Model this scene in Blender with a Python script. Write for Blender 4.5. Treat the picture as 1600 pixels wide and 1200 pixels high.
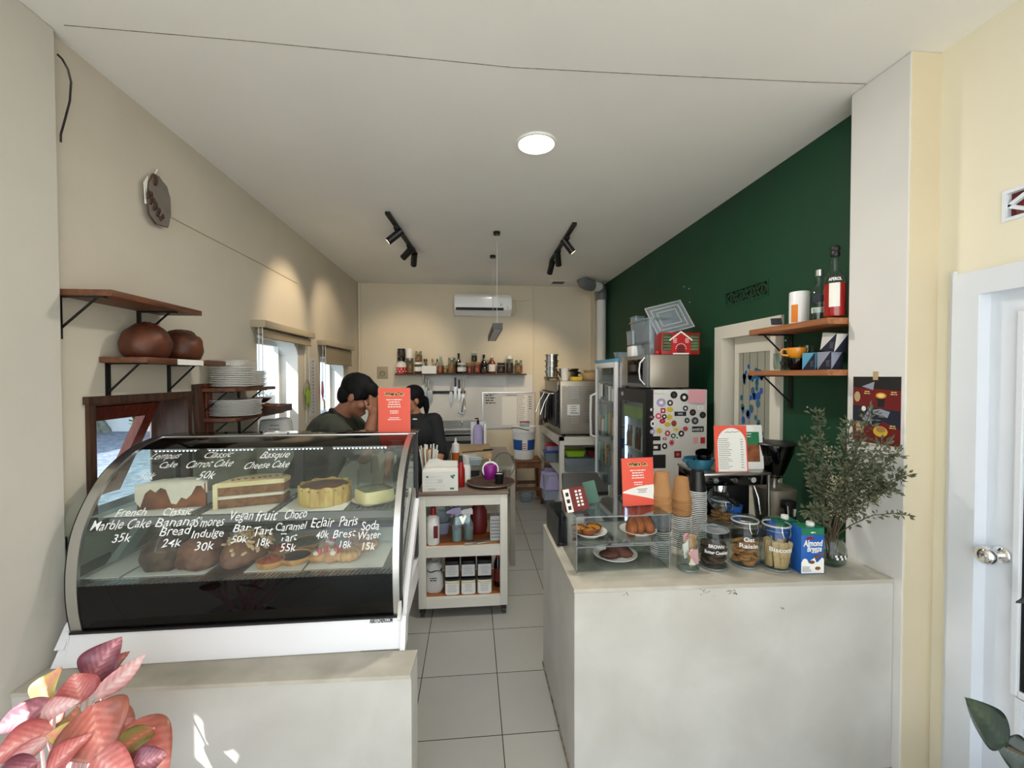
import bpy, bmesh, math, random
from mathutils import Vector, Matrix, Euler, noise
random.seed(7)
for o in list(bpy.data.objects): bpy.data.objects.remove(o)
SC = bpy.context.scene
COL = SC.collection
PI = math.pi
R = math.radians

# ------------------------------------------------------------------ camera
FPX, YAW, PITCH, ROLL, EYE = 668.5, .0936, -.0194, -.0012, 1.604
_f = Vector((math.sin(YAW)*math.cos(PITCH), math.cos(YAW)*math.cos(PITCH), math.sin(PITCH)))
_r0 = Vector((math.cos(YAW), -math.sin(YAW), 0)); _u0 = _r0.cross(_f)
_r = _r0*math.cos(ROLL)+_u0*math.sin(ROLL); _u = -_r0*math.sin(ROLL)+_u0*math.cos(ROLL)
cam_d = bpy.data.cameras.new('camera'); cam = bpy.data.objects.new('camera', cam_d); COL.objects.link(cam)
cam_d.sensor_fit = 'HORIZONTAL'; cam_d.sensor_width = 36; cam_d.lens = FPX*36/1600
cam_d.clip_start = .05; cam_d.clip_end = 200
cam.matrix_world = Matrix(((_r.x, _u.x, -_f.x, 0), (_r.y, _u.y, -_f.y, 0), (_r.z, _u.z, -_f.z, EYE), (0, 0, 0, 1)))
SC.camera = cam

# ------------------------------------------------------------------ sky, sun, exposure
SC.view_settings.view_transform = 'Standard'; SC.view_settings.look = 'None'
SC.view_settings.gamma = 1; SC.view_settings.use_curve_mapping = False
SC.view_settings.exposure = 0.5
SC.cycles.transparent_max_bounces = 40
w = bpy.data.worlds.new('sky'); SC.world = w; w.use_nodes = True
nt = w.node_tree; bg = nt.nodes['Background']
tc = nt.nodes.new('ShaderNodeTexCoord'); sp = nt.nodes.new('ShaderNodeSeparateXYZ'); rp = nt.nodes.new('ShaderNodeValToRGB')
nt.links.new(tc.outputs['Generated'], sp.inputs[0]); nt.links.new(sp.outputs['Z'], rp.inputs[0])
rp.color_ramp.elements[0].position = 0; rp.color_ramp.elements[0].color = (.89, .95, 1.0, 1)
rp.color_ramp.elements[1].position = .8; rp.color_ramp.elements[1].color = (.68, .82, 1.0, 1)
nt.links.new(rp.outputs[0], bg.inputs[0]); bg.inputs[1].default_value = 2.3
sun_d = bpy.data.lights.new('sun', 'SUN'); sun_d.energy = 11; sun_d.angle = R(.6); sun_d.color = (1, .97, .92)
sun = bpy.data.objects.new('sun', sun_d); COL.objects.link(sun)
sun.rotation_euler = Vector((.62, .42, -.66)).to_track_quat('-Z', 'Y').to_euler()
def portal(loc, rot, sx, sy):
    d = bpy.data.lights.new('daylight_portal', 'AREA'); d.shape = 'RECTANGLE'; d.size = sx; d.size_y = sy
    d.cycles.is_portal = True
    o = bpy.data.objects.new('daylight_portal', d); COL.objects.link(o); o.location = loc; o.rotation_euler = rot
portal((.2, -1.25, 1.42), (R(90), 0, 0), 3.6, 2.8)
portal((-1.72, 3.55, 1.45), (0, R(-90), 0), .85, .8)
portal((-1.72, 4.85, 1.4), (0, R(-90), 0), .75, .8)
portal((-1.72, 2.13, 1.27), (0, R(-90), 0), .6, .7)

# ------------------------------------------------------------------ pixel helpers (the photograph is 1600x1200)
def ray(x, y): return _r*((x-800)/FPX) - _u*((y-600)/FPX) + _f
def _hit(x, y, i, v):
    d = ray(x, y); t = (v-(EYE if i == 2 else 0))/d[i]; return d*t+Vector((0, 0, EYE))
def pX(x, y, v): return _hit(x, y, 0, v)
def pY(x, y, v): return _hit(x, y, 1, v)
def pZ(x, y, v): return _hit(x, y, 2, v)

# ------------------------------------------------------------------ materials
def lin(c):
    if isinstance(c, str): c = tuple(int(c[i:i+2], 16) for i in (0, 2, 4))
    return tuple((v/255/12.92 if v/255 <= .04045 else ((v/255+.055)/1.055)**2.4) for v in c[:3])
M = {}
def pm(name, col, rough=.55, metal=0, var=0, vs=6, bump=0, bs=60, spec=.5, trans=0, coat=0, sss=0, emit=None, es=1, stretch=None):
    m = bpy.data.materials.new(name); m.use_nodes = True; N = m.node_tree.nodes; L = m.node_tree.links
    b = N['Principled BSDF']; c = lin(col)
    b.inputs['Base Color'].default_value = (*c, 1); b.inputs['Roughness'].default_value = rough
    b.inputs['Metallic'].default_value = metal; b.inputs['Specular IOR Level'].default_value = spec
    b.inputs['Transmission Weight'].default_value = trans; b.inputs['Coat Weight'].default_value = coat
    if sss: b.inputs['Subsurface Weight'].default_value = sss; b.inputs['Subsurface Radius'].default_value = (.02, .01, .006)
    if emit: b.inputs['Emission Color'].default_value = (*lin(emit), 1); b.inputs['Emission Strength'].default_value = es
    if var or bump:
        t = N.new('ShaderNodeTexCoord'); mp = N.new('ShaderNodeMapping'); L.new(t.outputs['Object'], mp.inputs[0])
        if stretch: mp.inputs['Scale'].default_value = stretch
    if var:
        n = N.new('ShaderNodeTexNoise'); n.inputs['Scale'].default_value = vs; n.inputs['Detail'].default_value = 6
        L.new(mp.outputs[0], n.inputs[0])
        r = N.new('ShaderNodeValToRGB'); r.color_ramp.elements[0].position = .3; r.color_ramp.elements[1].position = .7
        r.color_ramp.elements[0].color = (*[v*(1-var) for v in c], 1)
        r.color_ramp.elements[1].color = (*[min(1, v*(1+var)) for v in c], 1)
        L.new(n.outputs[0], r.inputs[0]); L.new(r.outputs[0], b.inputs['Base Color'])
    if bump:
        n2 = N.new('ShaderNodeTexNoise'); n2.inputs['Scale'].default_value = bs; n2.inputs['Detail'].default_value = 4
        L.new(mp.outputs[0], n2.inputs[0]); bp = N.new('ShaderNodeBump'); bp.inputs['Strength'].default_value = bump
        bp.inputs['Distance'].default_value = .01; L.new(n2.outputs[0], bp.inputs['Height']); L.new(bp.outputs[0], b.inputs['Normal'])
    M[name] = m; return m
def two(name, c1, c2, scale=5, rough=.6, stretch=(1, 1, 1), p0=.35, p1=.65, bump=0, detail=6, kind='noise', coat=0, spec=.5):
    m = pm(name, c1, rough, coat=coat, spec=spec); N = m.node_tree.nodes; L = m.node_tree.links; b = N['Principled BSDF']
    t = N.new('ShaderNodeTexCoord'); mp = N.new('ShaderNodeMapping'); mp.inputs['Scale'].default_value = stretch
    L.new(t.outputs['Object'], mp.inputs[0])
    if kind == 'noise':
        n = N.new('ShaderNodeTexNoise'); n.inputs['Detail'].default_value = detail; n.inputs['Distortion'].default_value = .4; out = n.outputs[0]
    else:
        n = N.new('ShaderNodeTexVoronoi'); out = n.outputs['Distance']
    n.inputs['Scale'].default_value = scale; L.new(mp.outputs[0], n.inputs[0])
    r = N.new('ShaderNodeValToRGB'); r.color_ramp.elements[0].position = p0; r.color_ramp.elements[1].position = p1
    r.color_ramp.elements[0].color = (*lin(c1), 1); r.color_ramp.elements[1].color = (*lin(c2), 1)
    L.new(out, r.inputs[0]); L.new(r.outputs[0], b.inputs['Base Color'])
    if bump:
        bp = N.new('ShaderNodeBump'); bp.inputs['Strength'].default_value = bump; bp.inputs['Distance'].default_value = .01
        L.new(out, bp.inputs['Height']); L.new(bp.outputs[0], b.inputs['Normal'])
    return m
def thin_glass(name, tint=(255, 255, 255), refl=1.0, ior=1.5, haze=0, hazecol=(200, 210, 215)):
    m = bpy.data.materials.new(name); m.use_nodes = True; N = m.node_tree.nodes; L = m.node_tree.links
    N.remove(N['Principled BSDF']); out = N['Material Output']
    t = N.new('ShaderNodeBsdfTransparent'); t.inputs[0].default_value = (*lin(tint), 1)
    g = N.new('ShaderNodeBsdfGlossy'); g.inputs['Roughness'].default_value = .02
    fr = N.new('ShaderNodeFresnel'); ge = N.new('ShaderNodeNewGeometry'); mi = N.new('ShaderNodeMix')
    mi.inputs[2].default_value = ior; mi.inputs[3].default_value = 1/ior
    L.new(ge.outputs['Backfacing'], mi.inputs[0]); L.new(mi.outputs[0], fr.inputs[0])
    mu = N.new('ShaderNodeMath'); mu.operation = 'MULTIPLY'; mu.inputs[1].default_value = refl; L.new(fr.outputs[0], mu.inputs[0])
    x = N.new('ShaderNodeMixShader'); L.new(mu.outputs[0], x.inputs[0]); L.new(g.outputs[0], x.inputs[2])
    if haze:
        d = N.new('ShaderNodeBsdfDiffuse'); d.inputs[0].default_value = (*lin(hazecol), 1)
        h = N.new('ShaderNodeMixShader'); h.inputs[0].default_value = haze
        L.new(t.outputs[0], h.inputs[1]); L.new(d.outputs[0], h.inputs[2]); L.new(h.outputs[0], x.inputs[1])
    else: L.new(t.outputs[0], x.inputs[1])
    L.new(x.outputs[0], out.inputs[0]); M[name] = m; return m
def glow(name, col, s):
    return pm(name, col, .5, emit=col, es=s)

# setting
pm('cream_paint', (226, 216, 194), .85, var=.05, vs=1.6, bump=.15, bs=9)
pm('cream_paint_shaded', (206, 198, 182), .85, var=.05, vs=1.6, bump=.15, bs=9)  # cream paint darkened: the left wall's shading put into the colour
pm('yellow_paint', (238, 232, 210), .8, var=.03, vs=1.6, bump=.12, bs=9)
pm('white_paint', (228, 227, 223), .8, var=.03, vs=2, bump=.2, bs=8)
pm('grey_white_paint', (204, 200, 190), .85, var=.04, vs=2, bump=.3, bs=9)
pm('ceiling_paint', (240, 239, 236), .9, var=.02, vs=2, bump=.08, bs=6)
pm('green_paint', (10, 66, 40), .6, var=.1, vs=2, bump=.1, bs=12)
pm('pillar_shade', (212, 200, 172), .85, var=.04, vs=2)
two('counter_plaster', (204, 202, 196), (184, 180, 172), 3.2, .75, p0=.35, p1=.8, bump=.12)
two('counter_top', (170, 164, 150), (205, 199, 186), 5, .55, p0=.3, p1=.7, bump=.1)
two('stain', (96, 84, 68), (150, 140, 124), 30, .8)
# wood, metal, plastic
def wood(name, c1, c2, rough=.5, st=(2, 18, 18), coat=0): two(name, c1, c2, 3, rough, st, .3, .7, bump=.08, coat=coat)
wood('shelf_wood', (74, 42, 26), (118, 72, 44), .5, (18, 2, 18))
wood('shelf_wood_light', (142, 88, 54), (176, 116, 74), .5, (18, 2, 18))
wood('red_wood', (86, 34, 22), (130, 56, 36), .45, (18, 18, 2))
wood('dark_wood', (44, 26, 18), (84, 54, 38), .5, (18, 18, 2))
wood('board_wood', (176, 146, 104), (204, 176, 132), .55)
wood('stool_wood', (92, 56, 30), (130, 84, 48), .5, (18, 18, 2))
wood('cart_deck', (150, 86, 40), (186, 116, 62), .5)
wood('cart_top', (110, 92, 80), (140, 120, 104), .45)
pm('black_metal', (22, 22, 22), .45, .3)
pm('black_plastic', (18, 18, 19), .4)
pm('black_gloss', (6, 6, 7), .05, spec=.35)
pm('dark_grey', (58, 58, 60), .5)
pm('mid_grey', (120, 121, 122), .5)
pm('light_grey', (190, 190, 190), .5)
pm('pvc_grey', (112, 116, 116), .45)
pm('white_plastic', (236, 236, 232), .35)
pm('white_gloss', (242, 242, 240), .15, coat=.3)
pm('white_enamel', (238, 238, 242), .25)
pm('cart_white', (226, 222, 210), .5, var=.03, vs=6)
pm('door_white', (226, 232, 240), .45, var=.02, vs=4)
pm('door_cream', (228, 224, 210), .5)
pm('steel', (190, 188, 182), .28, 1.0, var=.06, vs=5, stretch=(1, 12, 1))
pm('steel_dull', (172, 164, 150), .42, .85, var=.06, vs=5)
pm('chrome', (235, 235, 235), .07, 1.0)
pm('alu', (206, 206, 204), .3, 1.0)
pm('brass_wire', (170, 160, 140), .3, 1)
pm('china', (238, 236, 230), .22, coat=.2)
pm('paper', (238, 236, 230), .8)
pm('paper_grey', (214, 212, 208), .8)
pm('kraft', (176, 128, 80), .8, var=.06, vs=20)
pm('cardboard', (190, 164, 124), .85, var=.05, vs=10)
pm('coral', (232, 88, 66), .5)
pm('coral_light', (244, 132, 112), .5)
pm('ink', (26, 24, 24), .6)
pm('white_ink', (245, 245, 240), .6)
pm('chalk', (236, 238, 238), .7)
pm('yellow_ink', (236, 214, 140), .6)
pm('red_plastic', (188, 32, 38), .35)
pm('dark_red', (110, 24, 24), .5)
pm('green_plastic', (36, 120, 78), .4)
pm('blue_plastic', (40, 84, 150), .4)
pm('royal_blue', (28, 92, 176), .45)
pm('teal_ceramic', (36, 104, 128), .25, coat=.3)
pm('yellow_ceramic', (226, 150, 40), .25, coat=.3)
pm('yellow_plastic', (222, 190, 60), .4)
pm('lime', (150, 190, 40), .45)
pm('purple', (140, 26, 132), .35)
pm('lilac', (176, 166, 208), .5)
pm('pink_paper', (232, 170, 176), .7)
pm('rose', (214, 96, 120), .5)
pm('orange_plastic', (228, 132, 40), .4)
pm('navy', (30, 34, 54), .5)
pm('sky_blue', (96, 172, 208), .5)
pm('slate', (150, 156, 176), .5)
pm('mint', (150, 196, 178), .5)
pm('skin', (176, 122, 94), .5, sss=.08)
pm('skin_dark', (150, 100, 76), .5, sss=.08)
pm('hair', (10, 9, 9), .7, spec=.2)
pm('olive_shirt', (58, 60, 48), .85, var=.08, vs=20)
pm('black_shirt', (24, 25, 28), .85, var=.08, vs=20)
pm('dark_cloth', (42, 40, 40), .9, var=.1, vs=20)
pm('grey_cloth', (120, 112, 104), .9, var=.1, vs=20)
pm('blind_fabric', (150, 138, 116), .85, var=.04, vs=30)
pm('blind_case', (176, 164, 140), .6)
pm('amber', (120, 60, 20), .15, coat=.3)
pm('dark_bottle', (26, 16, 12), .12, coat=.3)
pm('red_liquid', (200, 26, 24), .15, coat=.3)
pm('sauce_red', (150, 20, 20), .3)
pm('syrup', (186, 92, 40), .3)
# food
two('crust', (96, 50, 26), (160, 92, 48), 14, .6, bump=.4)
two('dark_crust', (40, 18, 11), (104, 52, 26), 9, .5, bump=.6)
two('loaf_dark', (48, 34, 26), (92, 70, 52), 22, .75, bump=.5)
two('loaf_red', (88, 52, 40), (140, 96, 74), 18, .6, bump=.4)
two('icing', (226, 216, 196), (240, 232, 216), 10, .45, bump=.1)
two('cream', (228, 206, 150), (242, 228, 184), 12, .5, bump=.15)
two('crumb', (120, 82, 52), (152, 108, 70), 40, .85, bump=.5)
two('cheese_top', (92, 58, 40), (122, 78, 52), 8, .4, bump=.1)
two('cheese_side', (214, 186, 110), (170, 116, 60), 30, .6, (1, 1, .3), .45, .8, bump=.4)
two('pastry', (178, 122, 66), (214, 164, 102), 24, .6, bump=.3)
two('nut', (196, 160, 116), (226, 196, 152), 20, .6)
two('choc', (40, 24, 18), (66, 40, 30), 12, .35, bump=.2)
two('choc_cookie', (70, 38, 28), (98, 56, 42), 30, .7, bump=.5)
two('jam', (140, 40, 26), (196, 96, 60), 30, .35, bump=.5)
pm('strawberry', (186, 30, 34), .3)
two('pistachio_top', (84, 92, 66), (120, 124, 92), 20, .6)
pm('custard', (236, 222, 168), .4)
two('egg', (226, 168, 50), (190, 110, 30), 20, .35)
two('cookie', (150, 96, 52), (186, 132, 80), 40, .8, bump=.6)
two('biscotti_food', (190, 152, 104), (220, 188, 140), 30, .8, bump=.5)
two('brown_food', (54, 38, 30), (84, 60, 46), 40, .85, bump=.5)
# glass
thin_glass('case_glass', (240, 246, 244), 1.0, haze=.05, hazecol=(210, 214, 208))  # faint pale haze imitates daylight reflected in the display glass
thin_glass('side_glass', (222, 232, 228), .8)
thin_glass('jar_glass', (232, 240, 238), 1.2)
thin_glass('window_glass', (245, 250, 250), .7)
thin_glass('acrylic', (236, 240, 240), 1.1)
thin_glass('clear_plastic', (206, 222, 230), 1.0, haze=.28)
thin_glass('dark_glass', (70, 74, 76), 1.0)
thin_glass('fridge_glass', (226, 233, 235), .9)
thin_glass('door_glass', (206, 214, 208), .8, haze=.55, hazecol=(206, 206, 190))
thin_glass('green_glass', (24, 60, 44), 1.0)
thin_glass('film', (222, 224, 224), 1.2, haze=.2)
# outside
two('rock', (70, 72, 66), (140, 140, 128), 4, .9, bump=.8)
two('gravel', (74, 80, 96), (128, 134, 148), 9, .9, (1, 2, 1))
two('leaf_green', (60, 96, 30), (140, 160, 50), 8, .6)
two('leaf_dark', (30, 58, 34), (66, 100, 56), 8, .6)
pm('pale_wall', (236, 240, 244), .8)
pm('blue_panel', (206, 222, 236), .4)
# lamps
glow('lamp_disc', (255, 240, 214), 9)
glow('spot_face', (255, 226, 180), 14)
glow('led_dot', (230, 240, 255), 5)
glow('fridge_led', (200, 220, 255), 4)

# ------------------------------------------------------------------ mesh builder
class MB:
    def __init__(s): s.bm = bmesh.new()
    def _f(s, vs, mi):
        try:
            f = s.bm.faces.new(vs); f.material_index = mi; return f
        except ValueError: return None
    def box(s, x0, x1, y0, y1, z0, z1, mi=0, bev=0, X=None, seg=2):
        c = [Vector((x, y, z)) for z in (z0, z1) for y in (y0, y1) for x in (x0, x1)]
        if X is not None: c = [X @ v for v in c]
        v = [s.bm.verts.new(p) for p in c]
        fs = [s._f([v[i] for i in q], mi) for q in ((0, 2, 3, 1), (4, 5, 7, 6), (0, 1, 5, 4), (2, 6, 7, 3), (0, 4, 6, 2), (1, 3, 7, 5))]
        if bev:
            es = list({e for f in fs for e in f.edges})
            r = bmesh.ops.bevel(s.bm, geom=es, offset=bev, segments=seg, affect='EDGES', profile=.5)
            for f in r['faces']: f.material_index = mi
        return s
    def cbox(s, c, sx, sy, sz, mi=0, bev=0, rot=None):
        X = Matrix.Translation(Vector(c)) @ (Euler(rot).to_matrix().to_4x4() if rot else Matrix())
        return s.box(-sx/2, sx/2, -sy/2, sy/2, -sz/2, sz/2, mi, bev, X)
    def ring(s, c, ax, r, n, ph=0, ry=None):
        a = Vector(ax).normalized(); t = Vector((1, 0, 0)) if abs(a.x) < .9 else Vector((0, 1, 0))
        u = (t - a*t.dot(a)).normalized(); v = a.cross(u)
        return [s.bm.verts.new(Vector(c) + u*(r*math.cos(2*PI*i/n+ph)) + v*((ry or r)*math.sin(2*PI*i/n+ph))) for i in range(n)]
    def bridge(s, a, b, mi=0):
        n = len(a)
        for i in range(n): s._f((a[i], a[(i+1) % n], b[(i+1) % n], b[i]), mi)
    def cyl(s, p0, p1, r0, r1=None, n=16, mi=0, cap=True):
        p0, p1 = Vector(p0), Vector(p1); r1 = r0 if r1 is None else r1
        a = s.ring(p0, p1-p0, r0, n); b = s.ring(p1, p1-p0, r1, n); s.bridge(a, b, mi)
        if cap: s._f(a[::-1], mi); s._f(b, mi)
        return s
    def tube(s, pts, r, n=8, mi=0, cap=True):
        pts = [Vector(p) for p in pts]; rs = r if isinstance(r, (list, tuple)) else [r]*len(pts); prev = None; u = None; first = None
        for i, p in enumerate(pts):
            d = (pts[min(i+1, len(pts)-1)] - pts[max(i-1, 0)]).normalized()
            if u is None:
                t = Vector((0, 0, 1)) if abs(d.z) < .9 else Vector((1, 0, 0)); u = (t-d*t.dot(d)).normalized()
            else:
                u = (u-d*u.dot(d)).normalized()
            v = d.cross(u)
            q = [s.bm.verts.new(p+u*(rs[i]*math.cos(2*PI*k/n))+v*(rs[i]*math.sin(2*PI*k/n))) for k in range(n)]
            if prev: s.bridge(prev, q, mi)
            else: first = q
            prev = q
        if cap: s._f(first[::-1], mi); s._f(prev, mi)
        return s
    def lathe(s, prof, c=(0, 0, 0), n=24, mi=0, X=None, sq=0, sx=1, sy=1):
        prev = None; X = X or Matrix.Translation(Vector(c))
        for r, z in prof:
            if r <= 1e-6: q = [s.bm.verts.new(X @ Vector((0, 0, z)))]
            else:
                q = []
                for k in range(n):
                    a = 2*PI*k/n; ca, sa = math.cos(a), math.sin(a); rr = r
                    if sq: rr = r/((abs(ca)**sq+abs(sa)**sq)**(1/sq))
                    q.append(s.bm.verts.new(X @ Vector((rr*ca*sx, rr*sa*sy, z))))
            if prev:
                if len(prev) == 1 and len(q) > 1:
                    for k in range(n): s._f((prev[0], q[(k+1) % n], q[k]), mi)
                elif len(q) == 1 and len(prev) > 1:
                    for k in range(n): s._f((prev[k], prev[(k+1) % n], q[0]), mi)
                elif len(q) > 1: s.bridge(prev, q, mi)
            prev = q
        return s
    def prism(s, poly, vec, mi=0, cap=True):
        a = [s.bm.verts.new(Vector(p)) for p in poly]; b = [s.bm.verts.new(Vector(p)+Vector(vec)) for p in poly]; n = len(a)
        for i in range(n): s._f((a[i], a[(i+1) % n], b[(i+1) % n], b[i]), mi)
        if cap: s._f(a[::-1], mi); s._f(b, mi)
        return s
    def ell(s, c, rx, ry=None, rz=None, nu=16, nv=10, mi=0, X=None, f=None):
        ry = ry or rx; rz = rz or rx; T = Matrix.Translation(Vector(c)) @ (X or Matrix()); prev = None
        for j in range(nv+1):
            th = PI*j/nv; z = -math.cos(th); q = []
            k = 1 if j in (0, nv) else nu
            for i in range(k):
                a = 2*PI*i/nu; p = Vector((math.sin(th)*math.cos(a), math.sin(th)*math.sin(a), z))
                if f: p = f(p)
                q.append(s.bm.verts.new(T @ Vector((p.x*rx, p.y*ry, p.z*rz))))
            if prev:
                if len(prev) == 1:
                    for i in range(nu): s._f((prev[0], q[(i+1) % nu], q[i]), mi)
                elif len(q) == 1:
                    for i in range(nu): s._f((prev[i], prev[(i+1) % nu], q[0]), mi)
                else: s.bridge(prev, q, mi)
            prev = q
        return s
    def grid(s, fn, nu, nv, mi=0, closed=False):
        g = [[s.bm.verts.new(Vector(fn(i/nu, j/nv))) for i in range(nu if closed else nu+1)] for j in range(nv+1)]
        for j in range(nv):
            for i in range(nu):
                k = (i+1) % nu if closed else i+1
                s._f((g[j][i], g[j][k], g[j+1][k], g[j+1][i]), mi)
        return s
    def quad(s, pts, mi=0):
        s._f([s.bm.verts.new(Vector(p)) for p in pts], mi); return s
    def torus(s, c, R0, r0, n=24, m=8, mi=0, X=None):
        X = X or Matrix.Translation(Vector(c)); rings = []
        for i in range(n):
            a = 2*PI*i/n
            rings.append([s.bm.verts.new(X @ Vector(((R0+r0*math.cos(2*PI*j/m))*math.cos(a), (R0+r0*math.cos(2*PI*j/m))*math.sin(a), r0*math.sin(2*PI*j/m)))) for j in range(m)])
        for i in range(n): s.bridge(rings[i], rings[(i+1) % n], mi)
        return s
    def disc(s, c, ax, r, n=24, mi=0, ry=None):
        s._f(s.ring(c, ax, r, n, 0, ry), mi); return s
    def xf(s, X): bmesh.ops.transform(s.bm, matrix=X, verts=s.bm.verts); return s

def obj(name, mb, mats, parent=None, smooth=35, world=False, solid=0):
    me = bpy.data.meshes.new(name)
    if world and parent is not None: mb.xf(parent_matrix(parent).inverted())
    bmesh.ops.recalc_face_normals(mb.bm, faces=mb.bm.faces)
    mb.bm.to_mesh(me); mb.bm.free()
    for m in (mats if isinstance(mats, (list, tuple)) else [mats]): me.materials.append(M[m] if isinstance(m, str) else m)
    if smooth:
        me.polygons.foreach_set('use_smooth', [True]*len(me.polygons)); me.set_sharp_from_angle(angle=R(smooth))
    o = bpy.data.objects.new(name, me); COL.objects.link(o)
    if parent is not None: o.parent = parent
    if solid:
        md = o.modifiers.new('thickness', 'SOLIDIFY'); md.thickness = solid
    return o
def parent_matrix(o):
    m = Matrix.LocRotScale(o.location, o.rotation_euler, o.scale)
    return parent_matrix(o.parent) @ m if o.parent else m
def tag(o, label=None, cat=None, group=None, kind=None):
    if label: o['label'] = label
    if cat: o['category'] = cat
    if group: o['group'] = group
    if kind: o['kind'] = kind
    return o
def thing(name, label, cat, loc=(0, 0, 0), rz=0, group=None, rot=None):
    o = bpy.data.objects.new(name, None); COL.objects.link(o); o.location = loc; o.empty_display_size = .05
    o.rotation_euler = rot or (0, 0, rz)
    return tag(o, label, cat, group)
def solo(name, mb, mats, label, cat, loc=(0, 0, 0), rz=0, group=None, rot=None, smooth=35):
    o = obj(name, mb, mats, None, smooth); o.location = loc; o.rotation_euler = rot or (0, 0, rz)
    return tag(o, label, cat, group)
def struct(name, mb, mats, parent=None, smooth=0):
    o = obj(name, mb, mats, parent, smooth)
    if parent is None: o['kind'] = 'structure'
    return o
def dup(o, loc=None, rz=None, label=None, group=None, parent=None, rot=None, scale=None):
    c = o.copy(); COL.objects.link(c)
    if parent is not None: c.parent = parent
    if loc is not None: c.location = loc
    if rz is not None: c.rotation_euler = (0, 0, rz)
    if rot is not None: c.rotation_euler = rot
    if scale is not None: c.scale = scale if isinstance(scale, (tuple, list)) else (scale,)*3
    if label: c['label'] = label
    if group: c['group'] = group
    for ch in list(o.children): dup(ch, parent=c)
    return c
_tc = {}
def textmesh(s, size, shear=0, weight=0, ext=.0004, align='CENTER', space=1):
    k = (s, size, shear, weight, ext, align, space)
    cu = bpy.data.curves.new('t', 'FONT'); cu.body = s; cu.size = size; cu.shear = shear; cu.offset = weight; cu.extrude = ext
    cu.align_x = align; cu.align_y = 'CENTER'; cu.space_character = space; cu.resolution_u = 3
    o = bpy.data.objects.new('t', cu); COL.objects.link(o)
    me = bpy.data.meshes.new_from_object(o); bpy.data.objects.remove(o); bpy.data.curves.remove(cu)
    return me
def lettering(s, size, mat, parent, X, name='lettering', world=False, width=None, warp=None, **kw):
    me = textmesh(s, size, **kw); me.name = name
    xs = [v.co.x for v in me.vertices]
    kx = 1
    if width and xs: kx = width/max(1e-6, max(xs)-min(xs))
    PI_ = parent_matrix(parent).inverted() if (world and parent is not None) else Matrix()
    W = PI_ @ X if X is not None else PI_
    for v in me.vertices:
        c = v.co.copy(); c.x *= kx
        if warp: v.co = PI_ @ warp(c)
        else: v.co = W @ c
    me.materials.clear(); me.materials.append(M[mat])
    o = bpy.data.objects.new(name, me); COL.objects.link(o); o.parent = parent
    return o
def frame(o, x, y):
    """matrix whose local x,y axes are x,y and origin o"""
    x = Vector(x).normalized(); y = Vector(y); y = (y-x*y.dot(x)).normalized(); z = x.cross(y)
    return Matrix(((x.x, y.x, z.x, o[0]), (x.y, y.y, z.y, o[1]), (x.z, y.z, z.z, o[2]), (0, 0, 0, 1)))
def scribble(mb, X, w, h, rows, lh=None, mi=0, seed=1, fill=.8, center=True, off=.0006):
    """printed lines of small unreadable type"""
    rd = random.Random(seed); lh = lh or h/rows*.38
    for i in range(rows):
        y = h/2-(i+.5)*h/rows; L = w*fill*rd.uniform(.6, 1); x = -L/2 if center else -w/2; end = x+L
        while x < end-.0005:
            l = min(rd.uniform(1.2, 4)*lh, end-x)
            mb.quad([X @ Vector((x, y-lh/2, off)), X @ Vector((x+l, y-lh/2, off)), X @ Vector((x+l, y+lh/2, off)), X @ Vector((x, y+lh/2, off))], mi)
            x += l+lh*.6
    return mb
# ================================================================== setting
XL, XI, XR, XP, D, CZ = -1.503, -1.53, 1.828, 1.70, 5.98, 2.862
def tile_mat():
    m = pm('floor_tile', (222, 220, 212), .22); N = m.node_tree.nodes; L = m.node_tree.links; b = N['Principled BSDF']
    t = N.new('ShaderNodeTexCoord'); mp = N.new('ShaderNodeMapping'); mp.inputs['Location'].default_value = (.2692, -1.8761+.4*20, 0)
    L.new(t.outputs['Object'], mp.inputs[0])
    k = N.new('ShaderNodeTexBrick'); k.offset = 0; k.inputs['Scale'].default_value = 1; k.inputs['Brick Width'].default_value = .4
    k.inputs['Row Height'].default_value = .4; k.inputs['Mortar Size'].default_value = .0022; k.inputs['Mortar Smooth'].default_value = .1
    k.inputs['Color1'].default_value = (*lin((176, 175, 169)), 1); k.inputs['Color2'].default_value = (*lin((182, 181, 175)), 1)
    k.inputs['Mortar'].default_value = (*lin((52, 46, 38)), 1); L.new(mp.outputs[0], k.inputs[0])
    n = N.new('ShaderNodeTexNoise'); n.inputs['Scale'].default_value = 3; L.new(t.outputs['Object'], n.inputs[0])
    x = N.new('ShaderNodeMix'); x.data_type = 'RGBA'; x.blend_type = 'MULTIPLY'; x.inputs[0].default_value = .12
    L.new(k.outputs[0], x.inputs[6]); L.new(n.outputs[0], x.inputs[7]); L.new(x.outputs[2], b.inputs['Base Color'])
tile_mat()
mb = MB(); mb.box(-1.73, 1.95, -1.2, 6.1, -.05, 0); struct('floor', mb, 'floor_tile')
mb = MB(); mb.box(-1.73, 1.95, -1.2, 6.1, CZ, CZ+.12); struct('ceiling', mb, 'ceiling_paint')
mb = MB(); mb.box(-1.73, 1.95, D, D+.12, 0, CZ); struct('wall_back', mb, 'cream_paint')
# ceiling seam
mb = MB(); pts = [(-1.45, 1.70), (-.8, 1.717), (.17, 1.762), (.8, 1.75), (1.46, 1.731), (1.7, 1.72)]
for a, b in zip(pts, pts[1:]): mb.prism([(a[0], a[1]-.0013, CZ-.0015), (b[0], b[1]-.0013, CZ-.0015), (b[0], b[1]+.0013, CZ-.0015), (a[0], a[1]+.0013, CZ-.0015)], (0, 0, .002))
struct('trim_1', mb, 'stain')
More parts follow.
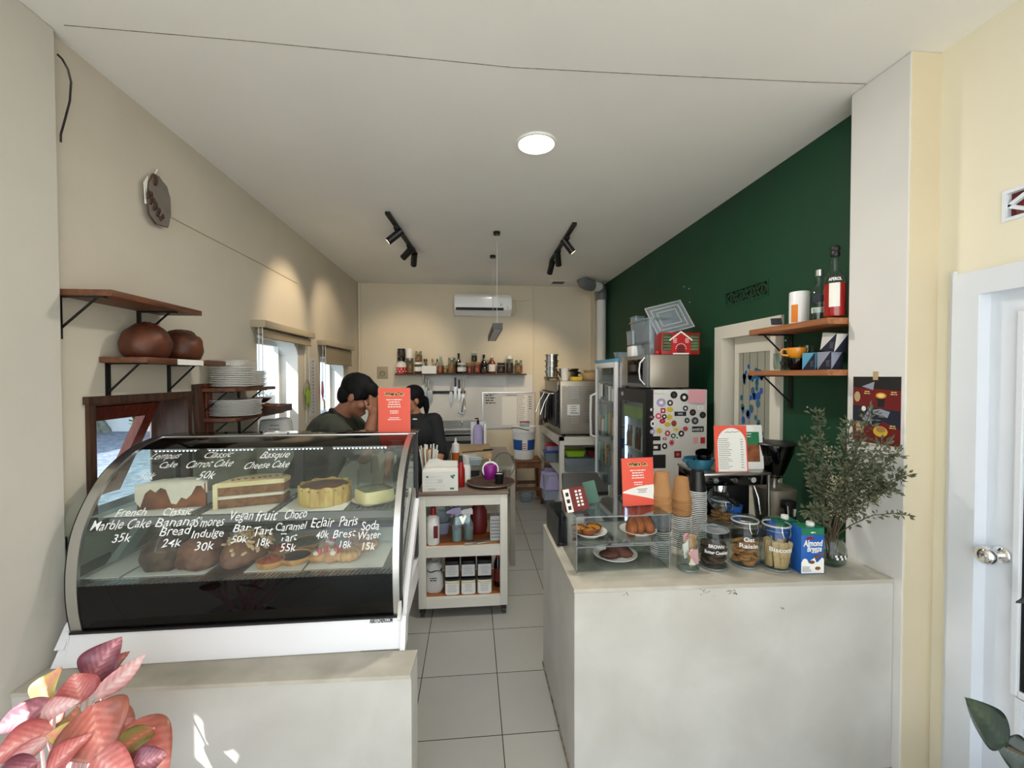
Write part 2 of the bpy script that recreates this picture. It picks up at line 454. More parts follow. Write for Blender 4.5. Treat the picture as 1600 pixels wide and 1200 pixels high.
# left wall with three openings
def wall_x(x0, x1, y0, y1, z0, z1, holes, name, mat):
    mb = MB(); cuts = sorted(holes); y = y0
    for (a, b, c, d) in cuts:
        mb.box(x0, x1, y, a, z0, z1); mb.box(x0, x1, a, b, z0, c); mb.box(x0, x1, a, b, d, z1); y = b
    mb.box(x0, x1, y, y1, z0, z1); return struct(name, mb, mat)
W1 = (1.848, 2.475, .98, 1.515); W2 = (3.22, 3.95, .92, 1.90); W3 = (4.50, 5.30, .92, 1.80)
wall_x(-1.73, XI, 1.727, D, 0, CZ, [W1, W2, W3], 'wall_left', 'cream_paint_shaded')
mb = MB(); mb.box(-1.73, XL, 1.40, 1.727, 0, CZ, 0, .006); struct('wall_front_left', mb, 'grey_white_paint')
mb = MB(); mb.box(-1.73, XL, -1.2, .76, 0, CZ); mb.box(-1.73, XL, .76, 1.12, 0, .93); mb.box(-1.73, XL, .76, 1.12, 1.32, CZ); mb.box(-1.73, XL, 1.12, 1.40, 0, CZ); struct('wall_sun_gap_left', mb, 'grey_white_paint')  # unseen wall; side opening shaped so sun falls only around the plant
mb = MB(); mb.box(XI, XI+.006, 1.728, 1.95, 0, .86); struct('trim_2', mb, 'green_paint')
# right walls
D1 = (.50, 1.43, 0, 1.95); D2 = (2.39, 3.02, 0, 1.93)
V1 = (1.00, 1.325, 2.13, 2.236); V2 = (2.494, 2.952, 2.098, 2.203)
def wall_r(y0, y1, holes, name, mat):
    mb = MB(); ys = sorted({y0, y1, *[h[0] for h in holes], *[h[1] for h in holes]})
    for a, b in zip(ys, ys[1:]):
        hs = sorted([h for h in holes if h[0] <= a and h[1] >= b], key=lambda h: h[2]); z = 0
        for h in hs:
            if h[2] > z: mb.box(XR, 1.95, a, b, z, h[2])
            z = h[3]
        mb.box(XR, 1.95, a, b, z, CZ)
    bmesh.ops.remove_doubles(mb.bm, verts=mb.bm.verts, dist=1e-5)
    return struct(name, mb, mat)
wall_r(1.795, D, [D2, V2], 'wall_right', 'green_paint')
wall_r(-1.2, 1.528, [D1, V1], 'wall_front_right', 'yellow_paint')
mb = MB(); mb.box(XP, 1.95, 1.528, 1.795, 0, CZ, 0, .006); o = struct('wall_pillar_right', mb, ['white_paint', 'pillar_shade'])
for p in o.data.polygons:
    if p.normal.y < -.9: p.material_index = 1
mb = MB(); mb.box(1.69, XR, 5.83, D, 0, CZ); struct('wall_corner_column', mb, 'cream_paint')

# --- windows
def window_frame(mb, x0, x1, h, t, mi=0):
    a, b, c, d = h
    mb.box(x0, x1, a, b, c, c+t, mi); mb.box(x0, x1, a, b, d-t, d, mi); mb.box(x0, x1, a, a+t, c+t, d-t, mi); mb.box(x0, x1, b-t, b, c+t, d-t, mi)
mb = MB(); window_frame(mb, -1.70, -1.515, W1, .032); win1 = struct('window_1', mb, 'dark_wood')
mb = MB(); mb.box(-1.53, -1.508, 1.838, 2.50, 1.49, 1.522); obj('casing', mb, 'dark_wood', win1, 0)
X = Matrix.Translation((-1.66, 0, 1.475)) @ Matrix.Rotation(R(24), 4, 'Y')
mb = MB()
for q in ((-.02, .02, 1.875, 2.425, -.07, 0), (-.02, .02, 1.875, 2.425, -.50, -.43), (-.02, .02, 1.875, 1.94, -.43, -.07), (-.02, .02, 2.36, 2.425, -.43, -.07)): mb.box(*q, X=X)
sash = obj('sash', mb, 'red_wood', win1, 0)
mb = MB(); mb.box(-.003, .003, 1.935, 2.365, -.435, -.065, X=X); obj('pane', mb, 'window_glass', sash, 0)
for i, (h, n) in enumerate(((W2, 'window_2'), (W3, 'window_3'))):
    mb = MB(); window_frame(mb, -1.72, -1.68, h, .04)
    # rounded far top corner of the reveal
    a, b, c, d = h; rr = .16
    poly = [(-1.68, b-.0005, d-.0005)]+[(-1.68, b-rr+rr*math.cos(t), d-rr+rr*math.sin(t)) for t in [PI/2*k/8 for k in range(9)]]
    mb.prism(poly, (.149, 0, 0))
    w_ = struct(n, mb, 'white_paint', smooth=30)
    mb = MB(); mb.box(-1.703, -1.699, a+.04, b-.04, c+.04, d-.04); obj('pane', mb, 'window_glass', w_, 0)
    mb = MB(); mb.box(-1.70, XI+.02, a-.02, b+.02, c-.03, c); obj('window_sill', mb, 'white_paint', w_, 0)
    mb = MB(); mb.box(-1.72, XI-.002, b-.006, b+.0, c, d-.1); mb.box(-1.72, XI-.002, a, a+.006, c, d); obj('reveal', mb, 'white_paint', w_, 0)
# blinds
for nm, y0, y1, z0, drop, lab in (('roller_blind', 3.13, 4.09, 1.945, .045, 'rolled up taupe roller blind above the nearer kitchen window'),
                                  ('roller_blind', 4.42, 5.42, 1.91, .16, 'taupe roller blind partly lowered over the farther kitchen window')):
    t = thing(nm, lab, 'blind', (XI, (y0+y1)/2, z0), 0, 'roller blinds over the left windows')
    mb = MB(); mb.box(XI, XI+.10, y0, y1, z0+.0, z0+.05, 0, .004); obj('pelmet', mb, 'blind_case', t, world=True)
    mb = MB(); mb.cyl((XI+.05, y0+.03, z0-.025), (XI+.05, y1-.03, z0-.025), .022, n=14); obj('roller', mb, 'blind_fabric', t, world=True)
    mb = MB(); mb.box(XI+.066, XI+.069, y0+.03, y1-.03, z0-.02-drop, z0-.01); mb.cyl((XI+.068, y0+.03, z0-.02-drop), (XI+.068, y1-.03, z0-.02-drop), .008, n=8); obj('fabric', mb, 'blind_fabric', t, world=True)
    mb = MB(); mb.tube([(XI+.05, y0+.015, z0), (XI+.05, y0+.015, z0-.5), (XI+.062, y0+.018, z0-.52), (XI+.075, y0+.015, z0-.5), (XI+.075, y0+.015, z0)], .0025, 5); obj('pull_chain', mb, 'white_plastic', t, world=True)

# --- door 1 (front right)
mb = MB(); a, b, c, d = D1
mb.box(XR+.03, XR+.07, a, b-.055, 0, d-.055)
door1 = struct('door_1', mb, 'door_white')
mb = MB()
mb.box(XR-.02, XR+.10, b-.055, b+.03, 0, d+.03); mb.box(XR-.02, XR+.10, a-.03, b-.055, d-.055, d+.03); mb.box(XR-.02, XR+.10, a-.03, a+.0, 0, d-.055)
mb.box(XR-.012, XR+.0, b+.03, b+.045, 0, d+.045)
obj('door_frame', mb, 'door_white', door1, 0)
mb = MB(); y1, y0, z0, z1 = 1.268, .62, .53, 1.80
for q in ((y0, y1, z0-.022, z0), (y0, y1, z1, z1+.022), (y0-.022, y0, z0-.022, z1+.022), (y1, y1+.022, z0-.022, z1+.022)): mb.box(XR+.014, XR+.032, q[0], q[1], q[2], q[3], 0, .004)
obj('glazing_bead', mb, 'door_white', door1, 0)
mb = MB(); mb.box(XR+.024, XR+.0299, y0, y1, z0, z1); obj('pane', mb, 'green_glass', door1, 0)
mb = MB()
for k in range(6): mb.box(XR+.016, XR+.034, .66, 1.235, .12+k*.062, .165+k*.062, 0, .004, X=None)
for q in ((.64, 1.255, .08, .10), (.64, 1.255, .49, .505), (.62, .64, .08, .505), (1.255, 1.275, .08, .505)): mb.box(XR+.016, XR+.034, *q)
obj('louvre_panel', mb, 'door_white', door1, 0)
kx = Matrix.Translation((XR+.03, 1.325, .972)) @ Matrix.Rotation(R(-90), 4, 'Y')
mb = MB(); mb.lathe([(0, 0), (.030, 0), (.030, .006), (.025, .012), (.013, .016), (.012, .035), (.022, .045), (.031, .06), (.031, .074), (.022, .085), (.008, .089), (0, .089)], X=kx, n=28)
obj('door_knob', mb, 'chrome', door1, 50)
# --- door 2 (in the green wall)
mb = MB(); a, b, c, d = D2
mb.box(XR+.05, XR+.09, a+.06, b-.11, 0, d-.06); door2 = struct('door_2', mb, 'door_cream')
mb = MB(); mb.box(XR-.02, XR+.10, a-.03, a+.06, 0, d+.03); mb.box(XR-.02, XR+.10, b-.06, b+.03, 0, d+.03); mb.box(XR-.02, XR+.10, a+.06, b-.06, d-.06, d+.03)
obj('door_frame', mb, 'door_cream', door2, 0)
mb = MB(); mb.box(XR+.095, XR+.11, a+.06, b-.06, 0, d-.06); obj('dark_gap', mb, 'ink', door2, 0)
y0, y1, z0, z1 = a+.12, b-.17, .85, d-.17
mb = MB()
for q in ((y0-.03, y1+.03, z0-.03, z0), (y0-.03, y1+.03, z1, z1+.03), (y0-.03, y0, z0, z1), (y1, y1+.03, z0, z1)): mb.box(XR+.04, XR+.052, *q)
obj('glazing_bead', mb, 'door_cream', door2, 0)
mb = MB(); mb.box(XR+.044, XR+.0499, y0, y1, z0, z1); pane2 = obj('pane', mb, 'door_glass', door2, 0)
mb = MB(); rd = random.Random(5)
for k in range(70):
    if k < 18: yy, zz = rd.uniform(y0+.10, y1-.05), rd.gauss(z1-.16, .025)
    else:
        tt = rd.random(); zz = z1-.24-tt*.62; cy = y0+.17+.08*math.sin(tt*7); yy = cy+rd.uniform(-.12, .12)
    if not (y0+.02 < yy < y1-.02): continue
    rr = rd.uniform(.012, .022)
    mb._f([mb.bm.verts.new((XR+.0425, yy+rr*math.cos(q), zz+rr*1.35*math.sin(q))) for q in [2*PI*i/10 for i in range(10)]], 0 if rd.random() < .6 else 1)
for yy in (y0+.07, y0+.14, y0+.22, y0+.29): mb.box(XR+.0427, XR+.0435, yy, yy+.003, z0, z1, 2)
mb.box(XR+.0427, XR+.0435, y0, y1, z0+.28, z0+.283, 2)
obj('leaf_pattern', mb, ['teal_ceramic', 'royal_blue', 'dark_grey'], pane2, 0)

# --- ventilation blocks
def vent_block(name, h, mats, cells, cdark, n):
    a, b, c, d = h; mb = MB(); t = .012
    window_frame(mb, XR-.004, XR+.1, h, t)
    w_ = (b-a-2*t)/cells
    for k in range(cells):
        y = a+t+w_*(k+.5); zc = (c+d)/2; hh = (d-c)/2-t; hw = w_/2
        for s1 in (1, -1):
            for s2 in (1, -1):
                p = [(y+s1*hw, zc), (y, zc+s2*hh)]
                dx, dz = p[1][0]-p[0][0], p[1][1]-p[0][1]; l = math.hypot(dx, dz); nx, nz = -dz/l*.006, dx/l*.006
                mb.prism([(XR+.002, p[0][0]+nx, p[0][1]+nz), (XR+.002, p[1][0]+nx, p[1][1]+nz), (XR+.002, p[1][0]-nx, p[1][1]-nz), (XR+.002, p[0][0]-nx, p[0][1]-nz)], (.014, 0, 0))
        mb.box(XR+.002, XR+.016, y-.005, y+.005, c+t, d-t)
        if k: mb.box(XR+.002, XR+.016, y-hw-.006, y-hw+.006, c+t, d-t)
    o = struct(name, mb, mats[0])
    mb = MB(); mb.box(XR+.018, XR+.03, a+t, b-t, c+t, d-t); obj('dark_recess', mb, mats[1], o, 0)
vent_block('trim_3', V1, ('door_white', 'dark_red'), 2, None, 1)
vent_block('trim_4', V2, ('green_paint', 'dark_red'), 4, None, 2)
mb = MB(); mb.box(pY(661, 600, D).x, .85, D-.006, D, .86, 1.612); struct('wall_splashback', mb, 'white_paint')
# electrical conduits on the back wall
mb = MB(); mb.tube([(.862, D-.012, CZ), (.862, D-.012, 1.3), (.87, D-.012, .95)], .009, 8); struct('trim_5', mb, 'cream_paint', smooth=40)
mb = MB(); mb.tube([(XI+.02, D-.02, CZ), (XI+.02, D-.02, .95)], .022, 10); mb.cyl((XI+.02, D-.02, 1.79), (XI+.02, D-.02, 1.83), .028, n=10); struct('trim_6', mb, 'cream_paint', smooth=40)
# fixing holes / rawl plugs in the green wall
mb = MB()
for x, y in ((1069, 448), (1077, 451), (1078, 472), (1228, 532), (1228, 622), (1262, 636)):
    p = pX(x, y, XR); mb.cyl((XR-.004, p.y, p.z), (XR+.002, p.y, p.z), .0045, n=8)
struct('trim_7', mb, 'white_plastic')

# --- masonry counters
t = thing('service_counter', 'low white plastered masonry counter on the right with grey worktop', 'counter', (1.05, 1.95, 0))
Lx, Rx = .392, XP-.001
front = [(Lx, 1.607), (Rx, 1.565)]
mb = MB(); mb.prism([(Lx, 1.607, 0), (Rx, 1.565, 0), (Rx, 2.33, 0), (Lx, 2.33, 0)], (0, 0, .7655)); mb.box(Rx-.01, XR-.001, 1.80, 2.33, 0, .7655)
bmesh.ops.bevel(mb.bm, geom=[e for e in mb.bm.edges], offset=.003, segments=1, affect='EDGES')
obj('body', mb, 'counter_plaster', t, world=True)
mb = MB(); mb.prism([(Lx-.002, 1.605, .766), (Rx, 1.563, .766), (Rx, 2.332, .766), (Lx-.002, 2.332, .766)], (0, 0, .014), 0); mb.box(Rx, XR-.001, 1.80, 2.332, .766, .78)
obj('worktop', mb, 'counter_top', t, 0, world=True)
mb = MB(); rd = random.Random(3)
def chip(x, y, r):
    p = pY(x, y, 1.60); f = 1.6025-.042*(p.x-Lx)/(Rx-Lx)
    mb._f([mb.bm.verts.new((p.x+r*rd.uniform(.5, 1)*math.cos(q), f+.0035, p.z+r*.8*rd.uniform(.5, 1)*math.sin(q))) for q in [2*PI*i/9 for i in range(9)]], 0)
for k in range(14): chip(rd.uniform(1092, 1115), rd.uniform(918, 930), rd.uniform(.002, .004))
for k in range(20): chip(rd.uniform(1130, 1150), rd.uniform(918, 926), rd.uniform(.002, .005))
for k in range(6): chip(rd.uniform(970, 982), rd.uniform(924, 930), rd.uniform(.002, .005))
for k in range(5): chip(rd.uniform(1214, 1220), rd.uniform(942, 952), rd.uniform(.003, .005))
obj('chipped_patches', mb, 'stain', t, 0, world=True)
mb = MB(); mb.box(Lx-.006, Lx+.001, 1.61, 2.33, 0, .012); obj('grime_line', mb, 'stain', t, 0, world=True)

t = thing('display_plinth', 'low white plastered ledge wall in front of the glass cake display', 'counter', (-.85, 1.55, 0))
mb = MB(); mb.prism([(XL+.001, 1.525, 0), (-.212, 1.488, 0), (-.208, 1.622, 0), (-.42, 1.63, 0), (-.42, 2.15, 0), (XL+.001, 2.15, 0)], (0, 0, .555))
obj('body', mb, 'counter_plaster', t, 0, world=True)
mb = MB(); mb.prism([(XL+.001, 1.522, .556), (-.214, 1.485, .556), (-.207, 1.622, .556), (-.42, 1.63, .556), (-.42, 2.15, .556), (XL+.001, 2.15, .556)], (0, 0, .014))
obj('ledge_top', mb, 'counter_top', t, 0, world=True)

# --- outside, seen through the windows, with unseen light blockers
mb = MB(); mb.box(-40, -1.75, -15, 40, -.12, -.05); o = struct('ground_outside', mb, 'gravel')
mb = MB(); mb.box(-2.2, 2.4, -3.1, -1.21, 2.95, 3.05); struct('light_blocker_front', mb, 'pale_wall')  # unseen roof slab added to cut sun and sky light at the front
mb = MB(); mb.box(-20, 20, -20, -1.21, -.12, -.02); struct('ground_terrace', mb, 'counter_top')
def rockwall(u, v):
    y = 4+u*26; z = v*3.2-.1; n = noise.noise(Vector((y*.8, z*1.2, 1)))*.5+noise.noise(Vector((y*2.2, z*2.6, 5)))*.25
    return (-10.6-.5*v+n, y, z)
mb = MB(); mb.grid(rockwall, 90, 22); o = obj('rock_wall', mb, 'rock', None, 60); tag(o, 'weathered grey rock bank outside beyond the gravel path', 'rock wall')
def bush(loc, r, h, n, mat, label, name='shrub', seed=1, leaf=.09, group=None):
    rd = random.Random(seed); t = thing(name, label, 'plant', loc, 0, group)
    mb = MB()
    for k in range(n):
        a = rd.uniform(0, 2*PI); e = rd.uniform(-.3, 1); q = rd.uniform(.55, 1)
        c = Vector((r*q*math.cos(a)*math.sqrt(max(0, 1-max(0, e)**2)), r*q*math.sin(a)*math.sqrt(max(0, 1-max(0, e)**2)), h*.5+h*.5*e*q))
        d = Vector((rd.uniform(-1, 1), rd.uniform(-1, 1), rd.uniform(-.5, .8))).normalized(); s_ = d.cross(Vector((rd.uniform(-1, 1), rd.uniform(-1, 1), 1))).normalized()
        l = leaf*rd.uniform(.7, 1.3); up = d.cross(s_)*l*.12
        mb.quad([c, c+d*l*.5+s_*l*.28+up, c+d*l, c+d*l*.5-s_*l*.28+up])
    obj('foliage', mb, mat, t, 0)
    mb = MB()
    for k in range(7):
        a = k*.9; mb.tube([(0, 0, 0), (.2*r*math.cos(a), .2*r*math.sin(a), h*.3), (.5*r*math.cos(a), .5*r*math.sin(a), h*.65)], [.02, .015, .006], 5)
    obj('stems', mb, 'dark_wood', t)
    return t
bush((-8.7, 12.7, -.05), .55, .95, 420, 'leaf_green', 'sunlit yellow-green shrub outside the red-framed awning window', seed=2, leaf=.14)
bush((-5.6, 10.6, -.05), 1.1, 1.45, 1100, 'leaf_dark', 'low dark green hedge shrub below the pale outbuilding', seed=3, leaf=.14)
bush((-8.6, 11.9, -.05), .9, 4.2, 900, 'leaf_green', 'tall leafy shrub beside the pale outbuilding, seen at the top of the nearer kitchen window', seed=4, leaf=.14)
b_ = thing('outbuilding', 'pale outbuilding with a blue-white shutter outside the kitchen windows', 'building', (-8.5, 17, -.05))
mb = MB(); mb.box(-12, -7.2, 13.8, 26, -.05, 4.6); obj('wall', mb, 'pale_wall', b_, 0, world=True)
mb = MB(); mb.box(-12.4, -6.9, 13.4, 26.4, 4.6, 4.8); obj('roof', mb, 'dark_grey', b_, 0, world=True)
mb = MB(); mb.box(-9.5, -7.4, 13.74, 13.79, 1.5, 2.8); f_ = obj('shutter', mb, 'blue_panel', b_, 0, world=True)
mb = MB(); mb.box(-9.6, -9.5, 13.73, 13.79, 1.45, 2.85); mb.box(-9.5, -7.4, 13.73, 13.79, 2.8, 2.87); mb.box(-9.5, -7.4, 13.73, 13.79, 1.43, 1.5); obj('shutter_frame', mb, 'dark_grey', b_, 0, world=True)
mb = MB(); mb.box(-3.3, -1.73, 1.0, 2.9, 2.60, 2.68); mb.box(-2.45, -1.73, 2.9, 6.3, 2.60, 2.68); struct('sun_blocker_left', mb, 'pale_wall')  # unseen overhang added to limit sun entering the left windows
# ================================================================== cake display
CX0, CX1 = -1.405, -.30
PROF = [(1.668, .682), (1.655, .76), (1.650, .84), (1.655, .93), (1.676, 1.03), (1.722, 1.12), (1.792, 1.205), (1.885, 1.268), (1.985, 1.306), (2.09, 1.325)]
def smooth_prof(P, n=6):
    out = []
    for i in range(len(P)-1):
        p0, p1, p2, p3 = P[max(i-1, 0)], P[i], P[i+1], P[min(i+2, len(P)-1)]
        for k in range(n):
            t = k/n
            out.append(tuple(.5*((2*p1[j])+(-p0[j]+p2[j])*t+(2*p0[j]-5*p1[j]+4*p2[j]-p3[j])*t*t+(-p0[j]+3*p1[j]-3*p2[j]+p3[j])*t**3) for j in (0, 1)))
    return out+[P[-1]]
SP = smooth_prof(PROF)
SL = [0]
for a, b in zip(SP, SP[1:]): SL.append(SL[-1]+math.hypot(b[0]-a[0], b[1]-a[1]))
def prof_at(s):
    s = max(0, min(SL[-1]-1e-6, s))
    for i in range(len(SP)-1):
        if SL[i+1] >= s:
            t = (s-SL[i])/(SL[i+1]-SL[i]); a, b = SP[i], SP[i+1]; dy, dz = b[0]-a[0], b[1]-a[1]; l = math.hypot(dy, dz)
            return a[0]+dy*t, a[1]+dz*t, -dz/l, dy/l
def s_of_z(z):
    for i in range(len(SP)-1):
        if SP[i+1][1] >= z: return SL[i]+(SL[i+1]-SL[i])*max(0, (z-SP[i][1])/(SP[i+1][1]-SP[i][1]))
    return SL[-1]
def glass_hit(px, py):
    d = ray(px, py); best = None
    for i in range(len(SP)-1):
        (y0, z0), (y1, z1) = SP[i], SP[i+1]; z0 -= EYE; z1 -= EYE
        den = (y1-y0)*d.z-(z1-z0)*d.y
        if abs(den) < 1e-9: continue
        u = (z0*d.y-y0*d.z)/den
        if 0 <= u <= 1:
            t = (y0+(y1-y0)*u)/d.y
            if best is None or t < best[0]: best = (t, d.x*t, SL[i]+(SL[i+1]-SL[i])*u)
    return best[1], best[2]
case = thing('cake_display', 'curved glass cake display with silver end frames and handwritten menu on the glass', 'display case', (-.85, 1.85, .57))
def band(s0, s1, x0, x1, mat, name, parent=case, off=0, th=0, n=30, nx=1, smooth=60):
    mb = MB()
    def fn(u, v):
        y, z, ny, nz = prof_at(s0+(s1-s0)*v); return (x0+(x1-x0)*u, y+ny*off, z+nz*off)
    mb.grid(fn, nx, n)
    if th:
        bmesh.ops.recalc_face_normals(mb.bm, faces=mb.bm.faces)
        g = bmesh.ops.extrude_face_region(mb.bm, geom=mb.bm.faces[:]); 
        vs = [v for v in g['geom'] if isinstance(v, bmesh.types.BMVert)]
        for v in vs:
            # push back along the profile normal
            y, z, ny, nz = prof_at(s_of_z(v.co.z)); v.co.y -= ny*th; v.co.z -= nz*th
    return obj(name, mb, mat, parent, smooth, world=True)
sA = s_of_z(.852); sB = s_of_z(1.293); sE = SL[-1]
gl = band(sA, sB, CX0, CX1, 'case_glass', 'front_glass', n=40)
band(0, sA, CX0, CX1, 'black_gloss', 'black_lower_band', n=14)
band(sB, sE, CX0, CX1, 'black_gloss', 'black_upper_band', n=14)
# silver curved end frames
for x0, x1 in ((CX0-.034, CX0+.002), (CX1-.002, CX1+.022)):
    band(0, sE, x0, x1, 'alu', 'end_frame', off=.004, th=.014, n=46)
# rubber seals outside of the end frames
for x0, x1 in ((CX0-.040, CX0-.034), (CX1+.022, CX1+.030)):
    band(0, sE, x0, x1, 'black_plastic', 'seal', off=.002, th=.03, n=46)
# top
mb = MB(); mb.box(CX0-.04, CX1+.03, 2.088, 2.25, 1.306, 1.327, 0, .003); obj('top_panel', mb, 'black_gloss', case, world=True)
mb = MB(); mb.box(CX0-.04, CX1+.03, 2.085, 2.09, 1.318, 1.329); obj('top_trim', mb, 'alu', case, 0, world=True)
# plinth (white base)
mb = MB(); xl, xr = CX0-.036, CX1+.026
mb.prism([(xl, 1.632, .572), (xl, 1.663, .676), (xl, 2.20, .676), (xl, 2.20, .572)], (xr-xl, 0, 0)); obj('base', mb, 'white_enamel', case, 0, world=True)
for x0, x1, fl in ((xl-.042, xl-.001, -1), (xr+.001, xr+.02, 1)):
    mb = MB()
    if fl < 0: mb.prism([(x0, 1.634, .572), (x1, 1.634, .572), (x1, 1.664, .684), (x1-.012, 1.664, .684)], (0, .5, 0))
    else: mb.prism([(x0, 1.62, .572), (x1, 1.62, .572), (x1, 1.655, .684), (x0, 1.655, .684)], (0, .07, 0))
    obj('end_cap', mb, 'white_enamel', case, 0, world=True)
mb = MB(); mb.box(xl, xr, 1.657, 1.675, .676, .684); obj('front_gasket', mb, 'ink', case, 0, world=True)
# body sides: curved strips rising to the rear, and side glass
def strip(x0, x1, pts, wd, mat, name):
    mb = MB(); prev = None
    for i, (y, z) in enumerate(pts):
        a = pts[max(i-1, 0)]; b = pts[min(i+1, len(pts)-1)]; dy, dz = b[0]-a[0], b[1]-a[1]; l = math.hypot(dy, dz)
        ny, nz = -dz/l*wd/2, dy/l*wd/2
        q = [mb.bm.verts.new(p) for p in ((x0, y+ny, z+nz), (x1, y+ny, z+nz), (x1, y-ny, z-nz), (x0, y-ny, z-nz))]
        if prev: mb.bridge(prev, q)
        else: mb._f(q[::-1], 0)
        prev = q
    mb._f(prev, 0); return obj(name, mb, mat, case, 40, world=True)
rise = [(1.66, .62), (1.70, .68), (1.76, .735), (1.84, .80), (1.93, .865), (2.02, .93), (2.10, .995)]
strip(CX1+.022, CX1+.045, rise, .05, 'white_enamel', 'side_rail')
strip(CX1+.018, CX1+.03, [(y-.02, z+.055) for y, z in rise], .05, 'alu', 'side_trim')
strip(CX0-.07, CX0-.04, rise, .05, 'white_enamel', 'side_rail')
for x in (CX0-.02, CX1+.012):
    mb = MB(); mb.prism([(x, y+.03, z-.004) for y, z in SP[4:]]+[(x, 2.20, 1.31), (x, 2.20, .86), (x, 1.70, .86)], (.004, 0, 0)); obj('side_glass', mb, 'side_glass', case, 0, world=True)
mb = MB()
for x in (CX0-.03, CX1+.004): mb.box(x, x+.022, 2.18, 2.215, .69, 1.31)
mb.box(CX0, CX1, 2.18, 2.21, 1.27, 1.31); mb.box(CX0, CX1, 2.18, 2.21, .69, .87); mb.box(-.87, -.83, 2.185, 2.205, .87, 1.27)
obj('rear_frame', mb, 'dark_grey', case, 0, world=True)
mb = MB(); mb.box(CX0, -.84, 2.193, 2.197, .87, 1.27); mb.box(-.86, CX1, 2.203, 2.207, .87, 1.27); obj('sliding_glass', mb, 'side_glass', case, 0, world=True)
# deck and vents
mb = MB(); mb.box(CX0, CX1, 1.700, 2.18, .80, .85); obj('deck', mb, 'steel', case, 0, world=True)
mb = MB(); mb.box(CX0, CX1, 1.662, 1.70, .80, .846)
obj('vent_channel', mb, 'ink', case, 0, world=True)
mb = MB(); x = CX0+.02
while x < CX1-.01: mb.prism([(x, 1.662, .851), (x+.008, 1.662, .851), (x+.020, 1.702, .851), (x+.012, 1.702, .851)], (0, 0, -.006)); x += .0165
o = obj('vent_slats', mb, 'alu', case, 0, world=True)
# upper shelf
USZ = 1.055
mb = MB(); mb.box(CX0+.02, CX1-.004, 1.775, 2.16, USZ-.008, USZ); obj('upper_shelf', mb, 'case_glass', case, 0, world=True)
mb = MB(); mb.box(CX0+.02, CX1-.004, 1.768, 1.776, USZ-.026, USZ+.002); obj('shelf_edge', mb, 'mid_grey', case, 0, world=True)
mb = MB(); mb.box(CX0+.02, CX1-.004, 1.99, 2.01, USZ-.03, USZ-.009); obj('shelf_support', mb, 'mid_grey', case, 0, world=True)
mb = MB(); x = CX0+.05
while x < CX1-.03: mb.box(x, x+.008, 1.79, 2.15, USZ, USZ+.0015); x += .024
for yy in (1.80, 1.86, 1.92, 1.98): mb.box(CX0+.04, CX1-.02, yy, yy+.004, USZ, USZ+.002)
obj('wire_grid', mb, 'mid_grey', case, 0, world=True)
# led strips under the hood
for x0, x1 in ((222, 293), (308, 384), (404, 492), (510, 596)):
    a = glass_hit(x0, 709); b = glass_hit(x1, 708); y, z, ny, nz = prof_at(sB)
    mb = MB(); mb.box(a[0], b[0], y+.03, y+.05, z-.012, z-.004); s_ = obj('led_strip', mb, 'light_grey', case, 0, world=True)
    mb = MB(); x = a[0]+.005
    while x < b[0]: mb.cyl((x, y+.04, z-.0125), (x, y+.04, z-.0165), .0035, n=6); x += .016
    obj('led_dots', mb, 'led_dot', s_, world=True)
# maker plate
p = pY(596, 971, 1.662)
lettering('ASKITCHEN.COM', .022, 'ink', case, frame((p.x, 1.6612-.0028, .668), (1, 0, 0), (0, .29, .957)), world=True, width=.085, weight=.0006)
# handwriting on the glass
WR = [('Lempus', 259, 713, 44, 11), ('Cake', 263, 727, 26, 11), ('50k', 229, 745, 24, 13), ('Classic', 341, 711, 42, 11), ('Carrot Cake', 328, 725, 70, 13), ('50k', 322, 743, 26, 14),
      ('Basque', 430, 711, 44, 12), ('Cheese Cake', 417, 727, 68, 12),
      ('French', 205, 801, 47, 14), ('Marble Cake', 189, 820, 92, 17), ('35k', 189, 841, 29, 15), ('Classic', 277, 800, 45, 14), ('Banana', 274, 816, 62, 16), ('Bread', 273, 830, 49, 16), ('24k', 267, 849, 31, 14),
      ("S'mores", 327, 816, 46, 17), ('Indulge', 324, 834, 50, 14), ('30k', 318, 854, 30, 15), ('Vegan', 377, 806, 36, 17), ('Bar', 377, 825, 28, 14), ('50k', 373, 843, 26, 12),
      ('fruit', 416, 806, 33, 19), ('Tart', 410, 830, 30, 15), ('18k', 410, 848, 21, 14), ('Choco', 462, 804, 34, 16), ('Caramel', 454, 823, 48, 14), ('Tart', 450, 840, 26, 14), ('55k', 449, 856, 25, 14),
      ('Eclair', 503, 817, 36, 17), ('40k', 503, 836, 20, 13), ('Paris', 544, 815, 29, 17), ('Brest', 537, 834, 36, 14), ('18k', 538, 851, 19, 13), ('Soda', 578, 822, 28, 16), ('Water', 576, 837, 35, 14), ('15k', 574, 854, 21, 13)]
for s_, cx, cy, wpx, hpx in WR:
    x, s = glass_hit(cx, cy); xa, _ = glass_hit(cx-wpx/2, cy); xb, _ = glass_hit(cx+wpx/2, cy); _, s1 = glass_hit(cx, cy-hpx/2); _, s2 = glass_hit(cx, cy+hpx/2)
    size = abs(s1-s2)*1.25
    def warp(c, x=x, s=s, cx=cx):
        y, z, ny, nz = prof_at(s+c.y+.03*c.x+.0022*math.sin(c.x*130+cx)); return Vector((x+c.x, y+ny*(.0012+c.z*.3), z+nz*(.0012+c.z*.3)))
    lettering(s_, size, 'chalk', gl, None, 'handwriting', world=True, width=xb-xa, warp=warp, shear=.22, weight=.0001, ext=0)

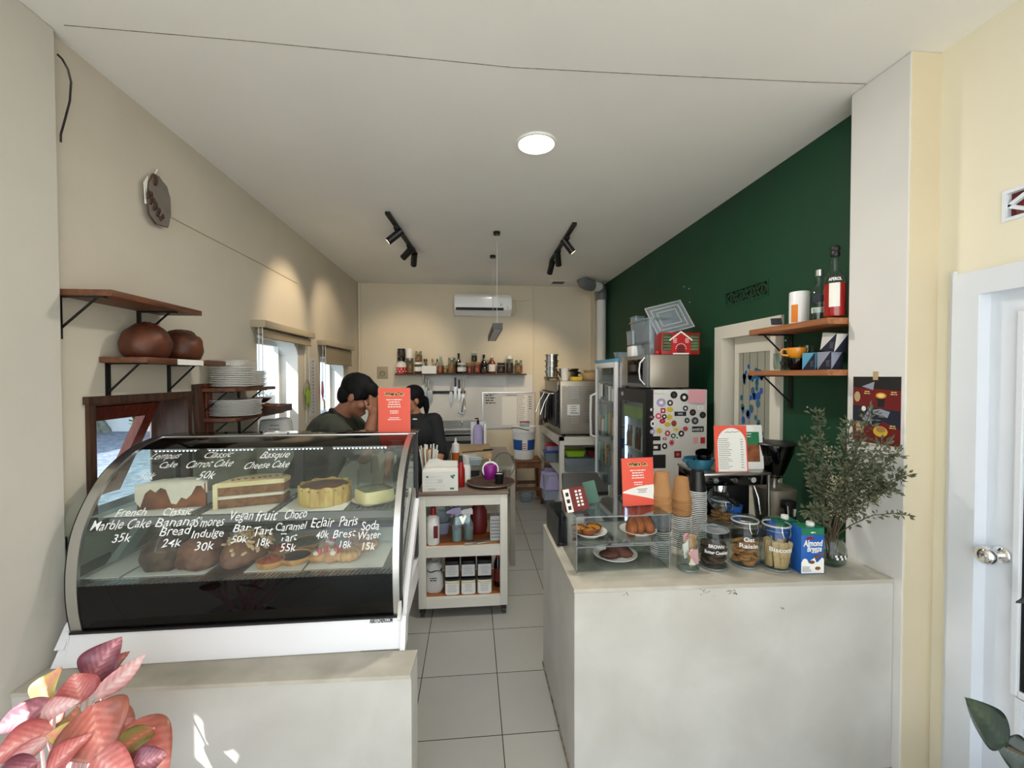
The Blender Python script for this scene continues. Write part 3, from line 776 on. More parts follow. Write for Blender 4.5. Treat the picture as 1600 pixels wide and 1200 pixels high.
# ------------------------------------------------------------------ cakes
def board(x0, x1, y0, y1, z, mat, label, name='cake_paper', cat='paper', rz=0, group='papers under the cakes'):
    mb = MB(); mb.cbox((0, 0, .001), x1-x0, y1-y0, .002, 0); return solo(name, mb, mat, label, cat, ((x0+x1)/2, (y0+y1)/2, z), rz, group, smooth=0)
zt = USZ+.0025
for i, (px0, px1, l) in enumerate(((205, 330, 'white paper sheet under the iced lemon cake on the upper glass shelf'), (352, 440, 'white paper sheet under the carrot cake wedge on the upper glass shelf'), (455, 548, 'white paper sheet under the round cheesecake on the upper glass shelf'))):
    a = pZ(px0, 785, zt); b = pZ(px1, 785, zt); board(a.x, b.x, 1.785, 2.15, zt, 'paper', l)
zc = zt+.0025
def blob(f, nu=28, nv=18): mb = MB(); mb.ell((0, 0, 0), 1, 1, 1, nu, nv, f=f); return mb
# iced half loaf
p = pZ(275, 790, zc)
t = thing('iced_cake', 'half a brown cake under thick dripping white icing, leftmost on the upper shelf', 'cake', (p.x, 1.93, zc), R(8))
def half(r, h, inset=0, arc=PI, n=26):
    return [(r*math.cos(PI+arc*k/n)*1.0, r*math.sin(arc*k/n)*.8) for k in range(n+1)]
mb = MB(); hp = half(.122, .1); mb.prism([(x, y-.055, 0) for x, y in hp], (0, 0, .098)); obj('sponge', mb, 'crust', t, 30)
mb = MB(); n = 60
def ice(u, v):
    # top disc then a dripping skirt
    k = u*n; 
    pts = [(x*1.04, (y-.055)*1.04-.003) for x, y in half(.122, .1, n=30)]+[(.127-.254*q/14, -.0605) for q in range(1, 14)]
    m = len(pts); j = int(u*m) % m; x, y = pts[j]
    if v < .5:
        s_ = v/.5; return (x*s_, (y+.02)*s_-.02, .112-.012*s_**4+.004*noise.noise(Vector((x*30*s_, y*30*s_, 2))))
    d = .045+.035*math.sin(u*m*.75)+.02*math.sin(u*m*1.9+1); d = max(.012, min(.096, d))
    return (x, y, .100-d*(v-.5)/.5)
mb.grid(ice, 44, 12, closed=True); obj('icing', mb, 'icing', t, 60)
# carrot cake wedge
p = pZ(390, 788, zc)
t = thing('carrot_cake', 'big wedge of layered brown carrot cake with cream, second on the upper shelf', 'cake', (p.x+.02, 1.93, zc), R(-4))
wedge = [(-.115, -.095), (.115, .0)]+[(.115-.23*k/10, .0+.09*math.sin(PI*k/20)) for k in range(1, 11)]
wedge = [(-.12, -.10), (.115, -.01), (.112, .055), (.05, .095), (-.04, .085), (-.1, .03)]
def layer(z0, z1, k, mat, nm):
    mb = MB(); mb.prism([(x*k, y*k, z0) for x, y in wedge], (0, 0, z1-z0)); bmesh.ops.bevel(mb.bm, geom=mb.bm.edges[:], offset=.003, segments=2, affect='EDGES'); obj(nm, mb, mat, t, 40)
layer(0, .036, 1, 'crumb', 'lower_sponge'); layer(.035, .05, .985, 'icing', 'cream_filling'); layer(.049, .086, 1, 'crumb', 'upper_sponge'); layer(.085, .104, 1.02, 'cream', 'cream_top')
mb = MB(); mb.prism([(-.123, -.104, 0), (-.108, -.098, 0), (-.108, -.08, 0), (-.104, .03, 0), (-.12, .0, 0)], (0, 0, .1)); obj('cream_side', mb, 'cream', t, 40)
mb = MB()
for k in range(9): mb.ell((-.08+.02*k+.004*math.sin(k*5), -.04+.012*k, .105), .009, .005, .003, 8, 6)
obj('carrot_shreds', mb, 'jam', t)
# cheesecake
p = pZ(504, 786, zc)
t = thing('cheesecake', 'round burnt cheesecake with brown top and creased yellow side, upper shelf', 'cake', (p.x, 1.925, zc))
mb = MB()
def side(u, v):
    a = 2*PI*u; r = .104+.003*math.sin(a*17)+.002*math.sin(a*31+1); return (r*math.cos(a), r*math.sin(a), .078*v+.003*math.sin(a*9)*v)
mb.grid(side, 120, 4, closed=True); obj('side', mb, 'cheese_side', t, 60)
mb = MB(); mb.lathe([(0, .074), (.085, .073), (.098, .070), (.1035, .062)], n=40); obj('top', mb, 'cheese_top', t, 60)
# small square cake on a plate
p = pZ(584, 785, zt)
t = thing('dessert_plate', 'white round plate under the small green-topped square cake, far right of upper shelf', 'plate', (p.x, 1.90, zt))
mb = MB(); mb.lathe([(0, .003), (.06, .003), (.092, .012), (.094, .014), (.09, .012), (.06, 0), (0, 0)], n=32); obj('plate_body', mb, 'china', t, 50)
t['category'] = 'plate'
t = thing('square_cake', 'small cream square cake with dark green top on a white plate, upper shelf right', 'cake', (p.x, 1.90, zt+.004), R(35))
mb = MB(); mb.lathe([(0, 0), (.066, 0), (.07, .006), (.07, .045), (.066, .056)], n=32, sq=6); obj('body', mb, 'custard', t, 40)
mb = MB(); mb.lathe([(0, .060), (.05, .060), (.063, .057), (.066, .0555)], n=32, sq=6); obj('glaze_top', mb, 'pistachio_top', t, 40)
# lower deck
zd = .851
for i, (px0, px1, l) in enumerate(((160, 218, 'white paper sheet at the empty left end of the lower deck'), (222, 338, 'white paper sheet under the dark banana loaf on the lower deck'), (392, 478, 'white paper sheet under the round tarts on the lower deck'), (480, 600, 'white paper sheet under the choux pastries on the lower deck'))):
    a = pZ(px0, 885, zd); b = pZ(px1, 885, zd); board(a.x, b.x-.004, 1.715, 2.16, zd, 'paper', l, group='papers on the lower deck')
zl = zd+.003
def loaf(name, label, px, y, L, W, H, mat, rz, seed):
    p = pZ(px, 888, zl); rd = seed
    def f(v):
        q = Vector(v); q.x = math.copysign(abs(q.x)**.55, q.x); q.y = math.copysign(abs(q.y)**.7, q.y)
        n_ = noise.noise(Vector((v.x*2.4+seed, v.y*2.4, v.z*2.4)))*.10
        q *= (1+n_); q.z = max(-.55, q.z); return q
    mb = MB(); mb.ell((0, 0, H*.55/1.55), L/2, W/2, H/1.55, 36, 22, f=f)
    return solo(name, mb, mat, label, 'bread', (p.x, y, zl), rz, smooth=60)
loaf('banana_loaf', 'dark banana bread loaf, leftmost cake on the lower deck', 252, 1.83, .15, .20, .125, 'loaf_dark', R(4), 3)
loaf('pound_cake', 'reddish brown oblong loaf beside the banana bread on the lower deck', 306, 1.825, .15, .20, .11, 'loaf_red', R(-5), 9)
p = pZ(368, 888, zl)
t = thing('nut_cake', 'loaf cake heaped with pale whole nuts on the lower deck', 'cake', (p.x, 1.84, zl), R(-12))
def f(v): q = Vector(v); q.z = max(-.5, q.z); return q
mb = MB(); mb.ell((0, 0, .036), .070, .125, .072, 24, 16, f=f); obj('loaf_body', mb, 'loaf_red', t, 60)
rd = random.Random(4)
for k in range(92):
    a = rd.uniform(0, 2*PI); e = rd.uniform(.12, PI/2); c = Vector((.076*math.cos(e)*math.cos(a), .126*math.cos(e)*math.sin(a), .036+.074*math.sin(e)))
    X = Euler((rd.uniform(0, 3), rd.uniform(0, 3), rd.uniform(0, 3))).to_matrix().to_4x4()
    if k == 0:
        mb = MB(); mb.ell((0, 0, 0), .006, .0075, .0125, 8, 6); nut = obj('nut', mb, 'nut', t, 60); nut.location = c; nut.rotation_euler = X.to_euler()
    else: dup(nut, tuple(c), rot=X.to_euler(), parent=t)
def tart(label, px, py, r, fill, fmat, y=None, lump=0, group='tarts on the lower deck'):
    p = pZ(px, py, zl); t = thing('tart', label, 'tart', (p.x, y or p.y, zl), 0, group)
    mb = MB(); mb.lathe([(0, 0), (r*.86, 0), (r*.98, .018), (r, .024), (r*.9, .024), (r*.84, .017)], n=30); obj('shell', mb, 'pastry', t, 40)
    mb = MB()
    if lump:
        mb.grid(lambda u, v: (r*.88*v*math.cos(2*PI*u), r*.88*v*math.sin(2*PI*u), .02+.016*(1-v*v)+.008*noise.noise(Vector((u*14, v*9, px)))), 26, 8, closed=True)
    else: mb.lathe([(0, .023), (r*.6, .0225), (r*.88, .021)], n=30)
    obj('filling', mb, fmat, t, 60)
tart('small tart with a crumbly red-brown topping at the front, left of the chocolate tart', 424, 882, .052, 1, 'jam', 1.765, 1)
tart('small crumbly red-brown tart in the second row behind the front crumbly one', 440, 862, .05, 1, 'jam', 1.885, 1)
tart('round tart with smooth dark chocolate filling at the front of the lower deck', 463, 876, .062, 0, 'choc', 1.80)
tart('large round tart with smooth greyish caramel top behind the chocolate tart', 478, 855, .075, 0, 'pistachio_top', 1.955)
# fruit choux
def choux(label, px, py, seed, y):
    p = pZ(px, py, zl); t = thing('cream_puff', label, 'pastry', (p.x, y, zl), R(seed*40), 'cream filled pastries on the lower deck')
    mb = MB(); mb.ell((0, 0, .02), .046, .034, .022, 18, 12, f=lambda v: v*(1+.1*noise.noise(v*2.5+Vector((seed, 0, 0))))); obj('choux_shell', mb, 'pastry', t, 60)
    mb = MB()
    for k in range(3): mb.ell((-.022+.022*k, -.012+.008*(k % 2), .04), .013, .013, .010, 10, 8)
    obj('whipped_cream', mb, 'icing', t, 60)
    for k in range(2):
        mb = MB(); mb.ell((-.012+.026*k, -.02, .046), .010, .010, .014, 10, 8); obj('strawberry', mb, 'strawberry', t, 60)
choux('cream puff with strawberries at the front, nearest the chocolate tart', 502, 875, 1, 1.79)
choux('cream puff with strawberries just right of the foremost one', 523, 872, 2, 1.785)
choux('cream puff behind the two strawberry puffs, under the word Brest', 513, 860, 3, 1.88)
def paris(label, px, y, s):
    p = pZ(px, 866, zl); mb = MB(); n = 11
    for k in range(n):
        a = 2*PI*k/n; mb.ell((.034*math.cos(a)*s, .034*math.sin(a)*s, .02), .017*s, .017*s, .02, 10, 8)
    return solo('choux_ring', mb, 'pastry', label, 'pastry', (p.x, y, zl), 0, 'choux rings on the lower deck', smooth=60)
paris('golden choux ring pastry at the front right of the lower deck', 548, 1.80, 1.05)
paris('golden choux ring pastry behind the front one, under the price of the soda water', 566, 1.90, 1.1)
paris('golden choux ring pastry at the rear of the right paper sheet', 545, 2.00, 1.1)

# red sign on the display
def whats_on(name, label, loc, rz, w, h, tilt=0, wave=False):
    t = thing(name, label, 'sign', loc, 0, None, (tilt, 0, rz))
    mb = MB(); mb.box(-w/2, w/2, -.002, .002, 0, h); obj('card', mb, 'coral', t, 0)
    mb = MB()
    for q in ((-w/2-.001, -w/2+.001, 0, h), (w/2-.001, w/2+.001, 0, h), (-w/2, w/2, 0, .002), (-w/2, w/2, h-.001, h+.001)): mb.box(q[0], q[1], -.0035, .0035, q[2], q[3])
    obj('acrylic_holder', mb, 'acrylic', t, 0)
    F = frame((0, -.0022, 0), (1, 0, 0), (0, 0, 1))
    lettering("What's On", h*.092, 'yellow_ink', t, F @ Matrix.Translation((.0007, h*.865-.0009, 0)), width=w*.62, weight=.0022, ext=.0001)
    lettering("What's On", h*.09, 'ink', t, F @ Matrix.Translation((0, h*.865, .0004)), width=w*.585, weight=.0009, ext=.0001)
    if wave:
        mb = MB(); top = [(-w/2+.001, h*.30), (-w*.25, h*.36), (0, h*.40), (w*.25, h*.42), (w/2-.001, h*.43)]; bot = [(w/2-.001, h*.12), (w*.2, h*.17), (-w*.1, h*.22), (-w/2+.001, h*.28)]
        mb._f([mb.bm.verts.new((x, -.0024, z)) for x, z in top+bot], 0); obj('pale_wave', mb, 'paper', t, 0)
        mb = MB(); scribble(mb, F @ Matrix.Translation((w*.12, h*.31, .0004)), w*.5, h*.1, 3, h*.012, 0, 5); obj('fine_print', mb, 'dark_red', t, 0)
    mb = MB()
    scribble(mb, F @ Matrix.Translation((0, h*.66, .0002)), w*.62, h*.21, 4, h*.02, 0, 2)
    scribble(mb, F @ Matrix.Translation((0, h*.465, .0002)), w*.5, h*.09, 2, h*.018, 0, 3)
    if not wave: scribble(mb, F @ Matrix.Translation((0, h*.315, .0002)), w*.55, h*.08, 2, h*.016, 0, 4)
    obj('small_print', mb, 'white_ink', t, 0)
    return t
p = pZ(617, 684, 1.328)
whats_on('table_sign', 'red event sign standing on top of the cake display at its right end', (pY(616.5, 684, 2.11).x, 2.11, 1.3285), R(-2), .152, .217)
p = pZ(450, 684, 1.328)
mb = MB(); mb.cbox((0, 0, .002), .10, .06, .004); solo('paper_slip', mb, 'paper', 'small white paper slip lying on the black top of the display', 'paper', (pY(432, 686, 2.15).x, 2.15, 1.328), .2, smooth=0)
# ================================================================== right counter
CZ_ = .7805
def clip_jar(label, px, py, r, h, lid='clip'):
    p = pZ(px, py, CZ_); t = thing('glass_jar', label, 'jar', (p.x, p.y+r*.6, CZ_), 0, 'glass jars on the counter')
    mb = MB(); mb.lathe([(0, .004), (r*.9, .004), (r, .012), (r, h*.66), (r*.94, h*.76), (r*.80, h*.83), (r*.80, h*.9)], n=36); obj('jar_body', mb, 'jar_glass', t, 50)
    mb = MB(); mb.torus((0, 0, .006), r*.93, .004, 36, 6); obj('glass_foot', mb, 'clear_plastic', t, 60)
    if lid == 'clip':
        mb = MB(); mb.lathe([(r*.86, h*.9), (r*.88, h*.915), (r*.86, h*.95), (r*.7, h*.985), (r*.4, h), (0, h)], n=36); obj('lid', mb, 'jar_glass', t, 50)
        mb = MB(); mb.torus((0, 0, h*.90), r*.85, .0035, 36, 6); obj('rubber_seal', mb, 'light_grey', t, 60)
        mb = MB()
        for s in (-1, 1): mb.tube([(s*r*.28, -r*.9, h*.93), (s*r*.30, -r*1.0, h*.80), (s*r*.2, -r*1.02, h*.72)], .0016, 6)
        mb.tube([(-r*.2, -r*1.02, h*.72), (r*.2, -r*1.02, h*.72)], .0016, 6); mb.torus((0, 0, h*.80), r*.83, .0016, 36, 5); obj('wire_clip', mb, 'chrome', t, 60)
    elif lid == 'glass':
        mb = MB(); mb.lathe([(r*.84, h*.9), (r*1.0, h*.90), (r*1.0, h*.92), (r*.6, h*.955), (r*.2, h*.97), (.006, h*.975), (.012, h*.985), (.017, h*1.0), (.012, h*1.02), (0, h*1.025)], n=36); obj('lid', mb, 'clear_plastic', t, 50)
    return t, r, h
def jar_text(t, r, rows, hgt):
    for s_, z, w_ in rows:
        def warp(c, z=z): a = c.x/r-.32; return Vector(((r+.0012)*math.sin(a), -(r+.0012)*math.cos(a), z+c.y))
        lettering(s_, hgt, 'chalk', t, None, 'handwriting', world=False, width=w_, warp=warp, weight=.0003, ext=0)
# sachet jar
t, r, h = clip_jar('squat open-topped glass jar of sugar sachets, leftmost of the front row of jars', 1080, 893, .046, .165, None)
rd = random.Random(2)
for k in range(11):
    mb = MB(); mb.cbox((0, 0, 0), .030, .005, .062, 0, .001)
    nm = ('pink', 'white', 'tan')[k % 3]
    loc = (t.location.x+rd.uniform(-.016, .016), t.location.y+(-.026 if k < 4 else rd.uniform(-.012, .02)), CZ_+.05+.028*(k//4)+rd.uniform(0, .012))
    solo('sugar_sachet', mb, ('pink_paper', 'paper', 'kraft')[k % 3], nm+' paper sugar sachet packed in the leftmost open-topped jar', 'sachet', loc, 0, nm+' sachets in the open-topped jar', rot=(rd.uniform(-.12, .12), rd.uniform(-.7, .7), rd.uniform(-.5, .5)), smooth=0)
# brown butter cookies
t, r, h = clip_jar('wide glass jar of very dark cookies with a knobbed glass lid, marked BROWN', 1122, 890, .062, .178, 'glass')
jar_text(t, r, (('BROWN', .105, .062), ('Butter Cookies', .08, .095)), .02)
def fill(t, mats, rr, hh, n, seed, name, label, cat, group, kind):
    rd = random.Random(seed); z = .012; i = 0; first = None
    while i < n:
        m = 4 if kind == 'cookie' else 1
        for q in range(m):
            a = 2*PI*q/m+i*.7+rd.uniform(-.3, .3); R0 = rr*.46
            loc = (t.location.x+R0*math.cos(a), t.location.y+R0*math.sin(a), t.location.z+z)
            rot = (rd.uniform(-.35, .35), rd.uniform(-.35, .35), rd.uniform(0, 6))
            if first is None:
                mb = MB(); mb.lathe([(0, 0), (rr*.40, 0), (rr*.44, .004), (rr*.40, .010), (rr*.25, .0125), (0, .013)], n=18); first = solo(name, mb, mats, label, cat, loc, 0, group, rot=rot, smooth=50)
            else: dup(first, loc, rot=rot)
            i += 1
            if i >= n: break
        z += .0135
fill(t, 'brown_food', .062, .1, 28, 1, 'dark_cookie', 'dark brown cookie in the jar marked BROWN', 'cookie', 'cookies in the jar marked BROWN', 'cookie')
t, r, h = clip_jar('clip-top glass jar of oat raisin cookies, marked Oat Raisin', 1172, 887, .062, .215)
jar_text(t, r, (('Oat', .128, .042), ('Raisin', .10, .074)), .026)
fill(t, 'cookie', .062, .1, 28, 2, 'oat_cookie', 'golden oat cookie in the jar marked Oat Raisin', 'cookie', 'cookies in the jar marked Oat Raisin', 'cookie')
t, r, h = clip_jar('clip-top glass jar of upright biscotti sticks beside the blue milk carton', 1222, 892, .062, .208)
jar_text(t, r, (('Biscotti', .095, .09),), .026)
rd = random.Random(6)
for k in range(11):
    mb = MB(); mb.cbox((0, 0, .055), .018, .024, .11, 0, .004)
    a = k*2.4; R0 = .034 if k else 0
    loc = (t.location.x+R0*math.cos(a), t.location.y+R0*math.sin(a), CZ_+.01)
    solo('biscotti_stick', mb, 'biscotti_food', 'pale brown biscotti stick standing in the clip-top jar beside the milk carton', 'biscuit', loc, 0, 'biscotti in the jar', rot=(-.12*math.sin(a), .14*math.cos(a)+.05, a), smooth=40)
t, r, h = clip_jar('glass jar of brown cookies standing in the second row, behind the jar marked BROWN', 1135, 838, .062, .20)
fill(t, 'cookie', .062, .1, 32, 3, 'brown_cookie', 'brown cookie in the jar of the second row', 'cookie', 'cookies in the second row jar', 'cookie')
# milk cartons
def carton(label, px, py, dy, front=True):
    p = pZ(px, py, CZ_); w, d, hh = .098, .064, .192
    t = thing('milk_carton', label, 'carton', (p.x, p.y+d/2+dy, CZ_), R(-3), 'almond milk cartons')
    mb = MB(); mb.box(-w/2, w/2, -d/2, d/2, 0, hh, 0, .003); obj('carton_body', mb, 'royal_blue', t, 40)
    F = frame((0, -d/2-.0008, 0), (1, 0, 0), (0, 0, 1))
    mb = MB(); mb.box(-w/2+.001, w/2-.001, -d/2-.0008, -d/2, hh*.85, hh-.002); mb.box(-w/2+.002, w/2-.002, -d/2, d/2, hh, hh+.0008); obj('green_band', mb, 'green_plastic', t, 0)
    mb = MB(); pts = [(-w/2+.001, .004), (w/2-.001, .004), (w/2-.001, .062)]+[(w/2-.001-(w-.002)*k/12, .058+.010*math.sin(k*1.4)+.004*math.sin(k*2.9)) for k in range(1, 13)]
    mb.prism([(x, -d/2-.0008, z) for x, z in pts], (0, .0008, 0)); obj('milk_splash', mb, 'white_ink', t, 0)
    if front:
        lettering('Almond', .036, 'white_ink', t, F @ Matrix.Translation((0, .128, .0004)), width=.082, weight=.001, shear=.15, ext=.0002)
        lettering('Breeze', .034, 'white_ink', t, F @ Matrix.Translation((.006, .105, .0004)), width=.062, weight=.0008, shear=.15, ext=.0002)
        mb = MB(); mb.prism([(-.027, -d/2-.0015, .145), (.003, -d/2-.0015, .145), (.006, -d/2-.0015, .151), (-.01, -d/2-.0015, .156), (-.028, -d/2-.0015, .151)], (0, .0008, 0)); obj('red_badge', mb, 'sauce_red', t, 0)
        for x, z, a in ((.018, .072, .6), (-.003, .050, -.7), (.022, .024, .3), (.043, .082, 1.2)):
            mb = MB(); mb.ell((x if x < .04 else .040, -d/2-.0006, z), .013 if x < .04 else .008, .0012, .0075, 12, 6); obj('almond', mb, 'crust', t, 60)
        mb = MB(); scribble(mb, F @ Matrix.Translation((-.014, .022, .0006)), .06, .024, 4, .0022, 0, 3, center=False); scribble(mb, F @ Matrix.Translation((.008, .091, .0006)), .05, .008, 1, .004, 1, 3)
        obj('fine_print', mb, ['dark_grey', 'white_ink'], t, 0)
        mb = MB(); scribble(mb, F @ Matrix.Translation((0, .174, .0006)), .035, .008, 1, .005, 0, 3); obj('band_print', mb, 'white_ink', t, 0)
    mb = MB(); mb.cyl((.012, 0, hh), (.012, 0, hh+.014), .0155, n=24); mb.cyl((.012, 0, hh+.014), (.012, 0, hh+.017), .0145, .013, n=24); obj('screw_cap', mb, 'white_plastic', t, 30)
    return t
carton('blue and green almond milk carton in front, right of the biscotti jar', 1270, 897, 0)
carton('almond milk carton standing behind the front one, mostly hidden', 1253, 897, .085, False)
# cup stacks
def cup_stack(px, py, y, segs, label_fmt, r=.0435):
    p = pZ(px, py, CZ_); z = CZ_; n_tot = sum(s[1] for s in segs); i = 0
    for kind, n, label, group in segs:
        first = None
        for k in range(n):
            hh = .105; step = .0092
            loc = (p.x+.0012*math.sin(i*1.7), y, z)
            if first is None:
                t = thing('paper_cup', label, 'cup', loc, 0, group)
                wall = {'kraft': 'kraft', 'black': 'black_plastic', 'plastic': 'clear_plastic'}[kind]
                mb = MB(); mb.lathe([(r, .004), (r*.72, hh)], n=32); mb.lathe([(0, hh-.005), (r*.70, hh-.005), (r*.72, hh)], n=32); obj('cup_wall', mb, wall, t, 40)
                rim = {'kraft': 'kraft', 'black': 'paper', 'plastic': 'film'}[kind]
                mb = MB(); mb.torus((0, 0, .003), r, .0026, 32, 8); obj('rim', mb, rim, t, 60)
                first = t
            else:
                dup(first, loc)
            z += step; i += 1
    return z
cup_stack(1042, 875, 1.88, [('black', 13, 'upside-down black paper cup in the lower part of the left cup stack', 'black cups of the left stack'), ('plastic', 9, 'clear plastic cup in the middle of the left cup stack', 'clear cups of the left stack'), ('kraft', 9, 'upside-down kraft paper cup at the top of the left cup stack', 'kraft cups of the left stack')], '')
cup_stack(1075, 862, 1.965, [('black', 17, 'upside-down black paper cup in the lower part of the middle cup stack', 'black cups of the middle stack'), ('kraft', 9, 'upside-down kraft paper cup at the top of the middle cup stack', 'kraft cups of the middle stack')], '')
cup_stack(1101, 850, 2.05, [('black', 27, 'upside-down black paper cup in the right cup stack, beside the coffee machine', 'black cups of the right stack')], '', .043)
# acrylic pastry box, two tiers
bx0, bx1, by0, by1, bz = .432, .835, 1.735, 2.035, CZ_
t = thing('acrylic_cabinet', 'clear two-tier acrylic pastry cabinet at the left end of the counter', 'display case', ((bx0+bx1)/2, (by0+by1)/2, bz))
th = .004; H = .235
for x in (bx0, bx1-th): mb = MB(); mb.box(x, x+th, by0, by1, bz, bz+H); obj('side_panel', mb, 'acrylic', t, 0, world=True)
for z in (bz+.004, bz+.105, bz+H-th): mb = MB(); mb.box(bx0+th, bx1-th, by0+.002, by1-.002, z, z+th); obj('shelf_panel', mb, 'acrylic', t, 0, world=True)
mb = MB(); mb.box(bx0+th, bx1-th, by1-th, by1, bz, bz+H); obj('back_panel', mb, 'acrylic', t, 0, world=True)
mb = MB()
for z in (bz+.107, bz+H-.002):
    mb.box(bx0, bx1, by0-.001, by0+.0015, z-.0022, z+.0022); mb.box(bx0, bx1, by1-.001, by1+.001, z-.0018, z+.0018)
for x in (bx0+.001, bx1-.001): mb.box(x-.0016, x+.0016, by0-.001, by0+.001, bz, bz+H)
obj('polished_edges', mb, 'film', t, 0, world=True)
mb = MB(); mb.torus((0, 0, 0), .014, .0025, 24, 6, X=Matrix.Translation((.645, by0-.003, bz+.123)) @ Matrix.Rotation(R(90), 4, 'X')); mb.box(bx0+.15, bx1-.004, by0-.001, by0+.002, bz+.112, bz+.118)
obj('finger_ring', mb, 'film', t, 60, world=True)
def plate(label, x, y, z, r, name='plate', group=None):
    t = thing(name, label, 'plate', (x, y, z), 0, group)
    mb = MB(); mb.lathe([(0, .004), (r*.62, .004), (r*.85, .011), (r, .0175), (r*1.0, .0195), (r*.97, .0195), (r*.84, .014), (r*.6, .0075), (0, .0075)], n=40); obj('plate_body', mb, 'china', t, 60)
    mb = MB(); mb.lathe([(r*.55, .004), (r*.55, 0), (r*.6, 0), (r*.62, .0045)], n=40); obj('foot_ring', mb, 'china', t, 40); return t
def lump(loc, rx, ry, rz_, mat, name, label, cat, rot, group, seed, amp=.12, nu=24, nv=16, flat=-.6):
    def f(v): q = v*(1+amp*noise.noise(v*2.2+Vector((seed, seed*2, 0)))); q.z = max(flat, q.z); return q
    mb = MB(); mb.ell((0, 0, 0), rx, ry, rz_, nu, nv, f=f); return solo(name, mb, mat, label, cat, loc, 0, group, rot=rot, smooth=60)
q = pZ(960, 868, CZ_+.01); plate('white oval-looking plate with two chocolate cookies on the bottom tier of the acrylic cabinet', q.x, 1.86, CZ_+.0085, .098)
lump((q.x-.028, 1.845, CZ_+.028), .052, .036, .018, 'choc_cookie', 'chocolate_cookie', 'flat chocolate cookie lying on the left of the lower plate', 'cookie', (0, .1, .3), 'chocolate cookies', 1)
lump((q.x+.022, 1.865, CZ_+.032), .062, .037, .022, 'choc_cookie', 'chocolate_cookie', 'larger chocolate cookie propped on the right of the lower plate', 'cookie', (.5, .12, -.65), 'chocolate cookies', 2)
zz = bz+.109
q = pY(921, 832, 1.87); plate('white plate with egg tarts on the left of the upper tier', q.x, 1.87, zz+.001, .078)
def egg_tart(label, x, y, tilt):
    t = thing('egg_tart', label, 'tart', (x, y, zz+.009), .3, 'egg tarts in the acrylic cabinet', rot=(tilt, 0, .3))
    mb = MB(); n = 30
    for k in range(1): mb.lathe([(0, 0), (.024, 0), (.031, .012), (.036, .026), (.034, .027), (.028, .018)], n=n)
    obj('pastry_shell', mb, 'crust', t, 40)
    mb = MB(); mb.lathe([(0, .0235), (.02, .0225), (.032, .0195)], n=24); obj('custard_filling', mb, 'egg', t, 50)
egg_tart('glossy egg tart tilted at the back right of the upper left plate', q.x+.022, 1.885, .15)
egg_tart('egg tart at the front of the upper left plate', q.x-.012, 1.845, -.1)
egg_tart('egg tart at the far left of the upper left plate', q.x-.05, 1.875, .05)
q = pY(997, 832, 1.87); plate('white plate with three golden madeleines on the right of the upper tier', q.x, 1.87, zz+.001, .082)
for k, (dx, dy, ry, l) in enumerate(((-.038, -.01, .25, 'left'), (.0, .006, 0, 'middle'), (.042, .0, -.3, 'right'))):
    lump((q.x+dx, 1.86+dy, zz+.034), .026, .03, .05, 'crust', 'madeleine', 'golden brown madeleine, '+l+' of the three on the upper right plate', 'cake', (-.5, ry, 0), 'madeleines in the acrylic cabinet', k+3, .06, flat=-.8)
whats_on('table_sign', 'coral event sign with a pale wave standing on the acrylic cabinet', (pY(998, 800, 1.86).x, 1.86, bz+H+.001), R(6), .155, .214, R(-5), True)
pm('sage_green', (74, 112, 94), .6)
# coffee bags on the upper tier / cabinet top, black terminal
q = pY(905, 812, 1.90)
t = thing('coffee_bag', 'dark red and white snack pouch standing at the left on the acrylic cabinet', 'bag', (q.x-.012, 1.83, bz+H+.001), 0, None, (R(-14), R(-6), R(10)))
t.location = (pY(905, 806, 1.80).x-.005, 1.81, bz+H+.002)
mb = MB(); mb.prism([(-.052, -.018, 0), (.052, -.018, 0), (.05, -.004, .10), (-.05, -.004, .10)], (0, .03, 0)); bmesh.ops.bevel(mb.bm, geom=mb.bm.edges[:], offset=.004, segments=2, affect='EDGES'); obj('pouch', mb, 'dark_red', t, 40)
mb = MB(); mb.prism([(-.053, -.0185, .002), (-.024, -.0188, .002), (-.024, -.0055, .098), (-.053, -.0052, .098)], (0, -.0012, 0)); obj('white_side', mb, 'paper', t, 0)
mb = MB()
for i in range(2):
    for j in range(5): mb.box(.0+.018*i, .010+.018*i, -.0185+.0125*(j*.02+.03)/.13-.002, -.0185+.0125*(j*.02+.03)/.13+.001, .02+.0145*j, .029+.0145*j)
for j in range(3): mb.box(-.045, -.032, -.0205+.01*(.02+.035*j)/.13, -.0185+.01*(.02+.035*j)/.13, .012+.028*j, .028+.028*j, 1)
obj('printed_marks', mb, ['white_ink', 'ink'], t, 0)
t = thing('nougat_pack', 'clear film pack of pale nougat leaning under the red pouch', 'packet', (pY(917, 828, 1.80).x, 1.805, bz+.112), R(5))
t.location = (pY(912, 822, 1.80).x, 1.80, bz+H*.5)
mb = MB(); mb.ell((0, 0, .045), .05, .026, .04, 18, 12, f=lambda v: v*(1+.12*noise.noise(v*4))); obj('film_wrap', mb, 'film', t, 50)
t.location = (q.x-.005, 1.93, bz+.112+.0)
mb = MB(); mb.box(-.036, .036, -.014, .014, .012, .068, 0, .006); obj('pale_sweets', mb, 'icing', t, 40)
mb = MB(); mb.prism([(-.03, -.006, 0), (.03, -.006, 0), (.03, -.002, .10), (-.03, -.002, .10)], (0, .01, 0)); bmesh.ops.bevel(mb.bm, geom=mb.bm.edges[:], offset=.003, segments=2, affect='EDGES')
solo('mint_pouch', mb, 'sage_green', 'muted green pouch standing behind the dark red pouch', 'bag', (pY(926, 800, 1.93).x, 1.92, bz+H+.001), R(12), rot=(R(-8), R(-12), 0))
t = thing('payment_terminal', 'black tilted tablet till at the left end of the counter', 'till', (.52, 2.14, CZ_))
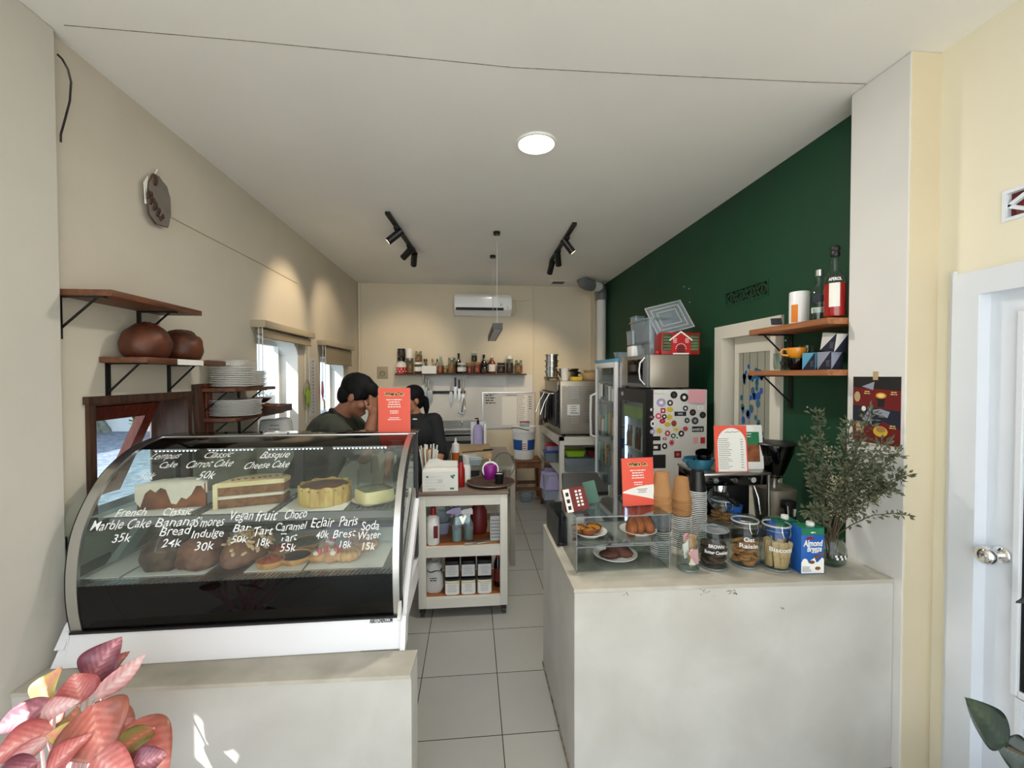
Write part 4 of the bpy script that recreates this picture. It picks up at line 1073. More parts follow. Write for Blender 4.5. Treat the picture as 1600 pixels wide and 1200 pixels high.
mb = MB(); mb.box(-.09, .09, -.06, .06, 0, .012, 0, .004); mb.prism([(-.02, .02, .01), (.02, .02, .01), (.02, .05, .17), (-.02, .05, .17)], (0, .015, 0)); obj('stand', mb, 'black_plastic', t, 40)
mb = MB(); mb.prism([(-.118, -.05, .222), (.118, -.05, .222), (.095, .085, .292), (-.095, .085, .292)], (0, .012, -.018)); bmesh.ops.bevel(mb.bm, geom=mb.bm.edges[:], offset=.004, segments=2, affect='EDGES'); obj('tablet', mb, 'black_plastic', t, 40)
t.location = (pY(912, 760, 2.14).x, 2.14, CZ_)
for o_ in t.children: o_.scale = (1, 1, 1.06)
mb = MB(); mb.box(0, .012, -.14, .14, 0, .135, 0, .003); mb.box(.012, .10, -.14, .14, 0, .012, 0, .003); mb.box(.012, .10, .12, .14, .012, .135)
solo('cutlery_box', mb, 'black_plastic', 'black open plastic box behind the left end of the acrylic cabinet', 'box', (.405, 2.16, CZ_), smooth=0)
# espresso machine
mx0, mx1, my0, my1 = 1.155, 1.505, 2.03, 2.30
t = thing('coffee_machine', 'black and steel espresso machine behind the jars', 'coffee machine', ((mx0+mx1)/2, (my0+my1)/2, CZ_))
def mbx(nm, mat, *q, bev=.004): m_ = MB(); m_.box(*q, 0, bev); return obj(nm, m_, mat, t, 40, world=True)
mbx('base', 'black_plastic', mx0, mx1, my0, my1, CZ_, CZ_+.06)
mbx('back_housing', 'black_plastic', mx0, mx1, my0+.16, my1, CZ_+.06, CZ_+.29)
mbx('head', 'black_gloss', mx0, mx1, my0+.02, my1, CZ_+.262, CZ_+.318)
mbx('cup_warmer_tray', 'steel', mx0-.008, mx1+.008, my0-.002, my1, CZ_+.318, CZ_+.332)
for x in (mx0-.004, mx1-.008): mbx('steel_post', 'steel', x, x+.012, my0, my0+.012, CZ_+.0, CZ_+.318, bev=.002)
mbx('drip_tray', 'steel_dull', mx0+.02, mx1-.02, my0-.03, my0+.15, CZ_+.06, CZ_+.075)
mb = MB(); mb.lathe([(0, 0), (.032, 0), (.034, .03), (.03, .04), (0, .04)], c=((mx0+mx1)/2-.05, my0+.07, CZ_+.225), n=24); obj('group_head', mb, 'chrome', t, 50, world=True)
mb = MB(); x = (mx0+mx1)/2-.05; mb.lathe([(0, 0), (.03, 0), (.033, .022), (0, .022)], c=(x, my0+.07, CZ_+.2), n=24); mb.tube([(x, my0+.05, CZ_+.212), (x, my0-.05, CZ_+.20), (x, my0-.08, CZ_+.196)], [.009, .012, .012], 10); obj('portafilter', mb, 'black_metal', t, 50, world=True)
mb = MB(); mb.tube([(mx1-.06, my0+.04, CZ_+.26), (mx1-.055, my0+.01, CZ_+.2), (mx1-.05, my0, CZ_+.12)], .005, 8); obj('steam_wand', mb, 'chrome', t, 60, world=True)
for k in range(3): mb = MB(); mb.cyl((mx0+.07+.1*k, my0+.021, CZ_+.292), (mx0+.07+.1*k, my0+.01, CZ_+.292), .014, n=18); obj('button', mb, 'chrome', t, 40, world=True)
mb = MB(); mb.lathe([(0, 0), (.034, 0), (.036, .05), (.04, .08), (.042, .082), (.036, .05), (.033, .004), (0, .004)], n=24); solo('milk_jug', mb, 'royal_blue', 'small blue cup standing on the espresso machine drip tray', 'cup', (mx0+.19, my0+.05, CZ_+.0755), smooth=50)
mb = MB(); mb.lathe([(0, 0), (.058, 0), (.06, .002), (.06, .008), (.056, .01), (0, .01)], X=Matrix.Rotation(R(80), 4, 'X'), n=36); solo('round_disc', mb, 'mid_grey', 'round dark grey disc leaning inside the espresso machine', 'lid', (mx0+.16, my0+.145, CZ_+.168), smooth=40)
# stirrer holder
q = pZ(1184, 812, CZ_); t = thing('straw_holder', 'black and white patterned holder with stirrers beside the grinder', 'holder', (q.x-.03, 2.0, CZ_))
mb = MB(); mb.lathe([(0, 0), (.026, 0), (.027, .12), (.025, .12), (.024, .004), (0, .004)], n=20); obj('tube', mb, 'black_plastic', t, 40)
mb = MB()
for k in range(12):
    a = -PI/2+(k % 4-1.5)*.5; z = .02+.034*(k//4); mb.cbox((.0275*math.cos(a), .0275*math.sin(a), z+(.008 if k % 2 else 0)), .008, .008, .010, 0, 0, (0, 0, a))
obj('white_pattern', mb, 'white_ink', t, 0)
for k in range(7):
    a = k*.9; mb = MB(); mb.tube([(.010*math.cos(a), .010*math.sin(a), .01), (.024*math.cos(a), .024*math.sin(a), .155+.01*math.sin(k*2))], .0022, 6)
    solo('stirrer', mb, ('white_plastic', 'black_plastic')[k % 2], ('white', 'black')[k % 2]+' drink stirrer in the patterned holder', 'stirrer', tuple(t.location+Vector((0, 0, .004))), 0, ('white', 'black')[k % 2]+' stirrers', smooth=60)
# things on the espresso machine
q = pY(1096, 735, 2.12); top = CZ_+.3325
t = thing('casserole_dish', 'teal blue oval dish on the left of the espresso machine', 'dish', (1.205, 2.17, top))
mb = MB(); mb.lathe([(0, 0), (.05, 0), (.065, .03), (.07, .052), (.066, .052), (.06, .03), (.046, .006), (0, .006)], n=32, sx=1.15); obj('bowl', mb, 'teal_ceramic', t, 50)
for s in (-1, 1): mb = MB(); mb.torus((0, 0, 0), .016, .006, 14, 8, X=Matrix.Translation((s*.078, 0, .04)) @ Matrix.Scale(.6, 4, (1, 0, 0))); obj('handle', mb, 'teal_ceramic', t, 60)
def mug(label, loc, mat, rz, r=.042, h=.06, name='cup', group=None, rot=None):
    t = thing(name, label, 'cup', loc, rz, group, rot)
    mb = MB(); mb.lathe([(0, 0), (r*.55, 0), (r*.62, .004), (r*.86, h*.35), (r, h*.75), (r*1.02, h), (r*.97, h), (r*.94, h*.75), (r*.8, h*.36), (r*.5, .008), (0, .008)], n=32); obj('bowl', mb, mat, t, 60)
    mb = MB(); mb.tube([(r*.9, 0, h*.85), (r*1.3, 0, h*.9), (r*1.55, 0, h*.65), (r*1.35, 0, h*.35), (r*.82, 0, h*.28)], [.006, .0055, .0055, .0055, .006], 8); obj('handle', mb, mat, t, 60); return t
mug('black cup lying tilted in the teal dish on the espresso machine', (1.222, 2.15, top+.034), 'black_gloss', 0, .040, .058, rot=(R(-14), R(16), R(190)))
t = thing('menu_stand', 'red menu card with a white arch of printed prices, on the espresso machine', 'menu', (1.315, 2.05, top), R(-2), None, (R(-6), 0, R(-2)))
w_, hh = .170, .235
mb = MB(); mb.box(-w_/2, w_/2, -.002, .002, 0, hh); obj('card', mb, 'coral', t, 0)
mb = MB(); arch = [(-w_*.42, .004), (w_*.46, .004), (w_*.46, hh*.62)]+[(w_*.02+w_*.44*math.cos(PI*k/16), hh*.62+hh*.33*math.sin(PI*k/16)) for k in range(1, 16)]+[(-w_*.42, hh*.62)]
mb.prism([(x, -.0022, z) for x, z in arch], (0, -.0006, 0)); obj('white_arch', mb, 'paper', t, 0)
F = frame((0, -.003, 0), (1, 0, 0), (0, 0, 1)); mb = MB()
scribble(mb, F @ Matrix.Translation((-.02, hh*.40, 0)), w_*.56, hh*.68, 17, .0022, 0, 7, center=False); scribble(mb, F @ Matrix.Translation((w_*.33, hh*.40, 0)), w_*.12, hh*.66, 12, .0026, 0, 9)
mb.tube([(-.03, -.0034, hh*.85), (-.012, -.0034, hh*.868), (-.01, -.0034, hh*.852), (.01, -.0034, hh*.866), (.022, -.0034, hh*.858), (.045, -.0034, hh*.87)], .0012, 5); obj('menu_print', mb, 'ink', t, 0)
mb = MB(); mb.box(-w_/2, w_/2, -.03, .03, -.0, .003); obj('acrylic_foot', mb, 'acrylic', t, 0)
t = thing('picture_frame', 'white framed green and brown picture card behind the menu', 'frame', (1.432, 2.10, top), 0, None, (R(-6), 0, R(-4)))
mb = MB(); mb.box(-.085, .085, -.004, .004, 0, .232, 0, .008); obj('frame_body', mb, 'white_plastic', t, 40)
mb = MB(); mb.box(-.068, .066, -.0055, -.004, .13, .195, 0); obj('green_field', mb, 'green_plastic', t, 0)
mb = MB(); mb.box(-.068, .066, -.0055, -.004, .04, .13, 0); obj('brown_field', mb, 'crust', t, 0)
mb = MB(); scribble(mb, frame((0, -.0055, 0), (1, 0, 0), (0, 0, 1)) @ Matrix.Translation((0, .178, 0)), .09, .028, 2, .004, 0, 3); obj('picture_print', mb, 'white_ink', t, 0)
# grinder
t = thing('coffee_grinder', 'grey coffee grinder with a black conical hopper beside the espresso machine', 'coffee grinder', (1.595, 2.12, CZ_))
mb = MB(); mb.lathe([(0, 0), (.062, 0), (.07, .01), (.088, .2), (.09, .232), (.08, .24), (0, .24)], n=32, sq=3.5); obj('body', mb, 'steel_dull', t, 40)
mb = MB(); mb.lathe([(0, .238), (.018, .238), (.018, .27), (.03, .285), (.045, .3)], n=28); obj('collar', mb, 'chrome', t, 50)
mb = MB(); mb.lathe([(.036, .285), (.055, .33), (.088, .42), (.094, .46), (.094, .468)], n=32); obj('hopper', mb, 'dark_glass', t, 50)
mb = MB(); mb.lathe([(0, .474), (.06, .474), (.104, .470), (.108, .464), (.1, .462), (0, .464)], n=32); obj('hopper_lid', mb, 'black_plastic', t, 50)
mb = MB(); mb.lathe([(0, .29), (.03, .29), (.05, .33), (.066, .37), (.03, .39), (0, .395)], n=24); obj('coffee_beans', mb, 'brown_food', t, 60)
mb = MB(); mb.box(-.03, .03, -.125, -.08, .15, .19, 0, .006); mb.tube([(0, -.10, .15), (0, -.11, .11)], [.018, .012], 12); obj('spout', mb, 'black_plastic', t, 40)
mb = MB(); mb.cyl((.08, 0, .2), (.11, 0, .215), .012, n=12); obj('dial', mb, 'black_plastic', t, 40)
# vase with dried branches
q = pZ(1310, 888, CZ_); vx, vy = q.x+.015, 1.695
t = thing('glass_vase', 'small round glass vase with a chequered label on the counter by the pillar', 'vase', (vx-.02, vy+.012, CZ_))
vx, vy = t.location.x, t.location.y
mb = MB(); mb.lathe([(0, .004), (.04, .004), (.055, .02), (.06, .05), (.055, .085), (.042, .11), (.042, .122), (.046, .126)], n=36); obj('vase_body', mb, 'jar_glass', t, 60)
mb = MB(); mb.lathe([(0, .006), (.038, .006), (.052, .022), (.056, .045), (0, .045)], n=30); obj('water', mb, 'side_glass', t, 60)
mb = MB()
for i in range(6):
    for j in range(2):
        a = -PI/2-.1+(i-2.5)*.155+(j % 2)*.0775; mb.cbox((.0603*math.cos(a), .0603*math.sin(a), .05+.010*j), .0012, .0085, .009, (i+j) % 2, 0, (0, 0, a))
obj('chequered_label', mb, ['navy', 'paper'], t, 0)
rd = random.Random(12)
pm('sage', (92, 98, 74), .8, var=.25, vs=14); pm('sage_pale', (170, 168, 138), .8, var=.2, vs=14); pm('twig', (86, 74, 54), .8)
tips = [(1255, 690, 1.9), (1275, 640, 1.74), (1290, 730, 1.72), (1330, 655, 1.60), (1345, 690, 1.56), (1362, 640, 1.58), (1385, 690, 1.5), (1405, 705, 1.5), (1418, 740, 1.48), (1398, 760, 1.5), (1375, 730, 1.55), (1350, 740, 1.62), (1310, 745, 1.66), (1265, 745, 1.8), (1335, 765, 1.62), (1426, 806, 1.44), (1370, 780, 1.55), (1262, 800, 1.62), (1300, 700, 1.70), (1340, 720, 1.60)]
for i, (x, y, Y) in enumerate(tips):
    e = pY(x, y, Y); Pt = Vector((vx, vy, CZ_+.11)); b0 = Vector((vx+rd.uniform(-.02, .02), vy+rd.uniform(-.02, .02), CZ_+.02))
    mid = Pt.lerp(e, .55)+Vector((0, 0, .05))
    path = [b0, Pt+Vector((rd.uniform(-.02, .02), rd.uniform(-.02, .02), 0)), Pt.lerp(mid, .5)+Vector((0, 0, .012)), mid, mid.lerp(e, .5)+Vector((0, 0, .008)), e]
    pale = i in (11, 12, 14, 16, 18)
    t = thing('dried_branch', ('pale seed-headed' if pale else 'dry grey-green leafy')+' branch in the glass vase by the pillar', 'branch', tuple(b0), 0, ('pale seed-headed' if pale else 'leafy')+' branches in the vase')
    mb = MB(); mb.tube(path, [.0022]*3+[.0016]*3, 5); obj('twig', mb, 'twig', t, 60, world=True)
    mb = MB(); fine = []
    for a, b in zip(path[2:], path[3:]):
        for k in range(14): fine.append((a.lerp(b, k/14), (b-a).normalized()))
    for c, d in fine:
        for k in range(4 if i != 15 else 1):
            o_ = Vector((rd.uniform(-1, 1), rd.uniform(-1, 1), rd.uniform(-1, 1))).normalized(); base = c+o_*rd.uniform(0, .028)*(0.3 if i == 15 else 1); dd = (d*.6+o_).normalized(); s_ = dd.cross(Vector((rd.uniform(-1, 1), rd.uniform(-1, 1), rd.uniform(-1, 1)))).normalized()
            l = rd.uniform(.016, .030) if not pale else rd.uniform(.006, .011); w2 = l*(.24 if not pale else .5); nrm = dd.cross(s_)*l*.12
            mb.quad([base, base+dd*l*.5+s_*w2+nrm, base+dd*l, base+dd*l*.5-s_*w2+nrm])
    lv = obj('leaves' if not pale else 'seed_heads', mb, 'sage_pale' if pale else 'sage', t, 0, world=True)
# poster on the pillar
t = thing('wall_poster', 'dark red food poster of four photos taped to the white pillar', 'poster', (XP-.001, 1.655, 1.455))
y0, y1, z0, z1 = 1.548, 1.762, 1.315, 1.598; FX = XP-.0015
F = frame((FX, 1.655, 1.4565), (0, -1, 0), (0, 0, 1)); PW, PH = y1-y0, z1-z0
mb = MB(); mb.box(FX, XP-.0003, y0, y1, z0, z1); obj('sheet', mb, 'dark_red', t, 0, world=True)
def patch(nm, pts, mat, dz=.0003):
    mb = MB(); mb._f([mb.bm.verts.new(F @ Vector((x*PW/2, y*PH/2, dz))) for x, y in pts], 0); obj(nm, mb, mat, t, 0, world=True)
def rnd(cx, cy, rx, ry, n=16): return [(cx+rx*math.cos(2*PI*k/n), cy+ry*math.sin(2*PI*k/n)) for k in range(n)]
patch('photo_top', [(-1, .68), (1, .60), (1, 1), (-1, 1)], 'ink'); patch('photo_middle', [(-1, -.42), (.1, -.5), (.3, -.32), (1, -.5), (1, .02), (-1, .12)], 'navy', .0004)
patch('cake_slice', [(-.6, .7), (-.1, .6), (-.05, .85)], 'slate', .0006); patch('pale_bowl', rnd(-.8, .38, .14, .16), 'cardboard', .0006)
patch('dark_glass_drink', [(.05, .45), (.4, .45), (.36, .1), (.1, .1)], 'ink', .0006); patch('orange_slice', rnd(.23, .44, .22, .09), 'yellow_ceramic', .0008); patch('orange_centre', rnd(.23, .44, .14, .055), 'yellow_ink', .001)
patch('white_marble', [(-.1, -.1), (.5, -.2), (.6, -.02), (.2, .05), (-.1, .0)], 'slate', .0006); patch('white_cup', rnd(-.5, .02, .1, .08), 'paper', .0007); patch('table_corner', [(-.55, -.3), (-.15, -.42), (-.2, .1)], 'slate', .0006)
patch('dessert_glass', [(-.85, -.38), (-.45, -.4), (-.5, -.72), (-.82, -.72)], 'cardboard', .0008); patch('yellow_bowl', rnd(.22, -.62, .3, .16), 'yellow_plastic', .0007); patch('noodles', rnd(.24, -.56, .2, .09), 'kraft', .0009)
mb = MB()
for cx, cy in ((-.35, .52), (.75, .52), (.72, -.45)): scribble(mb, F @ Matrix.Translation((cx*PW/2, cy*PH/2, .0006)), PW*.2, PH*.06, 2, .004, 0, 3)
obj('caption_print', mb, 'yellow_ink', t, 0, world=True)
mb = MB(); mb.box(FX-.0006, FX, 1.645, 1.668, z1-.014, z1+.022); obj('tape', mb, 'cardboard', t, 0, world=True)
# ------------------------------------------------------------------ right wall shelves
def rshelf(z0, z1, ya, yb, label, y_br):
    t = thing('wall_shelf', label, 'shelf', (XR, (ya+yb)/2, z0))
    c = .07; poly = [(XR, ya), (1.605, ya)]+[(1.605+c-c*math.cos(PI/2*k/8), yb-c+c*math.sin(PI/2*k/8)) for k in range(9)]+[(XR, yb)]
    mb = MB(); mb.prism([(x, y, z0) for x, y in poly], (0, 0, z1-z0)); obj('board', mb, 'shelf_wood_light', t, 30, world=True)
    for yb_ in y_br:
        mb = MB(); mb.box(XR-.006, XR, yb_-.014, yb_+.014, z0-.19, z0); mb.box(1.63, XR, yb_-.010, yb_+.010, z0-.006, z0); mb.tube([(1.66, yb_, z0-.004), (XR-.004, yb_, z0-.155)], .005, 6)
        for zz in (z0-.03, z0-.17): mb.cyl((XR-.006, yb_, zz), (XR-.009, yb_, zz), .005, n=8)
        obj('bracket', mb, 'black_metal', t, 40, world=True)
rshelf(1.838, 1.866, 1.80, 2.40, 'upper light brown wall shelf holding bottles on the green wall', (2.30,))
rshelf(1.603, 1.63, 1.80, 2.40, 'lower light brown wall shelf holding cups and boxes on the green wall', (2.30,))
zs = 1.8665; SX = 1.70
q = pX(1240, 507, 1.69); t = thing('canister', 'white cylindrical canister with an orange strip on the upper right shelf', 'canister', (1.69, 2.075, zs))
mb = MB(); mb.lathe([(0, 0), (.046, 0), (.046, .165), (.044, .168), (0, .168)], n=36); obj('body', mb, 'white_gloss', t, 40)
mb = MB()
for k in range(5):
    a0, a1 = PI*1.02+k*.14, PI*1.02+(k+1)*.14; mb.quad([(.0463*math.cos(a), .0463*math.sin(a), z) for a, z in ((a0, .01), (a1, .01), (a1, .1), (a0, .1))])
obj('orange_strip', mb, 'orange_plastic', t, 40)
def bottle(label, loc, prof, mat, name='bottle', group=None, n=28, fillp=None, fmat=None, cap=None, cmat=None):
    t = thing(name, label, 'bottle', loc, 0, group)
    mb = MB(); mb.lathe(prof, n=n); obj('bottle_body', mb, mat, t, 50)
    if fillp: mb = MB(); mb.lathe(fillp, n=n); obj('liquid', mb, fmat, t, 50)
    if cap: mb = MB(); mb.lathe(cap, n=20); obj('cap', mb, cmat, t, 40)
    return t
def wrap(t, r, z0, z1, a0, a1, mat, name='label_paper', off=.0008):
    mb = MB(); mb.grid(lambda u, v: ((r+off)*math.cos(a0+(a1-a0)*u), (r+off)*math.sin(a0+(a1-a0)*u), z0+(z1-z0)*v), 14, 1); return obj(name, mb, mat, t, 60)
A0 = PI+.55  # direction towards the room front
t = bottle('clear vodka-style bottle with white label and silver cap on the upper right shelf', (1.695, 1.955, zs), [(0, .004), (.038, .004), (.042, .012), (.042, .135), (.036, .155), (.018, .168), (.0145, .178), (.0145, .225)], 'jar_glass', cap=[(.0, .252), (.0165, .252), (.0165, .222), (.0, .222)], cmat='alu')
wrap(t, .042, .04, .066, PI+.1, PI+1.5, 'paper'); wrap(t, .042, .09, .125, PI+.2, PI+1.3, 'navy', 'printed_band')
t = bottle('tall bottle of red aperitif with a black stopper, far right of the upper shelf', (1.70, 1.868, zs), [(0, .004), (.04, .004), (.045, .012), (.046, .17), (.04, .20), (.02, .225), (.0165, .24), (.0165, .30)], 'jar_glass', fillp=[(0, .006), (.043, .014), (.0435, .165), (0, .165)], fmat='red_liquid', cap=[(0, .345), (.014, .345), (.019, .335), (.019, .325), (.016, .32), (.020, .302), (.018, .296), (0, .296)], cmat='black_plastic')
wrap(t, .0465, .055, .165, PI+.35, PI+1.25, 'paper'); wrap(t, .0465, .168, .198, PI+.2, PI+1.5, 'ink', 'black_band', .001)
def warp(c): a = PI+.85+c.x/.047; return Vector((.0485*math.cos(a), .0485*math.sin(a), .182+c.y))
lettering('APEROL', .02, 'white_ink', t, None, width=.05, warp=warp, weight=.0006, ext=0)
t = thing('small_calculator', 'small dark display card leaning on the upper right shelf', 'stand', (1.66, 2.20, zs), 0, None, (R(-15), 0, R(-30)))
mb = MB(); mb.prism([(-.03, -.02, 0), (.03, -.02, 0), (.03, .02, .06), (-.03, .02, .06)], (0, .006, 0)); mb.prism([(-.03, -.02, 0), (.03, -.02, 0), (.03, .04, 0), (-.03, .04, 0)], (0, 0, .004)); obj('stand_base', mb, 'paper_grey', t, 0)
mb = MB(); mb.prism([(-.026, -.0175, .01), (.026, -.0175, .01), (.026, .0125, .055), (-.026, .0125, .055)], (0, -.003, .002)); obj('dark_panel', mb, 'dark_grey', t, 0)
mb = MB(); mb.lathe([(0, .003), (.018, .003), (.021, .06), (.02, .06), (.017, .005), (0, .005)], n=20); solo('shot_glass', mb, 'jar_glass', 'small clear glass between the vodka-style bottle and the red bottle', 'glass', (1.655, 1.915, zs), smooth=50)
mb = MB(); mb.lathe([(0, .003), (.02, .003), (.023, .085), (.022, .085), (.019, .005), (0, .005)], n=20); solo('drinking_glass', mb, 'jar_glass', 'clear glass behind the small dark display card on the upper right shelf', 'glass', (1.75, 2.16, zs), smooth=50)
zs = 1.631
mug('black cup under the yellow cup on the lower right shelf', (1.685, 2.085, zs), 'black_gloss', R(160), .047, .06)
mug('yellow cup stacked on the black cup on the lower right shelf', (1.685, 2.085, zs+.061), 'yellow_ceramic', R(160), .047, .055)
for i, (x, y, r, h, l) in enumerate(((1.70, 2.22, .034, .095, 'left of the stacked cups'), (1.765, 2.11, .036, .13, 'behind the stacked cups'))):
    mb = MB(); mb.lathe([(0, .003), (r*.8, .003), (r, .02), (r, h), (r*.95, h), (r*.93, .02), (r*.75, .006), (0, .006)], n=24); solo('drinking_glass', mb, 'jar_glass', 'clear tumbler '+l+' on the lower right shelf', 'glass', (x, y, zs), smooth=50)
def tea_box(label, y, z, tri, rz=0, x=1.70, rot=None):
    t = thing('tea_box', label, 'box', (x, y, z), rz, 'tea boxes on the lower right shelf', rot)
    mb = MB(); mb.box(-.03, .03, -.04, .04, 0, .084, 0, .001); obj('carton', mb, 'navy', t, 0)
    for nm, pts in (('coloured_corner', [(-.0306, .04, .0), (-.0306, .04, .084), (-.0306, -.036, .084)]),): mb = MB(); mb.prism(pts, (.0005, 0, 0)); obj(nm, mb, tri, t, 0)
    mb = MB(); mb.prism([(-.03, -.0404, .0), (-.03, -.0404, .084), (.026, -.0404, .084)], (0, .0004, 0)); obj('coloured_side', mb, tri, t, 0)
    mb = MB(); scribble(mb, frame((-.0312, -.022, .03), (0, -1, 0), (0, 0, 1)), .028, .03, 4, .002, 0, 2, off=0); obj('fine_print', mb, 'slate', t, 0)
    mb = MB(); mb.box(-.03, .03, -.04, .04, .084, .0845); obj('top_face', mb, 'paper_grey', t, 0); return t
tea_box('navy and light blue tea box, left of the pair on the lower right shelf', 1.985, zs, 'sky_blue')
tea_box('navy and grey tea box at the right end of the lower right shelf', 1.89, zs, 'slate')
tea_box('navy and white tea box lying tilted on top of the grey one', 1.875, zs+.0875, 'paper_grey', rot=(R(10), 0, 0))
# ================================================================== back of the kitchen
BW = D-.001
# air conditioner
t = thing('air_conditioner', 'white split air conditioner high on the back wall', 'air conditioner', (.154, BW, 2.42))
mb = MB(); mb.prism([(-.232, BW, 2.70), (-.232, BW-.19, 2.70), (-.232, BW-.215, 2.66), (-.232, BW-.205, 2.50), (-.232, BW-.13, 2.425), (-.232, BW, 2.42)], (.772, 0, 0)); bmesh.ops.bevel(mb.bm, geom=mb.bm.edges[:], offset=.008, segments=2, affect='EDGES'); obj('casing', mb, 'white_gloss', t, 30, world=True)
mb = MB(); mb.prism([(-.21, BW-.2075, 2.52), (-.21, BW-.212, 2.515), (-.21, BW-.208, 2.483), (-.21, BW-.2, 2.483)], (.64, 0, 0)); obj('air_outlet', mb, 'ink', t, 0, world=True)
mb = MB(); mb.prism([(-.20, BW-.19, 2.468), (-.20, BW-.172, 2.452), (-.20, BW-.170, 2.455), (-.20, BW-.188, 2.471)], (.60, 0, 0)); obj('louvre', mb, 'white_plastic', t, 0, world=True)
mb = MB(); scribble(mb, frame((.40, BW-.2105, 2.57), (1, 0, 0), (0, .06, 1)), .05, .06, 3, .008, 0, 4); scribble(mb, frame((.485, BW-.2075, 2.53), (1, 0, 0), (0, .06, 1)), .03, .03, 2, .006, 0, 5); obj('badge', mb, 'mid_grey', t, 0, world=True)
mb = MB(); mb.tube([(.54, BW-.05, 2.66), (.60, BW-.04, 2.62), (.62, BW-.03, 2.52), (.58, BW-.03, 2.44), (.54, BW-.05, 2.43)], .008, 7); mb.tube([(.54, BW-.02, 2.66), (.66, BW-.012, 2.645), (.77, BW-.012, 2.655), (.80, BW-.012, 2.67)], .008, 7); obj('cable', mb, 'cream_paint', t, 60, world=True)
t = thing('wall_socket', 'small white switch plate under a wire mask on the back wall, left of the shelf', 'switch', (-1.21, BW, 1.565))
mb = MB(); mb.box(-1.285, -1.14, BW-.012, BW, 1.565, 1.73, 0, .004); obj('plate', mb, 'blind_case', t, 30, world=True)
mb = MB(); mb.torus((0, 0, 0), .032, .004, 20, 6, X=Matrix.Translation((-1.212, BW-.016, 1.635)) @ Matrix.Rotation(R(90), 4, 'X')); mb.box(-1.25, -1.175, BW-.018, BW-.012, 1.64, 1.646); obj('switch_ring', mb, 'mid_grey', t, 60, world=True)
# wall shelf + brackets
t = thing('wall_shelf', 'long dark narrow shelf of jars on the back wall', 'shelf', (-.13, BW, 1.61))
mb = MB(); mb.box(-1.02, .745, 5.80, BW, 1.612, 1.632); obj('board', mb, 'dark_wood', t, 0, world=True)
for px in (663, 727, 790):
    x = pY(px, 600, BW).x; mb = MB(); mb.box(x-.012, x+.012, BW-.008, BW, 1.40, 1.612); mb.box(x-.010, x+.010, 5.83, BW, 1.60, 1.612); mb.prism([(x-.004, BW-.008, 1.44), (x-.004, BW-.008, 1.60), (x-.004, 5.85, 1.60)], (.008, 0, 0)); obj('bracket', mb, 'white_plastic', t, 0, world=True)
SZ = 1.6325
def shelf_item(px, top, wpx, kind, label, base=None, dy=0, name=None, cat=None):
    y = 5.885+dy; zb = base if base is not None else SZ
    p = pY(px, top, y); h = p.z-zb; r = wpx*y/668/2; r = min(r, .07); X0 = p.x
    P = {
     'jar': ([(0, .003), (r*.9, .003), (r, .012), (r, h*.8), (r*.85, h*.86)], 'jar_glass', [(0, .006), (r*.93, .012), (r*.93, h*.62), (0, h*.62)], 'cookie', [(0, h), (r*.9, h), (r*.92, h*.86), (0, h*.86)], 'steel_dull'),
     'jarw': ([(0, .003), (r*.9, .003), (r, .012), (r, h*.78), (r*.88, h*.82)], 'jar_glass', [(0, .006), (r*.93, .012), (r*.93, h*.6), (0, h*.6)], 'brown_food', [(0, h), (r*.95, h), (r*.95, h*.82), (0, h*.82)], 'white_plastic'),
     'jard': ([(0, .003), (r*.9, .003), (r, .012), (r, h*.78), (r*.88, h*.82)], 'jar_glass', [(0, .006), (r*.93, .012), (r*.93, h*.7), (0, h*.7)], 'dark_crust', [(0, h), (r*.95, h), (r*.95, h*.8), (0, h*.8)], 'black_plastic'),
     'jarr': ([(0, .003), (r*.9, .003), (r, .012), (r, h*.78), (r*.88, h*.82)], 'jar_glass', [(0, .006), (r*.93, .012), (r*.93, h*.7), (0, h*.7)], 'jam', [(0, h), (r*.95, h), (r*.95, h*.8), (0, h*.8)], 'kraft'),
     'can': ([(0, 0), (r, 0), (r, h*.97), (r*.94, h), (0, h)], 'white_plastic', None, None, None, None),
     'bottle': ([(0, .003), (r*.9, .003), (r, .01), (r, h*.5), (r*.4, h*.68), (r*.32, h*.9)], 'jar_glass', [(0, .006), (r*.92, .012), (r*.92, h*.4), (0, h*.4)], 'syrup', [(0, h), (r*.38, h), (r*.38, h*.88), (0, h*.88)], 'white_plastic'),
     'dbottle': ([(0, .003), (r*.9, .003), (r, .01), (r, h*.58), (r*.4, h*.72), (r*.34, h*.92)], 'dark_bottle', None, None, [(0, h), (r*.42, h), (r*.42, h*.86), (0, h*.86)], 'black_plastic'),
     'bbottle': ([(0, .003), (r*.9, .003), (r, .01), (r, h*.6), (r*.4, h*.76), (r*.34, h*.9)], 'amber', None, None, [(0, h), (r*.42, h), (r*.42, h*.86), (0, h*.86)], 'white_plastic'),
    }[kind]
    nm = name or {'can': 'canister'}.get(kind, 'bottle' if 'bottle' in kind else 'storage_jar')
    t = thing(nm, label, cat or nm.split('_')[-1], (X0, y, zb), 0, 'jars and bottles on the back shelf')
    mb = MB(); mb.lathe(P[0], n=20); obj('vessel', mb, P[1], t, 50)
    if P[2]: mb = MB(); mb.lathe(P[2], n=16); obj('contents', mb, P[3], t, 50)
    if P[4]: mb = MB(); mb.lathe(P[4], n=18); obj('lid', mb, P[5], t, 40)
    if kind == 'bbottle': wrap(t, r, h*.12, h*.5, PI, 2*PI, 'paper')
    if kind == 'jarw' and wpx > 12: wrap(t, r, h*.2, h*.6, PI+.3, 2*PI-.3, 'paper')
    return h
t = thing('storage_tin', 'red tin with a white cloth top at the left end of the back shelf', 'tin', (pY(627, 580, 5.86).x, 5.86, SZ))
mb = MB(); mb.lathe([(0, 0), (.066, 0), (.066, .085), (0, .085)], n=24); obj('tin', mb, 'red_plastic', t, 40)
